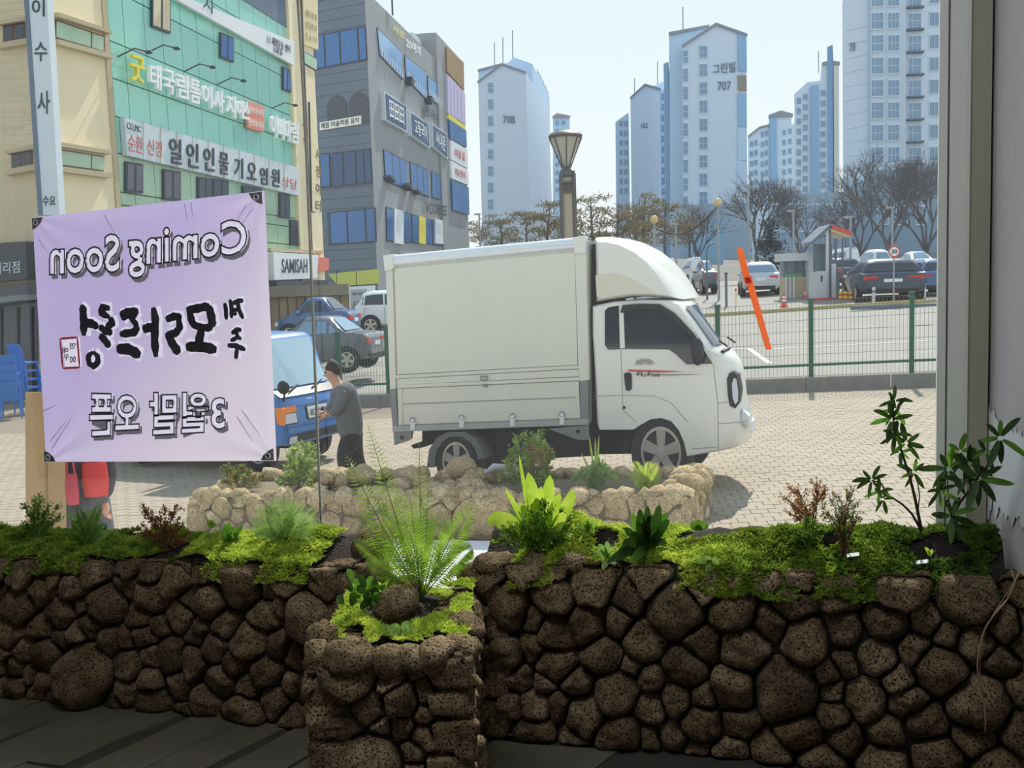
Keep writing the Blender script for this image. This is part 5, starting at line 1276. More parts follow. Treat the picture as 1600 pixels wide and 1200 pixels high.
# stacked blue plastic chairs before the shop at far left
M_bch = mat('blue_plastic', (.22, .48, .80), .4)
def chair_stack(label, px, py, Y, n, rz, s=1.0):
    g = W(px, py, Y); g.z = zg(g.x, g.y)
    for k in range(n):
        t = thing('plastic_chair', label % ('lowest', 'second', 'third', 'fourth', 'top')[k if k < n - 1 else 4], 'chair', g + Vector((0, 0, .20 * k * s)), rz, 'stacked blue plastic chairs')
        w_ = .20 * s
        MB().box(-w_, w_, -w_, w_, .40 * s, .44 * s).build('seat', M_bch, t)
        MB().add([(-w_, w_ - .02, .44 * s), (w_, w_ - .02, .44 * s), (w_ * .9, w_ + .1, .88 * s), (-w_ * .9, w_ + .1, .88 * s), (-w_, w_ + .02, .44 * s), (w_, w_ + .02, .44 * s), (w_ * .9, w_ + .14, .88 * s), (-w_ * .9, w_ + .14, .88 * s)], [(0, 1, 2, 3), (7, 6, 5, 4), (0, 4, 5, 1), (1, 5, 6, 2), (2, 6, 7, 3), (3, 7, 4, 0)]).build('backrest', M_bch, t)
        for sx_ in (-1, 1):
            for sy_ in (-1, 1): MB().tube([(sx_ * w_ * .9, sy_ * w_ * .9, .41 * s), (sx_ * w_ * 1.12, sy_ * w_ * 1.12, 0)], [.024, .018], 5).build('leg', M_bch, t)
chair_stack('blue plastic chair, %s of the nearer stack left of the cardboard sheet', 18, 633, 23.5, 4, R(200), 1.0)
chair_stack('blue plastic chair, %s of the stack closer to the banner edge', 44, 628, 24.5, 5, R(160), 1.0)

# ------------------------------------------------------------------ apartment towers
M_ap = mat('hazed_grey_render', (.80, .85, .90), .9)  # distance haze is mixed into the tower and base colours
M_ap2 = mat('hazed_pale_blue_render', (.74, .83, .91), .9)
M_apb = mat('hazed_blue_render', (.56, .70, .82), .9)
M_apbase = mat('hazed_blue_grey_base', (.60, .68, .75), .9)
M_apw = mat('far_window_glass', (.50, .61, .71), .25)
M_apw_l = mat('far_window_frame', (.80, .86, .91), .7)
M_apbrown = mat('brown_panel', (.58, .55, .50), .9)
M_aptxt = mat('slate_letters', (.38, .46, .53), .8)
M_ridge = mat('roof_edge', (.56, .58, .60), .8)
_wm = {}
def unit_window(nx, ny):
    if (nx, ny) in _wm: return _wm[(nx, ny)]
    f = MB().box(0, 1, -.12, 0, 0, 1); me = bpy.data.meshes.new('window'); me.from_pydata(f.v, [], f.f); me.materials.append(M_apw_l)
    p = MB()
    for i in range(nx):
        for j in range(ny): p.box(.07 + .88 * i / nx, .93 * (i + 1) / nx + .0, -.15, -.12, .07 + .88 * j / ny, .07 + .88 * (j + 1) / ny - .04)
    me2 = bpy.data.meshes.new('pane'); me2.from_pydata(p.v, [], p.f); me2.materials.append(M_apw)
    _wm[(nx, ny)] = (me, me2); return _wm[(nx, ny)]
def awin(F, par, x0, x1, y0, y1, nx=2, ny=2, w=0):
    u0, u1_, z0, z1 = F.rect(x0, y0, x1, y1, w); a, b = unit_window(nx, ny)
    o = bpy.data.objects.new('window', a); COL.objects.link(o); o.parent = par; o.location = (u0, w, z0); o.scale = (u1_ - u0, 1, z1 - z0)
    p = bpy.data.objects.new('pane', b); COL.objects.link(p); p.parent = o
    return o
def tower(label, poly, Y, depth, sx_=0, ang=0, m=M_ap):
    F = Fr(W(poly[0][0], 440, Y), ang); F.O.z = 0
    t = F.thing('apartment_tower', label, 'building', None)
    q = [F.uz(*p) for p in poly]
    t['_y'] = Y; sx_ = sx_ if F.O.x < 10 else F.O.x * depth / Y * 1.02
    MB().prism(q, 0, depth, (sx_, 0)).build('tower_block', m, t)
    return F, t
def part(F, t, poly, y0, y1, nm, m, sx_=0):
    if not sx_ and F.O.x > 10: sx_ = F.O.x * (y1 - y0) / t['_y']
    return MB().prism([F.uz(*p) for p in poly], y0, y1, (sx_, 0)).build(nm, m, t)
def col(F, t, x0, x1, ys, h, nx=2, ny=2, w=0):
    for y in ys: awin(F, t, x0, x1, y, y + h, nx, ny, w)
GB = 425
# 70B tower
F, t = tower('pale apartment tower marked 70B behind the street lamp', ((747, 127), (784, 100), (821, 113), (829, 340), (830, GB), (755, GB), (753, 340)), 200, 40, 6.0)
part(F, t, ((772, 66), (818, 60), (818, 120), (772, 120)), 20, 32, 'roof_block', M_ap2)
part(F, t, ((778, 92), (803, 68), (834, 79), (838, 425), (780, 425)), 12, 50, 'rear_block', M_ap2, 5)
part(F, t, ((746, 100), (783, 90), (799, 92), (799, 130), (746, 130)), 6, 30, 'roof_block', M_ap2)
part(F, t, ((745, 99), (783, 89), (783, 92), (745, 102)), 5.5, 6, 'roof_edge', M_ridge)
part(F, t, ((746, 127), (784, 99), (822, 112), (822, 115), (784, 102), (746, 130)), -.3, .3, 'roof_edge', M_ridge)
col(F, t, 762, 771, [128 + 26 * k for k in range(8)], 18)
txt('70B', 0, 0, 0, 0, -.2, M_aptxt, t, quad=[F.uz(786, 193), F.uz(805, 193), F.uz(805, 181), F.uz(786, 181)], bold=.01)
Fs = Fr(F.P(F.uz(836, 200)[0] - .55, 12, 0), math.atan2(38, 5.0))
for i, x in enumerate((839, 843, 847, 851, 854)):
    for k in range(12 - i // 2):
        y = 110 + 17 * k + i * 8
        if y > 300: continue
        u0, u1_, z0, z1 = Fs.rect(x, y, x + 2.6, y + 11); a, b = unit_window(1, 2)
        o = bpy.data.objects.new('window', a); COL.objects.link(o); o.parent = t; o.scale = (u1_ - u0, 1, z1 - z0)
        loc = Fs.P(u0, 0, z0) - t.location; o.location = loc; o.rotation_euler = (0, 0, Fs.a)
        p = bpy.data.objects.new('pane', b); COL.objects.link(p); p.parent = o
for x, h in ((770, 35), (785, 27), (802, 14)):
    a = F.uz(x, 66); b = F.uz(x, h); MB().tube([(a[0], 25, a[1]), (b[0], 25, b[1] + 2)], .15, 4).build('antenna', M_ridge, t)
F, t = tower('small far apartment block just right of the 70B tower', ((864, 182), (870, 178), (890, 182), (892, GB), (864, GB)), 260, 20, 2, 0, M_ap2)
part(F, t, ((863, 182), (870, 177), (891, 181), (891, 184), (863, 185)), -.4, 0, 'roof_edge', mat('mauve_edge', (.66, .60, .62), .9))
for x in (867, 877): col(F, t, x, x + 7, [188 + 13 * k for k in range(9)], 8, 2, 1)
# 707 tower
F, t = tower('tall apartment tower marked 707 with blue and brown stripe on its right edge', ((1066, 70), (1118, 37), (1166, 53), (1168, 335), (1168, GB), (1078, GB), (1068, 335)), 180, 30, 4)
part(F, t, ((1051, 43), (1115, 31), (1115, 80), (1090, 425), (1053, 425)), 4, 26, 'rear_block', M_ap2)
part(F, t, ((1050, 42), (1115, 30), (1115, 34), (1050, 47)), 3.6, 4, 'roof_edge', M_ridge)
part(F, t, ((1045, 88), (1053, 85), (1056, 425), (1048, 425)), 6, 24, 'stair_block', M_apb)
part(F, t, ((1065, 71), (1118, 36), (1167, 53), (1167, 57), (1118, 40), (1065, 75)), -.4, .3, 'roof_edge', M_ridge)
for ya, yb, m in ((54, 112, M_apb), (118, 142, M_apbrown), (146, 198, mat('mid_blue_render', (.58, .72, .83), .9)), (202, 250, M_ap2), (254, 300, M_ap2)):
    part(F, t, ((1152, ya - (3 if ya < 60 else 0)), (1166, ya), (1166.5, yb), (1153, yb)), -.25, 0, 'blue_stripe' if m != M_apbrown else 'brown_panel', m)
col(F, t, 1092, 1106, [70 + 28.5 * k for k in range(9)], 22)
col(F, t, 1067, 1075, [77 + 28.5 * k for k in range(9)], 23)
txt('그린빌', 0, 0, 0, 0, -.2, M_aptxt, t, quad=[F.uz(1113, 116), F.uz(1149, 113), F.uz(1149, 96), F.uz(1113, 101)], bold=.012)
txt('707', 0, 0, 0, 0, -.2, M_aptxt, t, quad=[F.uz(1121, 142), F.uz(1142, 141), F.uz(1142, 127), F.uz(1121, 128)], bold=.012)
a = F.uz(1083, 34); MB().tube([(a[0], 10, a[1]), (a[0], 10, a[1] + 5)], .12, 4).build('antenna', M_ridge, t)
part(F, t, ((1066, 322), (1168, 318), (1170, GB), (1066, GB)), -2.5, 0, 'podium', M_apbase)
# 102 tower, left of 707
F, t = tower('pale apartment tower marked 102 left of the 707 tower', ((985, 151), (1007, 132), (1031, 138), (1034, 320), (1036, GB), (988, GB)), 210, 26, 3)
part(F, t, ((1021, 127), (1046, 115), (1050, 425), (1023, 425)), 8, 24, 'rear_block', M_ap2)
part(F, t, ((964, 187), (985, 172), (987, 320), (988, GB), (966, GB)), 3, 22, 'side_block', M_ap2)
part(F, t, ((984, 152), (1007, 131), (1032, 138), (1032, 141), (1007, 134), (984, 155)), -.4, .2, 'roof_edge', M_ridge)
part(F, t, ((1031, 138), (1048, 141), (1049, 425), (1033, 425)), 1, 4, 'balcony_bay', M_apw_l)
col(F, t, 1033, 1046, [145 + 16.5 * k for k in range(11)], 12, 2, 2, 1.0)
for x in (967, 975): col(F, t, x, x + 6, [188 + 15 * k for k in range(8)], 10, 2, 1, 3.0)
txt('102', 0, 0, 0, 0, -.2, M_aptxt, t, quad=[F.uz(1002, 201), F.uz(1012, 200), F.uz(1012, 192), F.uz(1002, 193)], bold=.012)
for x, h in ((1003, 104), (1041, 76)):
    a = F.uz(x, 134); b = F.uz(x, h); MB().tube([(a[0], 12, a[1]), (b[0], 12, b[1])], .12, 4).build('antenna', M_ridge, t)
# tall tower at right
F, t = tower('tallest pale apartment tower at the right beside the window jamb', ((1316, 8), (1322, -30), (1490, -60), (1500, GB), (1318, GB)), 130, 24, 3)
part(F, t, ((1358, -40), (1413, -40), (1413, 290), (1358, 290)), -.5, 0, 'window_bay', mat('pale_bay', (.76, .81, .85), .9))
for k in range(10):
    y = 296 - 35 * (k + 1) + 2
    awin(F, t, 1360, 1381, y, y + 29, 3, 2, -.5); awin(F, t, 1386, 1406, y, y + 28, 3, 2, -.5)
    awin(F, t, 1418, 1440, y + 1, y + 28, 3, 2, 0); u0, u1_, z0, z1 = F.rect(1416, y + 28, 1441, y + 31)
    MB().box(u0, u1_, -.7, 0, z0, z1).build('balcony_slab', M_aptxt, t)
    awin(F, t, 1451, 1470, y, y + 24, 2, 1, 0)
for k in range(12):
    y = 40 + 22 * k
    part(F, t, ((1320, y + 8), (1356, y), (1356, y + .8), (1320, y + 8.8)), -.06, 0, 'render_joint', M_ap2)
part(F, t, ((1317, 296), (1358, 276), (1500, 296), (1500, GB), (1317, GB)), -1, 0, 'podium', mat('hazed_slate_base', (.55, .64, .72), .9))
for x in (1370, 1400, 1430): awin(F, t, x, x + 18, 320, 352, 3, 1, -1.0)
txt('78', 0, 0, 0, 0, -.2, M_aptxt, t, quad=[F.uz(1327, 82), F.uz(1336, 80), F.uz(1336, 66), F.uz(1327, 68)], bold=.012)
part(F, t, ((1308, 62), (1317, 58), (1318, GB), (1310, GB)), 4, 20, 'stair_block', M_apb)
# row of middle towers
F, t = tower('lower apartment block right of 707 with a lift tower', ((1169, 212), (1186, 199), (1202, 195), (1202, 180), (1236, 178), (1237, 195), (1242, 192), (1246, GB), (1170, GB)), 230, 24, 3, 0, M_ap)
part(F, t, ((1200, 180), (1219, 173), (1238, 178), (1238, 182), (1200, 184)), -.5, 2, 'roof_edge', M_ridge)
part(F, t, ((1202, 185), (1212, 184), (1214, 330), (1203, 330)), -.6, 0, 'lift_shaft', M_apb)
part(F, t, ((1168, 212), (1186, 198), (1202, 194), (1202, 197), (1186, 201), (1168, 216)), -.4, 0, 'roof_edge', M_ridge)
for x, y in ((1171, 220), (1178, 218), (1188, 205), (1194, 203), (1222, 202), (1231, 200)): col(F, t, x, x + 6, [y + 15.5 * k for k in range(8)], 10, 2, 1)
F, t = tower('stepped apartment block in the middle of the tower row', ((1241, 147), (1262, 128), (1284, 126), (1284, 98), (1296, 95), (1311, 97), (1312, GB), (1244, GB)), 190, 24, 3, 0, M_ap)
part(F, t, ((1284, 98), (1296, 95), (1311, 97), (1311, 101), (1284, 102)), -.5, 1, 'roof_edge', M_ridge)
part(F, t, ((1266, 135), (1278, 133), (1280, 350), (1268, 350)), -.6, 0, 'lift_shaft', M_apb)
part(F, t, ((1292, 104), (1306, 104), (1306, 330), (1294, 330)), -.5, 0, 'cream_bay', mat('pale_cream_render', (.80, .80, .76), .9))
for x, y in ((1244, 152), (1254, 146), (1282, 140)): col(F, t, x, x + 8, [y + 16 * k for k in range(11)], 11, 2, 1)
a = F.uz(1305, 96); MB().tube([(a[0], 10, a[1]), (a[0], 10, a[1] + 4)], .1, 4).build('antenna', M_ridge, t)
# low blue-grey shops at the foot of the towers
F, t = tower('low blue grey block below the 707 tower behind the trees', ((1075, 345), (1130, 342), (1130, GB), (1075, GB)), 110, 12, 0, 0, mat('hazed_azure_wall', (.52, .68, .80), .8))
F2, t = tower('long low glazed building behind the booth', ((1200, 305), (1320, 300), (1320, GB), (1200, GB)), 120, 12, 0, 0, M_apbase)
for x in range(1205, 1315, 14): awin(F2, t, x, x + 11, 318, 345, 2, 1); awin(F2, t, x, x + 11, 360, 385, 2, 1)
for o_ in bpy.data.objects:
    if '_y' in o_: del o_['_y']
# backing hill of winter scrub so no bare horizon shows
hill = MB(); rows = []
for y, z in ((70, 1.4), (95, 3), (130, 4.5), (270, 6), (420, 14)):
    rows.append([(x * y / 100, y, z + (noise.noise((x * .05, y * .01, 0)) * 1.5 if y > 90 else 0)) for x in range(-120, 121, 6)])
struct(hill.grid(rows).build('distant_ground', mat('winter_scrub', (.46, .45, .42), .95, var=.15, scale=.08), None, True))
# ------------------------------------------------------------------ banner on the outside of the glass
M_ban = mat('lilac_banner_cloth', (.76, .70, .88), .55, trans=.45)
nn_ = M_ban.node_tree.nodes; ll_ = M_ban.node_tree.links
tcb = nn_.new('ShaderNodeTexCoord'); mpb = nn_.new('ShaderNodeMapping'); mpb.inputs['Location'].default_value = (1.62, 0, -1.62); mpb.inputs['Scale'].default_value = (.9, 0, -.75)
gx = nn_.new('ShaderNodeSeparateXYZ'); ll_.new(tcb.outputs['Object'], gx.inputs[0])
ma = nn_.new('ShaderNodeMath'); ma.operation = 'MULTIPLY_ADD'; ma.inputs[1].default_value = .75; ma.inputs[2].default_value = .42; ll_.new(gx.outputs[0], ma.inputs[0])
mb_ = nn_.new('ShaderNodeMath'); mb_.operation = 'MULTIPLY_ADD'; mb_.inputs[1].default_value = -.75; ll_.new(gx.outputs[2], mb_.inputs[0]); ll_.new(ma.outputs[0], mb_.inputs[2])
crb = nn_.new('ShaderNodeValToRGB'); ll_.new(mb_.outputs[0], crb.inputs[0])
crb.color_ramp.elements[0].position = .25; crb.color_ramp.elements[0].color = srgb((.71, .66, .83)); crb.color_ramp.elements[1].position = .95; crb.color_ramp.elements[1].color = srgb((.82, .785, .835))
for nd in nn_:
    if nd.type == 'BSDF_PRINCIPLED': ll_.new(crb.outputs[0], nd.inputs['Base Color'])
    if nd.type == 'BSDF_TRANSLUCENT': ll_.new(crb.outputs[0], nd.inputs[0])
BW = .06
qb = [FW.uz(*p, w=BW) for p in ((52, 340), (413, 298), (432, 720), (72, 722))]
cx = sum(p[0] for p in qb) / 4; cz = sum(p[1] for p in qb) / 4
FBn = Fr(FW.P(cx, BW, cz), FW.a)
BN = FBn.thing('banner', 'lilac vinyl banner with mirrored lettering tied outside the shop window', 'banner')
qb = [FBn.uz(*p) for p in ((52, 340), (413, 298), (432, 720), (72, 722))]
def bl_(s, t):
    tl, tr_, br, bl2 = qb; a = (tl[0] + (tr_[0] - tl[0]) * s, tl[1] + (tr_[1] - tl[1]) * s); b = (bl2[0] + (br[0] - bl2[0]) * s, bl2[1] + (br[1] - bl2[1]) * s)
    return a[0] + (b[0] - a[0]) * t, a[1] + (b[1] - a[1]) * t
def wav(s, t):
    d0 = min(math.hypot(s, t), math.hypot(1 - s, t), math.hypot(s, 1 - t), math.hypot(1 - s, 1 - t)); a = 0
    for (cs, ct) in ((0, 0), (1, 0), (0, 1), (1, 1)):
        r = math.hypot(s - cs, t - ct); an = math.atan2(abs(t - ct), abs(s - cs)); a += math.sin(an * 11 + cs * 2 + ct) * .006 * math.exp(-r * 3.2) * min(1, r * 8)
    return a + .004 * noise.noise((s * 3, t * 3, 1))
M_bk = mat('print_black', (.10, .11, .12), .6); M_wt = mat('print_white', (.93, .92, .97), .6, trans=.35); M_sh = mat('print_shadow_grey', (.42, .41, .45), .6, trans=.3); M_rd = mat('seal_red', (.88, .30, .30), .6); M_halo = mat('print_pale_halo', (.86, .84, .92), .6, trans=.4)
YF = -.012
def text_norm(s, bold):
    cu = bpy.data.curves.new('t', 'FONT'); cu.body = s; cu.extrude = .005; cu.offset = bold; cu.resolution_u = 3
    o = bpy.data.objects.new('t', cu); COL.objects.link(o); dg = bpy.context.evaluated_depsgraph_get(); me = o.evaluated_get(dg).to_mesh()
    v = np.array([q.co[:] for q in me.vertices]); f = [tuple(p.vertices) for p in me.polygons]
    o.evaluated_get(dg).to_mesh_clear(); bpy.data.objects.remove(o); bpy.data.curves.remove(cu); return v, f
NX, NY = 360, 380
SS, TT = np.meshgrid((np.arange(NX) + .5) / NX, (np.arange(NY) + .5) / NY)
def blnp(s, t):
    tl, tr_, br, b2 = [np.array(q) for q in qb]
    return (tl + (tr_ - tl) * s[..., None]) * (1 - t[..., None]) + (b2 + (br - b2) * s[..., None]) * t[..., None]
CC = blnp(SS, TT)
_A = np.linalg.inv(np.array([np.array(qb[1]) - np.array(qb[0]), np.array(qb[3]) - np.array(qb[0])]).T)
def raster(mask, tris):
    for tr_ in tris:
        st_ = (_A @ (np.array(tr_) - np.array(qb[0])).T).T
        i0, i1 = int((st_[:, 0].min() - .05) * NX), int((st_[:, 0].max() + .05) * NX) + 1; j0, j1 = int((st_[:, 1].min() - .09) * NY), int((st_[:, 1].max() + .09) * NY) + 1
        i0, j0 = max(0, i0), max(0, j0); i1, j1 = min(NX, i1), min(NY, j1)
        if i1 <= i0 or j1 <= j0: continue
        p = CC[j0:j1, i0:i1]; (ax, az), (bx, bz), (cx_, cz_) = tr_
        d1_ = (p[..., 0] - bx) * (az - bz) - (ax - bx) * (p[..., 1] - bz); d2_ = (p[..., 0] - cx_) * (bz - cz_) - (bx - cx_) * (p[..., 1] - cz_); d3_ = (p[..., 0] - ax) * (cz_ - az) - (cx_ - ax) * (p[..., 1] - az)
        mask[j0:j1, i0:i1] |= ((d1_ >= 0) & (d2_ >= 0) & (d3_ >= 0)) | ((d1_ <= 0) & (d2_ <= 0) & (d3_ <= 0))
MW = np.zeros((NY, NX), bool); MS = np.zeros((NY, NX), bool)
def outline_norm(s, bev):
    cu = bpy.data.curves.new('t', 'FONT'); cu.body = s; cu.fill_mode = 'NONE'; cu.bevel_depth = bev; cu.bevel_resolution = 0; cu.resolution_u = 3; cu.offset = .03
    o = bpy.data.objects.new('t', cu); COL.objects.link(o); dg = bpy.context.evaluated_depsgraph_get(); me = o.evaluated_get(dg).to_mesh()
    v = np.array([q.co[:] for q in me.vertices]); f = [tuple(p.vertices) for p in me.polygons]
    o.evaluated_get(dg).to_mesh_clear(); bpy.data.objects.remove(o); bpy.data.curves.remove(cu); return v, f
def bubble(s, quad, bv=.017):
    v0, f0 = text_norm(s, .03); a = v0.min(0); b = v0.max(0); Q = [np.array(FBn.uz(*p)) for p in quad]
    def place(v):
        t = (v - a) / np.maximum(b - a, 1e-6); x = 1 - t[:, 0:1]; z = t[:, 1:2]
        return (Q[0] * (1 - x) + Q[1] * x) * (1 - z) + (Q[3] * (1 - x) + Q[2] * x) * z
    P = place(v0); tris = [(P[f[0]], P[f[k]], P[f[k + 1]]) for f in f0 for k in range(1, len(f) - 1) if v0[list(f)][:, 2].min() > 0]
    raster(MW, tris)
    v2, f2 = text_norm(s, .05); P = place(v2); tris = [(P[f[0]] + (.006, -.016), P[f[k]] + (.006, -.016), P[f[k + 1]] + (.006, -.016)) for f in f2 for k in range(1, len(f) - 1) if v2[list(f)][:, 2].min() > 0]
    raster(MS, tris)
    v1, f1 = outline_norm(s, bv); P = place(v1); MB().add([(p[0], YF + .0015 - .05 * q[2], p[1]) for p, q in zip(P, v1)], f1).build('letter_outline', M_bk, BN)
bubble('Coming', ((203, 436), (388, 411), (388, 342), (203, 356)))
bubble('Soon', ((80, 430), (190, 425), (190, 365), (80, 372)))
bubble('3월말', ((236, 680), (354, 673), (354, 612), (236, 613)))
bubble('오픈', ((142, 682), (220, 677), (220, 616), (142, 614)))
def stroke(pts, w0, w1=None, m=M_bk, y=YF, nm='brush_stroke', k=3.2, oy=280):
    """flat brush stroke through points of the 3.2x crop of the banner"""
    P = [Vector(FBn.uz(p[0] / k, oy + p[1] / k)) for p in pts]; w1 = w0 if w1 is None else w1; sc = .00132
    # resample smoothly
    Q = []
    for i in range(len(P) - 1):
        n = 5
        for j in range(n): Q.append(P[i].lerp(P[i + 1], j / n))
    Q.append(P[-1]); n = len(Q); L = []; Rr = []
    for i, p in enumerate(Q):
        d = (Q[min(i + 1, n - 1)] - Q[max(i - 1, 0)]).normalized(); nrm = Vector((-d.y, d.x)); f = i / (n - 1)
        e = 1 if m is None else min(1, .55 + 2.5 * min(f, 1 - f)); w_ = (w0 + (w1 - w0) * f) * sc / 2 * e * (1 + .08 * math.sin(i * 1.7))
        L.append((p.x + nrm.x * w_, y, p.y + nrm.y * w_)); Rr.append((p.x - nrm.x * w_, y, p.y - nrm.y * w_))
    if m is None:
        raster(MW, [t_ for i in range(n - 1) for t_ in (((L[i][0], L[i][2]), (L[i + 1][0], L[i + 1][2]), (Rr[i + 1][0], Rr[i + 1][2])), ((L[i][0], L[i][2]), (Rr[i + 1][0], Rr[i + 1][2]), (Rr[i][0], Rr[i][2])))]); return
    return MB().grid([L, Rr]).build(nm, m, BN)
brush = [([(940, 655), (1000, 645), (1058, 632)], 26), ([(1052, 632), (1066, 690), (1072, 740)], 30), ([(955, 655), (965, 700), (975, 728)], 26), ([(962, 722), (1015, 742), (1072, 742)], 24),
         ([(1018, 752), (1005, 800), (1000, 840)], 30), ([(938, 838), (1010, 835), (1092, 852)], 34),
         ([(838, 702), (880, 685), (918, 690)], 24), ([(900, 690), (908, 740), (885, 772), (845, 772)], 24), ([(842, 765), (870, 820), (905, 872)], 26, 34),
         ([(775, 640), (786, 700), (782, 800), (788, 888)], 28, 30), ([(782, 738), (750, 742), (722, 752)], 28),
         ([(612, 688), (650, 668), (702, 658)], 38, 26), ([(694, 660), (668, 700), (700, 735)], 20), ([(700, 732), (680, 765), (608, 775)], 26), ([(592, 848), (650, 848), (712, 880)], 36),
         ([(408, 640), (425, 650), (428, 720), (428, 782)], 30), ([(428, 715), (470, 722), (502, 740)], 34, 22), ([(560, 645), (520, 640), (512, 668), (560, 690)], 22), ([(560, 690), (572, 720), (540, 740)], 24), ([(505, 735), (540, 760), (572, 765)], 24), ([(508, 778), (530, 800), (560, 838)], 26),
         ([(475, 862), (498, 885), (500, 915), (478, 935), (455, 920), (450, 885), (475, 862)], 20),
         ([(1225, 606), (1200, 608), (1170, 622)], 14), ([(1198, 615), (1202, 650), (1224, 698)], 14), ([(1200, 650), (1180, 655), (1168, 650)], 12), ([(1158, 600), (1166, 640), (1166, 695)], 14), ([(1132, 618), (1138, 650), (1140, 702)], 14), ([(1190, 665), (1178, 680)], 10),
         ([(1216, 752), (1190, 752), (1166, 772)], 14), ([(1190, 760), (1196, 790), (1160, 808)], 13), ([(1195, 785), (1215, 800)], 11), ([(1146, 830), (1190, 832), (1236, 852)], 15), ([(1196, 842), (1190, 870), (1188, 898)], 14)]
for b in brush:
    stroke(b[0], b[1] + 15, (b[2] if len(b) > 2 else b[1]) + 15, None)
    stroke(b[0], b[1] + 2, (b[2] if len(b) > 2 else b[1]) + 2)
sq = [(310, 797), (396, 790), (408, 940), (324, 944)]
qq = [FBn.uz(x / 3.2, 280 + y / 3.2) for x, y in sq]; raster(MW, [(qq[0], qq[1], qq[2]), (qq[0], qq[2], qq[3])])
gs, gt = np.meshgrid(np.arange(NX + 1) / NX, np.arange(NY + 1) / NY); GX = blnp(gs, gt)
GY = np.array([[wav(i / NX, j / NY) for i in range(NX + 1)] for j in range(NY + 1)])
GV = np.stack([GX[..., 0], GY, GX[..., 1]], -1).reshape(-1, 3)
def cloth(mask, nm, m):
    j, i = np.nonzero(mask); k = j * (NX + 1) + i; F = np.stack([k, k + NX + 1, k + NX + 2, k + 1], 1); un, inv = np.unique(F, return_inverse=True)
    return from_np(nm, GV[un], inv.reshape(-1, 4), m, BN, None, True)
MS &= ~MW
M_wv = mat('unprinted_white_vinyl', (.86, .84, .92), .55, trans=.45)
cloth(~(MW | MS), 'banner_cloth', M_ban); cloth(MW, 'lettering', M_wv); cloth(MS, 'letter_shadow', M_sh)
for a, b in zip(sq, sq[1:] + sq[:1]): stroke([a, b], 8, 8, M_rd, YF, 'seal_border')
for s, x, y in (('영', 375, 832), ('애', 338, 855), ('우', 342, 888), ('00', 375, 900)):
    txt(s, 0, 0, 0, 0, YF - .001, M_bk, BN, 'seal_character', .0008, True, .015, quad=[FBn.uz((x - 15) / 3.2, 280 + (y + 17) / 3.2), FBn.uz((x + 15) / 3.2, 280 + (y + 15) / 3.2), FBn.uz((x + 15) / 3.2, 280 + (y - 17) / 3.2), FBn.uz((x - 15) / 3.2, 280 + (y - 15) / 3.2)])
M_patch = mat('grommet_patch', (.22, .23, .25), .5)
for (s, t, ds, dt) in ((.004, .004, 1, 1), (.996, .004, -1, 1), (.004, .996, 1, -1), (.996, .996, -1, -1)):
    pts = [bl_(s, t), bl_(s + ds * .05, t), bl_(s + ds * .04, t + dt * .02), bl_(s + ds * .018, t + dt * .038), bl_(s, t + dt * .045)]
    MB().prism(pts, -.014, -.011).build('corner_patch', M_patch, BN)
    c = bl_(s + ds * .02, t + dt * .018)
    MB().tube([(c[0] + .011 * math.cos(a), -.017, c[1] + .011 * math.sin(a)) for a in np.linspace(0, 6.283, 15)], .0035, 6).build('grommet', M_chrome, BN, True)
M_crease = mat('pale_crease', (.84, .80, .92), .5, trans=.45)
for a, b in (((165, 335), (182, 365)), ((290, 315), (296, 345)), ((300, 312), (304, 340)), ((388, 320), (372, 345)), ((398, 325), (376, 356)), ((62, 372), (78, 395)), ((80, 690), (108, 655)), ((84, 700), (116, 650)), ((70, 642), (92, 632)), ((372, 650), (398, 690)), ((380, 640), (410, 682))):
    stroke([(a[0] * 3.2, (a[1] - 280) * 3.2), (b[0] * 3.2, (b[1] - 280) * 3.2)], 5, 2, M_crease, -.011, 'crease')

# two strips of orange tape on the outer face of the glass
M_tape = mat('orange_tape', (.98, .62, .36), .5, trans=.45); M_tape2 = mat('red_tape_overlap', (.93, .22, .28), .5, trans=.45)
g0_ = FW.uz(1176, 467); FTp = Fr(FW.P(g0_[0], .012, g0_[1]), FW.a)
TP = FTp.thing('tape_strip', 'bright orange tape strip stuck slanting on the shop window glass', 'tape')
def tq(pts, y, nm, m): return MB().prism([FTp.uz(*p) for p in pts], y, y + .0015).build(nm, m, TP)
tq(((1151, 390), (1153, 387.5), (1158, 387), (1161, 389), (1174.5, 441), (1163.5, 443)), -.002, 'upper_strip', M_tape)
tq(((1163, 433), (1174, 431), (1206, 546), (1196.5, 546.5)), .0005, 'lower_strip', M_tape)
tq(((1164, 434), (1173, 433), (1174.3, 440), (1166, 443.5)), -.0045, 'tape_overlap', M_tape2)

# ------------------------------------------------------------------ plants
def leafmat(name, c, c2=None, tr=.45, sc=20): return mat(name, c, .55, var=0 if c2 else .12, col2=c2, scale=sc, trans=tr)
L_fern = leafmat('fern_green', (.44, .60, .18), (.62, .74, .30)); L_fern2 = leafmat('pale_fern_green', (.46, .62, .30), (.62, .74, .42))
L_dark = leafmat('deep_leaf_green', (.14, .26, .08), (.22, .36, .12), .35); L_palm = leafmat('palmate_leaf_green', (.13, .22, .07), (.22, .34, .11), .3)
L_nest = leafmat('lime_strap_leaf', (.62, .76, .20), (.76, .84, .34)); L_brown = leafmat('rust_brown_leaf', (.50, .32, .16), (.66, .46, .26)); L_heath = leafmat('heather_green', (.42, .52, .24), (.56, .62, .34))
L_yel = leafmat('yellow_green_leaf', (.62, .72, .22), (.76, .82, .36)); L_grass = leafmat('grass_green', (.42, .56, .28), (.60, .70, .42)); L_mid = leafmat('mid_leaf_green', (.28, .46, .12), (.42, .58, .20))
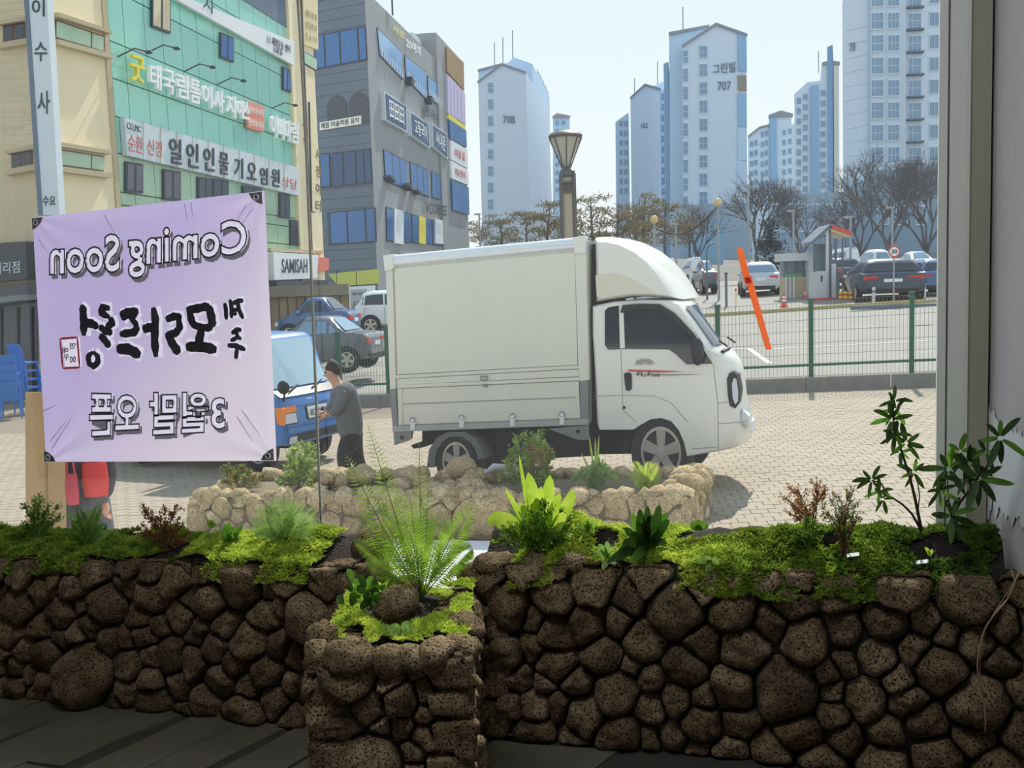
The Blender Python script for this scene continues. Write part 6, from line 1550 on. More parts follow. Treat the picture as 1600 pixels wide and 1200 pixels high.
M_stem = mat('dark_stem', (.20, .15, .10), .7); M_gst = mat('green_stem', (.36, .44, .20), .6); M_bst = mat('brown_stem', (.38, .26, .16), .8)
prn = random.Random(77)
def bez(a, b, c, n): return [a * (1 - t) ** 2 + b * 2 * t * (1 - t) + c * t * t for t in [i / n for i in range(n + 1)]]
def frond(base, tip, sag, plen, m, parent, n=22, wid=.2, start=.16, curl=0, seed=0, twist=0):
    """one pinnate frond from base to tip; sag bends it (world vector), plen the longest leaflet"""
    rd_ = random.Random(seed); mid = (base + tip) / 2 + sag; pts = bez(base, mid, tip, n); mb = MB()
    L = (tip - base).length
    mb.tube(pts, [max(.0006, L * .008 * (1 - i / n * .85)) for i in range(n + 1)], 4, False)
    view = (Vector((0, 0, EYE)) - base).normalized()
    for i in range(int(n * start), n):
        for h in (0, .5):
            t = (i + h) / n; k = min(n - 1, i); p = pts[k].lerp(pts[k + 1], h); d = (pts[k + 1] - pts[k]).normalized()
            s = d.cross(view).normalized(); s = (s * math.cos(twist) + view * math.sin(twist))
            f = (t - start) / (1 - start); ln = plen * (math.sin(math.pi * min(1, f * .80 + .18)) ** .8) * rd_.uniform(.88, 1.08)
            for sg in (-1, 1):
                dr = (s * sg + d * .55 + Vector((0, 0, -.12)) + view * rd_.uniform(-.15, .15)).normalized(); w_ = d * ln * wid * .5
                a = p; e = p + dr * ln; mm = p + dr * ln * .4
                mb.add([a, mm + w_, e, mm - w_], [(0, 1, 2, 3)])
    return mb.build('frond', m, parent, world=True)
def strap(base, tip, sag, wd, m, parent, n=9, nm='leaf', fold=.25, ref=None):
    mid = (base + tip) / 2 + sag; pts = bez(base, mid, tip, n); view = (Vector((0, 0, EYE)) - base).normalized(); rows = []
    for i, p in enumerate(pts):
        d = (pts[min(i + 1, n)] - pts[max(i - 1, 0)]).normalized(); s = d.cross(ref or view).normalized(); t = i / n
        w_ = wd * (math.sin(math.pi * (t * .86 + .10)) ** .7) * .5 if t < 1 else .0005
        rows.append([p - s * w_ + view * w_ * fold, p, p + s * w_ + view * w_ * fold])
    return MB().grid(rows).build(nm, m, parent, True, world=True)
def plant(name, label, base, cat='plant', group=None): return thing(name, label, cat, base, 0, group)
def shrub(name, label, base, tips, mats_, leaf, per, stem_m, spread=.3, twigs=5, nshape=4, r=.0022, up=.5):
    """fine-leaved shrub: stems to the tips, short twigs, many tiny leaves"""
    t = plant(name, label, base); ms = MB(); P = []; D = []
    for tp in tips:
        mid = (base + tp) / 2 + Vector((prn.uniform(-.1, .1), prn.uniform(-.1, .1), .06)) * (tp - base).length
        pts = bez(base + Vector((prn.uniform(-.012, .012), prn.uniform(-.012, .012), 0)), mid, tp, 8); L = (tp - base).length
        ms.tube(pts, [r * (1 - .7 * i / 8) for i in range(9)], 4, False)
        for k in range(twigs):
            f = prn.uniform(.25, .97); i = min(7, int(f * 8)); p = pts[i].lerp(pts[i + 1], f * 8 - i); d = (pts[i + 1] - pts[i]).normalized()
            q = p + (d * prn.uniform(.3, 1) + Vector((prn.uniform(-1, 1), prn.uniform(-1, 1), prn.uniform(-.3, .7))) * .8).normalized() * L * spread * (1.1 - f * .6)
            ms.tube([p, q], [r * .5, r * .3], 3, False)
            for j in range(per):
                P.append(p.lerp(q, prn.uniform(.1, 1.05)) + Vector((prn.gauss(0, 1), prn.gauss(0, 1), prn.gauss(0, 1))) * leaf * .35); D.append((q - p).normalized())
        for j in range(per * 2): P.append(pts[8].lerp(pts[5], prn.random())); D.append((tp - base).normalized())
    ms.build('stems', stem_m, t, world=True)
    N = len(P); pa = np.array([p[:] for p in P]) - np.array(base[:]); da = np.array([d[:] for d in D])
    d = da * .8 + nr.normal(size=(N, 3)) * .8; d[:, 2] += up * .4; d /= np.linalg.norm(d, axis=1)[:, None]; s = np.cross(d, nr.normal(size=(N, 3))); s /= np.linalg.norm(s, axis=1)[:, None]
    Ln = leaf * nr.uniform(.6, 1.3, (N, 1)); V = np.stack([pa, pa + d * Ln * .5 + s * Ln * .22, pa + d * Ln, pa + d * Ln * .5 - s * Ln * .22], 1)
    pick = nr.integers(0, len(mats_), N)
    for k, m in enumerate(mats_):
        v = V[pick == k].reshape(-1, 3)
        if len(v): from_np('foliage', v, np.arange(len(v)).reshape(-1, 4), m, t, 'stuff')
    return t
def WL(px, py, Y): return W(px, py, Y)
def onto(F, px, py, n, zfn):
    u, z = F.uz(px, py, n); return F.P(u, n, 0) + Vector((0, 0, zfn(u, n)))
# --- centre fern
fb = Vector((-.312, 3.2, 1.43))
fern = plant('tall_fern', 'tall bright green fern rising from the centre stone planter', fb)
for k, (x, y, dy, sx_, sz, pl_) in enumerate(((575, 664, .05, -.01, .02, .045), (540, 710, -.05, -.02, .03, .05), (655, 690, .08, .0, .02, .034), (669, 750, .02, .01, .03, .03), (741, 786, -.02, .03, .06, .055), (705, 839, -.18, .06, .12, .05), (552, 791, .1, -.03, .04, .036), (554, 844, -.1, -.04, .07, .042), (570, 877, -.2, -.05, .06, .04), (738, 856, .05, .05, .07, .05), (711, 877, -.2, .05, .06, .05), (620, 760, .12, 0, .02, .05), (640, 770, -.12, 0, .02, .045), (690, 800, .12, .02, .05, .05), (600, 800, .1, -.02, .03, .05), (640, 830, -.2, .0, .06, .05), (680, 850, -.22, .02, .06, .05), (600, 850, -.22, -.02, .06, .045), (662, 800, .14, .0, .04, .05))):
    frond(fb, WL(x, y, 3.2 + dy), Vector((sx_, 0, sz)), pl_, L_fern, fern, n=20, seed=k, wid=.15)
# dark rock and small leafy creeper in the centre planter
rk = thing('lava_rock', 'dark rough lava rock sitting in the centre planter under the fern', 'rock', Vector((-.375, 3.06, 1.455)))
b_ = blob(random.Random(5), .062, 18); b_.build('rock_body', M_lava, rk, True)
rk2 = thing('lava_rock', 'smaller dark lava rock tucked behind the first at the fern base', 'rock', Vector((-.365, 3.2, 1.46))); blob(random.Random(9), .05, 16).build('rock_body', M_lava, rk2, True)
iv = plant('ivy_plant', 'small dark green creeper left of the lava rock in the centre planter', Vector((-.47, 3.1, 1.43)))
for k in range(46):
    b = Vector((-.47 + prn.uniform(-.05, .06), 3.1 + prn.uniform(-.08, .12), 1.43)); tp = b + Vector((prn.uniform(-.05, .05), prn.uniform(-.05, .03), prn.uniform(.015, .10)))
    strap(b.lerp(tp, .55), tp, Vector((0, 0, .012)), .022, L_mid if k % 3 == 0 else L_dark, iv, 4, 'leaf')
for k in range(7):
    b = Vector((-.345 + prn.uniform(-.03, .03), 2.86, 1.435)); strap(b, b + Vector((prn.uniform(-.05, .05), prn.uniform(-.05, .02), prn.uniform(.0, .03))), Vector((0, 0, .02)), .022, L_fern2, iv, 5)
# --- right planter
Yb = 3.42
nb0 = onto(FW, 838, 830, -.36, zr); nest = plant('birds_nest_fern', 'lime strap-leaved fern over the bright mound on the right planter', nb0)
for k, (x, y, w_, sx_, dy) in enumerate(((825, 738, .05, 0, .03), (859, 742, .05, .01, 0), (789, 763, .02, -.01, -.03), (764, 822, .06, -.07, -.06), (811, 710, .015, -.01, .05), (895, 764, .045, .05, .02), (846, 760, .045, 0, -.06), (875, 770, .035, .02, -.05), (812, 785, .04, -.02, -.06), (835, 775, .045, 0, -.08), (880, 800, .04, .04, -.08))):
    strap(nb0 + Vector((prn.uniform(-.02, .02), 0, -.01)), WL(x, y, nb0.y + dy), Vector((sx_, 0, .03 if k != 3 else .10)), w_, L_nest, nest, 10, ref=None)
tips = [WL(x, y, nb0.y + prn.uniform(-.12, .08)) for x, y in ((800, 800), (812, 815), (830, 800), (850, 790), (870, 795), (885, 805), (895, 825), (905, 840), (790, 830), (780, 845), (820, 835), (845, 830), (865, 830), (885, 845), (855, 850), (830, 855))]
shrub('moss_fern', 'bright green feathery mound below the strap-leaved fern', nb0 + Vector((.02, -.06, -.02)), tips, [L_mid, L_nest, L_mid], .014, 26, M_gst, .42, 7)
db = onto(FW, 1008, 858, -.36, zr); dk = plant('leathery_fern', 'dark glossy rosette plant in the middle of the right planter', db)
for k, (x, y, w_) in enumerate(((988, 802, .022), (1000, 795, .022), (1012, 790, .02), (1030, 788, .024), (1042, 800, .024), (1046, 812, .024), (975, 825, .02), (972, 850, .026), (1040, 830, .024), (995, 815, .024), (1020, 805, .024), (962, 866, .03), (985, 880, .026), (1025, 880, .028), (1042, 850, .022), (948, 880, .026), (1000, 885, .022), (1034, 815, .02), (1010, 812, .02), (985, 835, .024), (1022, 840, .024))):
    strap(db + Vector((prn.uniform(-.015, .015), prn.uniform(-.02, .02), 0)), WL(x, y, db.y + prn.uniform(-.16, .02)), Vector((prn.uniform(-.02, .02), 0, .03)), w_ * 1.25, L_dark if k % 4 else L_mid, dk, 8)
sp0 = onto(FW, 1092, 842, -.28, zr); sp_ = plant('sprout', 'small broad-leaved sprout right of the dark rosette plant', sp0)
for x, y, w_ in ((1078, 818, .03), (1090, 812, .03), (1104, 815, .022), (1108, 822, .018), (1096, 822, .03)): strap(sp0, WL(x, y, sp0.y + prn.uniform(-.03, .03)), Vector((0, 0, .008)), w_, L_mid, sp_, 6)
hb = onto(FW, 1318, 868, -.38, zr)
tips = [WL(x, y, hb.y + prn.uniform(-.02, .16)) for x, y in ((1222, 775), (1232, 758), (1245, 765), (1238, 790), (1228, 800), (1250, 785), (1260, 790), (1272, 780), (1282, 750), (1275, 745), (1290, 765), (1265, 800))]
shrub('dry_heather', 'dry orange brown heather on the moss right of the rosette plant', onto(FW, 1268, 838, -.27, zr), tips, [L_brown], .010, 12, M_bst, .28, 7)
tips = [WL(x, y, hb.y + prn.uniform(-.05, .1)) for x, y in ((1300, 765), (1312, 775), (1325, 765), (1335, 760), (1334, 785), (1340, 800), (1320, 790), (1305, 790), (1295, 800), (1285, 790), (1310, 805), (1330, 810), (1295, 775), (1322, 805))]
shrub('green_heather', 'dark speckled green heather sprig before the dry orange one', hb, tips, [L_dark, L_fern2, L_brown, L_dark], .009, 12, M_bst, .24, 7)
tips = [WL(x, y, hb.y + prn.uniform(-.05, .1)) for x, y in ((1240, 828), (1255, 820), (1270, 815), (1285, 830), (1262, 835))]
shrub('moss_fern', 'small green cushion plant at the foot of the dry heather', onto(FW, 1262, 848, -.34, zr), tips, [L_mid, L_fern], .011, 22, M_gst, .4, 6)
# palmate shrub, two stems
pb0 = onto(FW, 1441, 842, -.28, zr); Yp = pb0.y
pal = plant('palmate_shrub', 'tall dark palmate-leaved shrub with thin stems by the white jamb', pb0)
def leafcluster(c, rpx, Y, k, a0, seed):
    rd_ = random.Random(seed); rr = rpx / FPX * Y
    o = WL(*c, Y)
    for i in range(k):
        a = R(a0 + 360 / k * i * .86 + rd_.uniform(-12, 12)); L = rr * rd_.uniform(.75, 1.1)
        d = Vector((math.cos(a), rd_.uniform(-.5, .35), math.sin(a) - .12)); tip = o + d * L
        strap(o + d * L * .10, tip, Vector((0, 0, rd_.uniform(-.004, .012))), L * rd_.uniform(.20, .27), L_palm if rd_.random() < .75 else L_mid, pal, 7, 'leaf', .18)
def stem(pts, r0, r1, Y, dz=0):
    n = len(pts); P = [WL(x, y, Y + dz * i / (n - 1)) for i, (x, y) in enumerate(pts)]; MB().tube(P, [r0 + (r1 - r0) * i / (n - 1) for i in range(n)], 6).build('stem', M_stem, pal, True, world=True)
stem(((1443, 848), (1438, 820), (1430, 780), (1422, 747), (1408, 703), (1398, 670), (1394, 640), (1396, 625)), .0055, .002, Yp)
stem(((1438, 826), (1425, 803), (1410, 788), (1390, 775), (1376, 755), (1362, 750)), .004, .002, Yp)
stem(((1434, 800), (1437, 775), (1434, 755), (1428, 740)), .002, .0015, Yp)
stem(((1489, 850), (1488, 810), (1500, 785), (1516, 765), (1528, 745), (1545, 725), (1560, 705), (1563, 690)), .005, .002, Yp - .06, -.2)
stem(((1488, 815), (1482, 780), (1480, 740)), .003, .0015, Yp - .08); stem(((1516, 765), (1518, 740), (1510, 722)), .003, .0015, Yp - .16)
for i, (x, y, r, Y, k, a0) in enumerate(((1394, 655, 34, Yp, 7, 20), (1400, 640, 26, Yp + .03, 5, 60), (1416, 692, 34, Yp, 6, -60), (1398, 680, 26, Yp - .03, 6, 100), (1362, 750, 32, Yp, 7, 30), (1374, 768, 26, Yp - .02, 5, 200), (1380, 780, 24, Yp, 5, 230), (1428, 738, 28, Yp, 6, 40), (1397, 626, 26, Yp + .03, 5, 10), (1406, 706, 24, Yp, 5, 200),
        (1481, 732, 42, Yp - .1, 7, 40), (1487, 806, 46, Yp - .12, 7, 250), (1529, 747, 50, Yp - .2, 7, 230), (1562, 684, 44, Yp - .27, 7, 50), (1468, 766, 32, Yp - .1, 6, 180), (1514, 724, 40, Yp - .16, 7, 60), (1500, 705, 34, Yp - .06, 6, 100), (1540, 705, 28, Yp - .2, 4, 120), (1506, 752, 30, Yp - .16, 4, 10))):
    leafcluster((x, y), r, Y, k, a0, 300 + i)
# little sprouts along the front of the moss
def sprout(label, px, py, tips, w_, m, n=-.44):
    b = onto(FW, px, py, n, zr); t = plant('sprout', label, b)
    for x, y in tips: strap(b, WL(x, y, b.y - .03), Vector((0, -.01, .015)), w_, m, t, 6)
sprout('pale green sprout on the front edge below the middle of the moss', 1110, 893, ((1090, 880), (1098, 874), (1122, 882), (1128, 896), (1124, 906), (1104, 900)), .022, L_fern2)
sprout('drooping pale sprout left of the dark rosette plant', 950, 875, ((935, 850), (948, 845), (958, 868), (942, 892), (962, 885), (930, 862)), .02, L_fern2, -.42)
sprout('pointed green sprout hanging over the stones below the heather', 1308, 896, ((1302, 872), (1322, 880), (1308, 928), (1326, 900), (1318, 888)), .016, L_mid)
sprout('tiny yellow green sprout on the dark moss at right', 1452, 876, ((1444, 856), (1458, 860), (1449, 862)), .010, L_nest, -.36)
sprout('little leafy tuft behind the moss right of the strap-leaved fern', 920, 838, ((912, 815), (922, 812), (932, 822), (928, 834), (905, 824)), .022, L_fern, -.3)
for (lab, px, py) in (('small pale plant tag lying in the dark moss at right', 1441, 879), ('small dark grey plant tag by the pointed sprout', 1333, 887)):
    b = onto(FW, px, py, -.40, zr) + Vector((0, 0, .02)); t = thing('plant_tag', lab, 'tag', b, R(-20))
    MB().box(-.018, .018, -.008, .008, 0, .002, Matrix.Rotation(R(25), 3, 'X').to_4x4() @ Matrix.Rotation(R(-14), 4, 'Y')).build('tag_blade', M_signg, t)
# twine hanging at the right end
tw0 = WL(1592, 885, 2.72); tw = thing('twine', 'loose tan twine hanging down the right end of the stone planter', 'twine', tw0)
Yt = 2.71
MB().tube([WL(x, y, Yt) for x, y in ((1592, 892), (1584, 915), (1572, 940), (1552, 962), (1540, 980), (1530, 1010), (1527, 1040), (1530, 1075), (1539, 1105), (1540, 1130), (1538, 1145))], [.0022] * 11, 6).build('strand', mat('tan_twine', (.62, .50, .36), .8), tw, True, world=True)
MB().tube([WL(x, y, Yt + .01) for x, y in ((1580, 890), (1586, 908), (1575, 935), (1560, 950), (1550, 965))], .0014, 5).build('strand', mat('pale_twine', (.70, .68, .64), .8), tw, True, world=True)
MB().tube([WL(x, y, Yt + .01) for x, y in ((1596, 893), (1575, 925), (1558, 950), (1538, 985), (1532, 1015), (1531, 1060), (1536, 1085))], .0012, 5).build('strand', MATS['tan_twine'], tw, True, world=True)
# --- left planter
def lb(px, py, n=-.40): return onto(FW, px, py, n, zl)
b = lb(62, 848, -.38)
shrub('feathery_shrub', 'bright feathery shrub at the left end, before the cardboard sheet', b, [WL(x, y, b.y + prn.uniform(-.06, .06)) for x, y in ((62, 770), (76, 788), (38, 792), (90, 792), (34, 815), (92, 810), (50, 800), (68, 805), (80, 820), (45, 825), (62, 790), (55, 780))], [L_mid, L_fern, L_mid], .013, 13, M_gst, .22, 9)
b = lb(140, 850, -.40); t = plant('small_fern', 'small dark green fern right of the feathery shrub, before the red bags', b)
for k, (x, y) in enumerate(((103, 800), (156, 784), (168, 820), (138, 792), (120, 790), (112, 815), (160, 812), (150, 800), (128, 806), (172, 832), (106, 830))): frond(b, WL(x, y, b.y + prn.uniform(-.08, .06)), Vector((0, 0, .03)), .026, L_mid if k % 3 else L_fern2, t, n=14, seed=20 + k, wid=.34)
b = lb(258, 862, -.44)
shrub('dry_heather', 'rust brown dry heather in the left planter under the banner', b, [WL(x, y, b.y + prn.uniform(-.06, .08)) for x, y in ((220, 786), (226, 800), (275, 792), (258, 797), (250, 800), (268, 800), (222, 820), (285, 820), (292, 835), (214, 825), (240, 810), (280, 808), (262, 815), (232, 830), (285, 845))], [L_brown, L_brown, leafmat('red_brown_leaf', (.42, .24, .14))], .011, 16, M_bst, .26, 8)
b = lb(318, 850, -.40); t = plant('clover_sprout', 'thin upright sprout with one bright leaf pair left of the feathery ferns', b)
MB().tube([b, WL(322, 838, b.y), WL(332, 822, b.y)], .0022, 5).build('stem', M_gst, t, True, world=True)
for x, y in ((324, 812), (338, 818), (330, 812)): strap(WL(331, 824, b.y), WL(x, y, b.y), Vector((0, 0, .003)), .022, L_fern, t, 5)
b = lb(358, 850, -.40); t = plant('sprout', 'leafy green sprout between the thin sprout and the feathery ferns', b)
for x, y in ((344, 828), (350, 818), (358, 815), (366, 822), (372, 832), (380, 820), (348, 838), (376, 842), (364, 835)): strap(b, WL(x, y, b.y + prn.uniform(-.03, .03)), Vector((0, 0, .015)), .022, L_mid, t, 6)
b = lb(452, 850, -.38); t = plant('feathery_fern', 'pale feathery fern cluster at the right end of the left planter', b)
for k, (x, y) in enumerate(((390, 812), (400, 795), (415, 785), (430, 776), (445, 775), (460, 778), (478, 785), (495, 795), (505, 815), (505, 838), (385, 830), (400, 838), (420, 810), (440, 800), (465, 800), (485, 815), (490, 842), (415, 845), (435, 830), (470, 835), (500, 855), (455, 815))):
    frond(b + Vector((prn.uniform(-.03, .03), prn.uniform(-.04, .04), 0)), WL(x, y, b.y + prn.uniform(-.12, .06)), Vector((0, 0, .045)), .030, L_fern2, t, n=13, seed=60 + k, wid=.22, start=.2)
# --- outdoor planter plants
def ob(px, py, n=.6): return onto(FP_, px, py, n, zo)
def grow(name, label, bpx, tips, mats_, leaf, per, n=.6, tw_=7, spread=.25, sm=M_gst, r=.006):
    b = ob(*bpx, n); shrub(name, label, b, [WL(x, y, b.y + prn.uniform(-.25, .25)) for x, y in tips], mats_, leaf, per, sm, spread, tw_, r=r)
grow('outdoor_heather', 'low brown and green heather at the left of the outdoor planter', (378, 772), ((346, 735), (356, 728), (366, 732), (378, 728), (390, 735), (398, 745), (350, 750), (384, 748), (368, 745), (404, 755), (414, 740)), [L_heath, L_brown, L_heath], .034, 16)
grow('tall_grassy_shrub', 'tall pale green wispy shrub outdoors below the blue pickup', (468, 772), ((452, 715), (458, 702), (466, 694), (474, 690), (482, 698), (490, 700), (496, 710), (444, 728), (440, 745), (500, 730), (484, 720), (462, 725), (474, 715), (450, 745), (432, 752), (494, 748)), [L_heath, L_yel, L_grass], .038, 18)
grow('outdoor_shrub', 'yellow green bushy shrub with reddish tips on the outdoor planter before the rear wheel', (832, 772), ((806, 690), (812, 680), (830, 678), (842, 676), (848, 690), (795, 705), (788, 720), (856, 712), (862, 705), (860, 730), (820, 705), (838, 700), (800, 735), (850, 740), (825, 720), (782, 745), (868, 745)), [L_heath, L_yel, L_fern, L_heath], .036, 26)
grow('outdoor_shrub', 'reddish tipped sprig rising from the outdoor planter shrub', (838, 745), ((828, 695), (836, 692), (850, 700), (862, 705), (845, 705)), [leafmat('reddish_leaf', (.58, .40, .26), (.62, .56, .30))], .026, 12)
b = ob(932, 772); t = plant('ornamental_grass', 'arching ornamental grass on the outdoor planter between the truck wheels', b)
for k in range(80):
    a = prn.uniform(-1, 1); x = 932 + a * 44 + prn.uniform(-5, 5); y = 768 - (1 - abs(a)) * 44 * prn.uniform(.7, 1.1) - prn.uniform(0, 14)
    strap(b + Vector((prn.uniform(-.06, .06), prn.uniform(-.06, .06), 0)), WL(x, y, b.y + prn.uniform(-.25, .25)), Vector((a * .04, 0, .10 + .16 * abs(a))), .02, L_grass if k % 3 else L_fern2, t, 7, 'blade')
for x, y in ((920, 680), (930, 684), (936, 680), (908, 708)): strap(b, WL(x, y, b.y), Vector((0, 0, .05)), .02, L_yel, t, 7, 'seed_spike')
b = ob(1010, 772); t = plant('yellow_fern', 'bright yellow green fern at the right of the outdoor planter', b)
for k, (x, y) in enumerate(((990, 720), (1000, 728), (1014, 720), (1026, 724), (1034, 738), (984, 740), (1030, 755), (990, 755), (1008, 735), (1020, 740), (998, 745))): frond(b, WL(x, y, b.y + prn.uniform(-.2, .2)), Vector((0, 0, .05)), .062, L_yel, t, n=12, seed=120 + k, wid=.26)
dw = thing('driftwood', 'pale grey driftwood piece on the outdoor planter left of the bushy shrub', 'driftwood', ob(775, 735, .8) + Vector((0, 0, .12)), R(10))
MB().tube([(-.12, 0, .02), (-.02, .02, .07), (.1, 0, .06), (.2, .04, .02), (.26, .0, -.08)], [.012, .045, .04, .03, .012], 7).build('wood', mat('grey_driftwood', (.72, .72, .72), .8, var=.1, scale=9), dw, True)
# ------------------------------------------------------------------ street lamp
gl_ = W(888, 600, 18); gl_.z = zg(gl_.x, gl_.y)
FLm = Fr(gl_, 0); LP = FLm.thing('street_lamp', 'dark street lamp with a flared glass head rising behind the box truck', 'street lamp')
def lz(y): return FLm.uz(886, y)[1]
def lx(px, y): return FLm.uz(px, y)[0]
M_lampd = mat('dark_bronze', (.34, .33, .32), .5); M_lglass = mat('lantern_glass', (.82, .82, .78), .3, trans=.4); M_lcore = mat('beige_lamp_core', (.72, .68, .60), .6)
cx0 = lx(884, 235); 
def ring(y, w_): return (w_ / 2 / FPX * 18, lz(y))
T = Matrix.Translation((cx0, 0, 0))
MB().lathe([ring(264, 8), ring(258, 12), ring(215, 48)], 8, T).build('lantern_glass', M_lglass, LP)
MB().lathe([ring(216, 49), ring(212, 53), ring(208, 46), ring(204, 20), ring(203, 2)], 20, T).build('lamp_hood', M_lampd, LP, 40)
mb = MB()
for k in range(8):
    a = 2 * math.pi * k / 8; r1, z1 = ring(262, 13); r2, z2 = ring(215, 50); mb.tube([(cx0 + r1 * math.cos(a), r1 * math.sin(a), z1), (cx0 + r2 * math.cos(a), r2 * math.sin(a), z2)], .012, 5)
mb.build('lantern_rib', M_lampd, LP)
MB().lathe([ring(277, 16), ring(268, 20), ring(262, 12), ring(258, 8)], 12, T).build('lamp_neck', M_lampd, LP, 40)
xl, xr = lx(877, 300), lx(897, 300); h = (xr - xl) / 2; xm = (xl + xr) / 2 + .0
o = MB().box(xm - h * .62, xm + h * .62, -h * .62, h * .62, -.1, lz(277)).build('post_core', M_lcore, LP)
for sx_ in (-1, 1):
    for sy_ in (-1, 1): MB().box(xm + sx_ * h - .028, xm + sx_ * h + .028, sy_ * h - .028, sy_ * h + .028, -.1, lz(272)).build('post_corner', M_lampd, LP)
for ya, yb in ((268, 275), (284, 287), (298, 302)): MB().box(xm - h * 1.12, xm + h * 1.12, -h * 1.12, h * 1.12, lz(yb), lz(ya)).build('post_band', M_lampd, LP)
for ya in (292,): MB().box(xm - h * .75, xm + h * .75, -h * .75, h * .75, lz(298), lz(286)).build('post_panel', M_lampd, LP)

# ------------------------------------------------------------------ trees
M_bark = mat('pale_bark', (.42, .38, .34), .9); M_bark2 = mat('grey_bark', (.40, .40, .41), .9)
M_pine = mat('winter_pine', (.44, .41, .29), .9, col2=(.56, .51, .38), scale=1.2, trans=.2)
M_ever = mat('dark_evergreen', (.22, .27, .29), .9, var=.2, scale=2)
trn = random.Random(12)
def grow_branches(mb, p, d, L, r, depth, tips, spread=.55, up=.25, kids=(2, 3)):
    n = 3; pts = [p]; q = p
    for i in range(n):
        d = (d + Vector((trn.gauss(0, .12), trn.gauss(0, .12), trn.gauss(0, .08) + up * .12))).normalized(); q = q + d * L / n; pts.append(q)
    mb.tube(pts, [r * (1 - .45 * i / n) for i in range(n + 1)], 5 if depth > 2 else 3, False)
    if depth == 0: tips.append(q); return
    for k in range(trn.randint(*kids) + (1 if depth > 2 else 0)):
        a = trn.uniform(0, 6.283); s = Vector((math.cos(a), math.sin(a), 0)); s = (s - d * s.dot(d)).normalized()
        j = trn.choice((2, 3)) if depth < 4 else 3
        grow_branches(mb, pts[j], (d + s * spread * trn.uniform(.6, 1.3)).normalized(), L * trn.uniform(.62, .82), r * .64, depth - 1, tips, spread, up, kids)
def bare_tree(label, px, py, pyt, Y, depth=5, spread=.5, lean=0):
    b = W(px, py, Y); t = thing('bare_tree', label, 'tree', b); H = (py - pyt) / FPX * Y; tips = []
    tr_ = MB(); tr_.tube([(0, 0, -1), (lean * .1, 0, H * .12), (lean * .2, 0, H * .24)], [H * .028, H * .022, H * .018], 7, False); tr_.build('trunk', M_bark2, t, True)
    mb = MB()
    for k in range(5):
        a = k * 1.257 + trn.uniform(-.3, .3)
        grow_branches(mb, Vector((lean * .2, 0, H * trn.uniform(.16, .24))), Vector((math.cos(a) * .5 + lean * .2, math.sin(a) * .5, 1)).normalized(), H * .30, H * .016, depth - 1, tips, spread)
    mb.build('branches', M_bark2, t, kind='stuff'); return t
bare_tree('bare spreading tree above the orange tape', 1182, 425, 290, 66, 6, .5)
bare_tree('slim bare tree left of the red roofed gate', 1252, 425, 318, 70, 5, .35)
bare_tree('large bare tree beside the window jamb at right', 1388, 420, 250, 74, 6, .55)
bare_tree('second bare tree behind the blue grey car at the window jamb', 1447, 425, 262, 80, 6, .5)
bare_tree('bare tree right of the red roofed gate', 1345, 425, 290, 86, 5, .5)
bare_tree('leafless tree behind the truck roof deflector', 1000, 425, 318, 105, 5, .5)
bare_tree('small leafless tree far behind the wire fence near the yellow globe lamp', 1090, 425, 325, 84, 5, .5)
def pine(label, px, pyt, wpx, Y, k):
    py = 425; b = W(px, py, Y); t = thing('pine_tree', label, 'tree', b); H = (py - pyt) / FPX * Y; wd = wpx / FPX * Y; tips = []
    tr_ = MB(); tr_.tube([(0, 0, -1), (trn.uniform(-.2, .2), 0, H * .5), (trn.uniform(-.3, .3), 0, H * .9)], [H * .022, H * .016, H * .006], 6, False)
    tr_.build('trunk', M_bark, t, True); P = []; br = MB()
    for i in range(k):
        f = trn.uniform(.45, 1); a = trn.uniform(0, 6.283); r = wd * .5 * (1.25 - f) ** .5 * trn.uniform(.35, 1); c = Vector((math.cos(a) * r, math.sin(a) * r, H * (f - .06) + trn.uniform(-.1, .1)))
        br.tube([(0, 0, c.z - H * .08), c], [H * .006, H * .003], 4, False)
        for j in range(60): P.append((c.x + trn.gauss(0, wd * .10), c.y + trn.gauss(0, wd * .10), c.z + trn.gauss(0, H * .018)))
    br.build('branches', M_bark, t, kind='stuff')
    P = np.array(P); N = len(P); d = nr.normal(size=(N, 3)); d /= np.linalg.norm(d, axis=1)[:, None]; s = np.cross(d, nr.normal(size=(N, 3))); s /= np.linalg.norm(s, axis=1)[:, None]; Ln = H * .05 * nr.uniform(.6, 1.3, (N, 1))
    V = np.stack([P - s * Ln * .16, P + s * Ln * .16, P + d * Ln], 1).reshape(-1, 3); from_np('needles', V, np.arange(len(V)).reshape(-1, 3), M_pine, t, 'stuff')
for i, (px, pyt, wp, Y) in enumerate(((752, 345, 60, 95), (785, 336, 60, 88), (822, 330, 65, 84), (858, 318, 70, 82), (925, 305, 80, 78), (968, 312, 76, 80), (1040, 310, 80, 76), (1008, 304, 70, 86), (1078, 330, 60, 90), (893, 322, 70, 90))):
    pine(('winter brown pine behind the truck roof, %s along the row' % ('leftmost', 'second', 'third', 'fourth, left of the street lamp', 'sixth, right of the street lamp', 'seventh', 'ninth, above the roof deflector', 'eighth', 'last, near the yellow globe lamp', 'fifth, behind the street lamp post')[i]), px, pyt - 4, wp * 1.2, Y, 20)
b = W(1205, 425, 60); b.z = zg(b.x, b.y); t = thing('evergreen_shrub', 'dark evergreen clump in the lot behind the silver suv', 'tree', b)
MB().tube([(0, 0, -1), (0, 0, 1.2)], .12, 6).build('trunk', M_bark2, t)
P = []
for i in range(26):
    c = (trn.gauss(0, .45), trn.gauss(0, .45), trn.uniform(.3, 3.6)); c = (c[0] * (1.35 - c[2] / 3), c[1], c[2])
    for j in range(90): P.append((c[0] + trn.gauss(0, .22), c[1] + trn.gauss(0, .22), c[2] + trn.gauss(0, .2)))
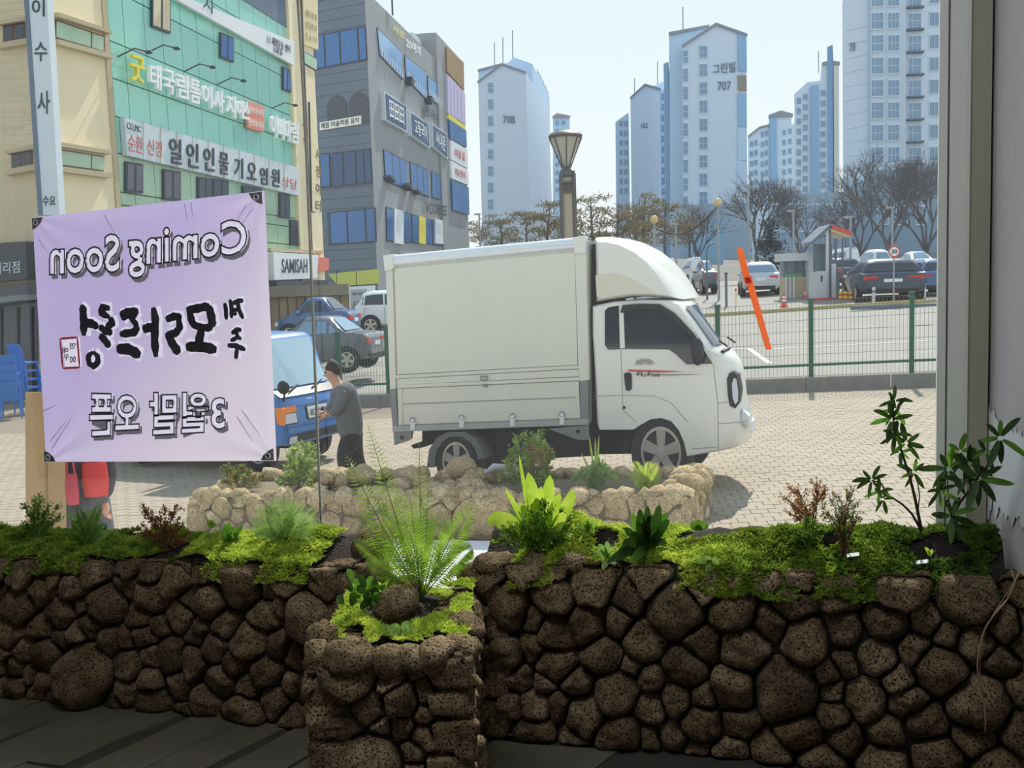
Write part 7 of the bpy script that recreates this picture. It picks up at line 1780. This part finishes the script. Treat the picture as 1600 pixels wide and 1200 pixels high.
P = np.array(P); N = len(P); d = nr.normal(size=(N, 3)); d /= np.linalg.norm(d, axis=1)[:, None]; s = np.cross(d, nr.normal(size=(N, 3))); s /= np.linalg.norm(s, axis=1)[:, None]; Ln = .16 * nr.uniform(.6, 1.3, (N, 1))
V = np.stack([P - s * Ln * .3, P + s * Ln * .3, P + d * Ln], 1).reshape(-1, 3); from_np('foliage', V, np.arange(len(V)).reshape(-1, 3), M_ever, t, 'stuff')

# ------------------------------------------------------------------ lot furniture
M_pole = mat('pole_grey', (.62, .64, .66), .5, metal=.2); M_globe = mat('cream_globe', (.90, .82, .60), .3, trans=.3)
M_conered = mat('cone_red', (.86, .33, .26), .5); M_booth = mat('booth_white', (.82, .83, .84), .6); M_boothg = mat('booth_steel', (.40, .45, .50), .5)
def pole(name, label, px, pyb, pyt, Y, r=.05, cat='pole'):
    b = W(px, pyb, Y); b.z = min(b.z, zg(b.x, b.y)); t = thing(name, label, cat, b); h = W(px, pyt, Y).z - b.z
    MB().tube([(0, 0, -.1), (0, 0, h)], [r, r * .8], 8).build('pole', M_pole, t, 40); return t, h
for px, py, lab in ((1123, 316, 'globe lamp with a cream ball on a pole above the orange tape'), (1024, 343, 'lower globe lamp with a cream ball above the roof deflector')):
    t, h = pole('globe_lamp', lab, px, 440, py, 48, .06, 'street lamp')
    MB().ball((0, 0, h), .19, 14).build('globe', M_globe, t, True)
a, b = W(1025, 358, 48), W(1122, 322, 48); t = thing('cable', 'dark cable sagging between the two globe lamps', 'cable', a)
MB().tube([a.lerp(b, k / 12) + Vector((0, 0, -1.1 * math.sin(math.pi * k / 12) * .6)) for k in range(13)], .03, 5).build('cable_line', M_black, t, True, world=True)
for px, pyb, pyt, Y, lab in ((1057, 425, 350, 60, 'thin grey pole right of the roof deflector top'), (1170, 425, 290, 57, 'tall pale pole behind the orange tape'), (1240, 425, 330, 56, 'brown grey pole left of the booth'), (1329, 430, 340, 52, 'pale pole right of the red roofed gate'), (1394, 425, 325, 56, 'pale pole above the speed limit sign'), (752, 430, 335, 75, 'thin lamp pole left of the pines, beyond the grey building')):
    t, h = pole('lamp_pole', lab, px, pyb, pyt, Y, .07); MB().box(-.35, .1, -.06, .06, h - .04, h + .08).build('lamp_head', M_pole, t)
# arched pole
b = G(1105, 468); t = thing('hooked_pole', 'short hooked pole in the lot left of the orange tape', 'pole', b); h = W(1105, 392, b.y).z - b.z
MB().tube([(0, 0, -.1), (0, 0, h), (.1, 0, h + .25), (.35, 0, h + .38)], .05, 7).build('pole', M_boothg, t, True); MB().box(.3, .6, -.08, .08, h + .34, h + .42).build('lamp_head', M_pole, t)
# dark signpost
b = G(1135, 480); t = thing('bollard_post', 'dark bollard post behind the fence left of the orange tape', 'post', b); h = W(1135, 428, b.y).z - b.z
MB().tube([(0, 0, -.1), (0, 0, h)], .055, 8).build('pole', M_boothg, t, 40); MB().tube([(0, 0, h), (0, 0, h + .05)], .08, 8).build('post_cap', M_black, t)
b = G(1150, 480); t = thing('delineator_post', 'thin cream and red delineator post beside the dark bollard', 'post', b); h = W(1150, 455, b.y).z - b.z
MB().tube([(0, 0, -.05), (0, 0, h)], .03, 7).build('pole', M_cream, t, 40); MB().tube([(0, 0, h), (0, 0, h + .12)], .035, 7).build('reflector_band', M_conered, t)
for px, pyb, pyt, Y, lab in ((1225, 480, 457, 31.5, 'red traffic cone with white bands behind the wire fence'), (1258, 466, 452, 38, 'small red cone at the foot of the booth')):
    b = G(px, pyb); h = max(.35, W(px, pyt, b.y).z - b.z); t = thing('traffic_cone', lab, 'traffic cone', b); s = h / .62
    MB().lathe([(.13 * s, .02), (.028 * s, h)], 14).build('cone_body', M_conered, t, 40); MB().box(-.16 * s, .16 * s, -.16 * s, .16 * s, 0, .03).build('base', M_conered, t)
    for f in (.4, .62): MB().lathe([((.13 - .102 * f) * s * 1.06, h * f), ((.13 - .102 * (f + .12)) * s * 1.06, h * (f + .12))], 14).build('reflective_band', M_wl, t)
# booth with flat canopy
b = G(1262, 466); Fb = Fr(b, 0); t = Fb.thing('parking_booth', 'white parking booth frame with flat canopy in the lot', 'booth')
Z = lambda y: Fb.uz(1262, y)[1]; X = lambda x: Fb.uz(x, 430)[0]
MB().box(X(1264), X(1276), 0, .5, 0, Z(396)).build('pillar', M_booth, t); MB().box(X(1223), X(1276), -.05, 1.4, Z(407), Z(395)).build('canopy', M_booth, t)
MB().box(X(1230), X(1264), .5, 1.3, 0, Z(432)).build('counter_wall', mat('booth_beige', (.74, .68, .56), .7), t)
for x in (1231, 1237, 1243): MB().box(X(x), X(x + 3), .42, .5, 0, Z(432)).build('panel_strip', M_booth, t)
MB().box(X(1230), X(1264), .6, 1.2, Z(432), Z(407)).build('booth_glass', mat('booth_glass_blue', (.44, .52, .56), .15), t)
for x in (1233, 1249, 1263): MB().box(X(x), X(x) + .03, .55, .6, Z(432), Z(407)).build('mullion', M_boothg, t)
MB().box(X(1232), X(1258), .54, .58, Z(434), Z(427)).build('green_sign', mat('green_sign', (.42, .66, .52), .6), t)
# gate with red sloping roof, kiosks
b = G(1300, 467); Fg = Fr(b, 0); t = Fg.thing('entrance_gate', 'parking entrance gate with sloping red edged roof on dark posts', 'gate')
Z = lambda y: Fg.uz(1300, y)[1]; X = lambda x: Fg.uz(x, 430)[0]
for x0, x1, m in ((1291, 1295, M_booth), (1296, 1299, M_boothg), (1305, 1308, M_boothg), (1316, 1318, M_boothg)): MB().box(X(x0), X(x1), 0, .1, 0, Z(360 if x1 < 1300 else 372)).build('post', m, t)
MB().prism([Fg.uz(*p) for p in ((1266, 378), (1296, 351), (1300, 352), (1270, 381))], -.1, 1.5).build('roof_slope', M_boothg, t)
MB().prism([Fg.uz(*p) for p in ((1296, 351), (1328, 362), (1328, 368), (1299, 358))], -.2, 1.5).build('roof_edge', M_conered, t)
MB().prism([Fg.uz(*p) for p in ((1296, 357), (1326, 367), (1326, 371), (1299, 362))], -.1, 1.4).build('roof_soffit', M_cream, t)
MB().box(X(1278), X(1291), -.1, .4, 0, Z(423)).build('ticket_kiosk', M_booth, t); MB().box(X(1281.5), X(1283.5), -.14, -.1, Z(439), Z(430)).build('kiosk_slot', M_ink, t)
MB().box(X(1299), X(1305), -.1, .4, 0, Z(412)).build('ticket_kiosk', M_booth, t)
MB().box(X(1277), X(1306), .5, .6, Z(424), Z(380)).build('glazed_back', mat('gate_back', (.42, .48, .52), .4), t)
MB().box(X(1268), X(1336), -.5, 1, -.2, .03).build('island', M_kerb, t)
MB().box(X(1266), X(1312), -.55, -.45, -.1, .06).build('island_edge', M_conered, t)
# striped drums
for i, px in enumerate((1314, 1322, 1330)):
    b = G(px, 469); t = thing('striped_drum', 'red and yellow striped traffic drum beside the gate, %s of three' % ('first', 'middle', 'last')[i], 'traffic drum', b)
    for k in range(4): MB().lathe([(.10, .09 * k), (.10, .09 * k + .088)], 12).build('drum_band', M_conered if k % 2 == 0 else M_yl, t, 40)
# barrier beam on the slate suv
b = W(1310, 430, G(1309, 469).y); t = thing('barrier_arm', 'red and white barrier arm across the dark car beside the gate', 'barrier', G(1309, 469)); 
z0 = zg(t.location.x, t.location.y); t.location.z = z0; hh = b.z - z0
MB().box(-.06, .06, -.06, .06, 0, hh + .05).build('barrier_post', M_boothg, t)
for k in range(4): MB().box(.06 + k * .16, .06 + (k + 1) * .16, -.02, .02, hh - .10, hh).build('arm_stripe', M_conered if k % 2 == 0 else M_wl, t)
# speed limit sign
b = G(1397, 476); Fs_ = Fr(b, 0); t = Fs_.thing('speed_limit_sign', 'round red ringed speed limit sign reading 30 above the slate suv', 'road sign')
u, z = Fs_.uz(1397, 393); r = 9 / FPX * b.y
MB().tube([(u, .03, -.1), (u, .03, z + r)], .03, 7).build('pole', M_pole, t)
T = Matrix.Translation((u, -.0, z)) @ Matrix.Rotation(R(90), 4, 'X')
MB().lathe([(r, 0), (r, .015)], 24, T).build('sign_ring', M_conered, t, 40); MB().lathe([(r * .76, .014), (r * .76, .02)], 24, T).build('sign_disc', M_wl, t, 40)
txt('30', u - r * .5, u + r * .5, z - r * .4, z + r * .4, -.024, M_ink, t, bold=.02)
# yellow low kerb rail across the lot and low bollards
pts = ((1062, 497), (1120, 494), (1200, 489), (1300, 482), (1400, 476), (1470, 472))
P = [G(*p) for p in pts]; t = thing('kerb_rail', 'long low yellow brown kerb rail across the lot', 'kerb rail', P[0])
M_yk = mat('yellow_kerb_paint', (.74, .66, .45), .8)
for a, b in zip(P, P[1:]):
    d = (b - a); n = Vector((-d.y, d.x, 0)).normalized() * .09
    q = [a - n, b - n, b + n, a + n]; mb = MB(); mb.add([tuple(p + Vector((0, 0, -.02))) for p in q] + [tuple(p + Vector((0, 0, .13))) for p in q], [(3, 2, 1, 0), (4, 5, 6, 7)] + [(i, (i + 1) % 4, (i + 1) % 4 + 4, i + 4) for i in range(4)]); mb.build('kerb_segment', M_yk, t, world=True)
for i, (px, py) in enumerate(((1339, 470), (1365, 474), (1444, 466))):
    b = G(px, py); t = thing('low_bollard', 'short white bollard at the slate suv tail, %s of three' % ('left', 'middle', 'right')[i], 'bollard', b)
    MB().lathe([(.07, -.02), (.07, .55), (.05, .62), (.01, .64)], 12).build('bollard_body', M_booth, t, 40); MB().lathe([(.073, .42), (.073, .5)], 12).build('reflector_band', M_boothg, t, 40)
b = G(1400, 482); t = thing('wheel_stop', 'long dark wheel stop beam behind the slate suv', 'wheel stop', b, R(-6)); 
MB().box(-1.6, 1.6, -.08, .08, -.01, .14, ch=.03).build('beam', M_boothg, t)
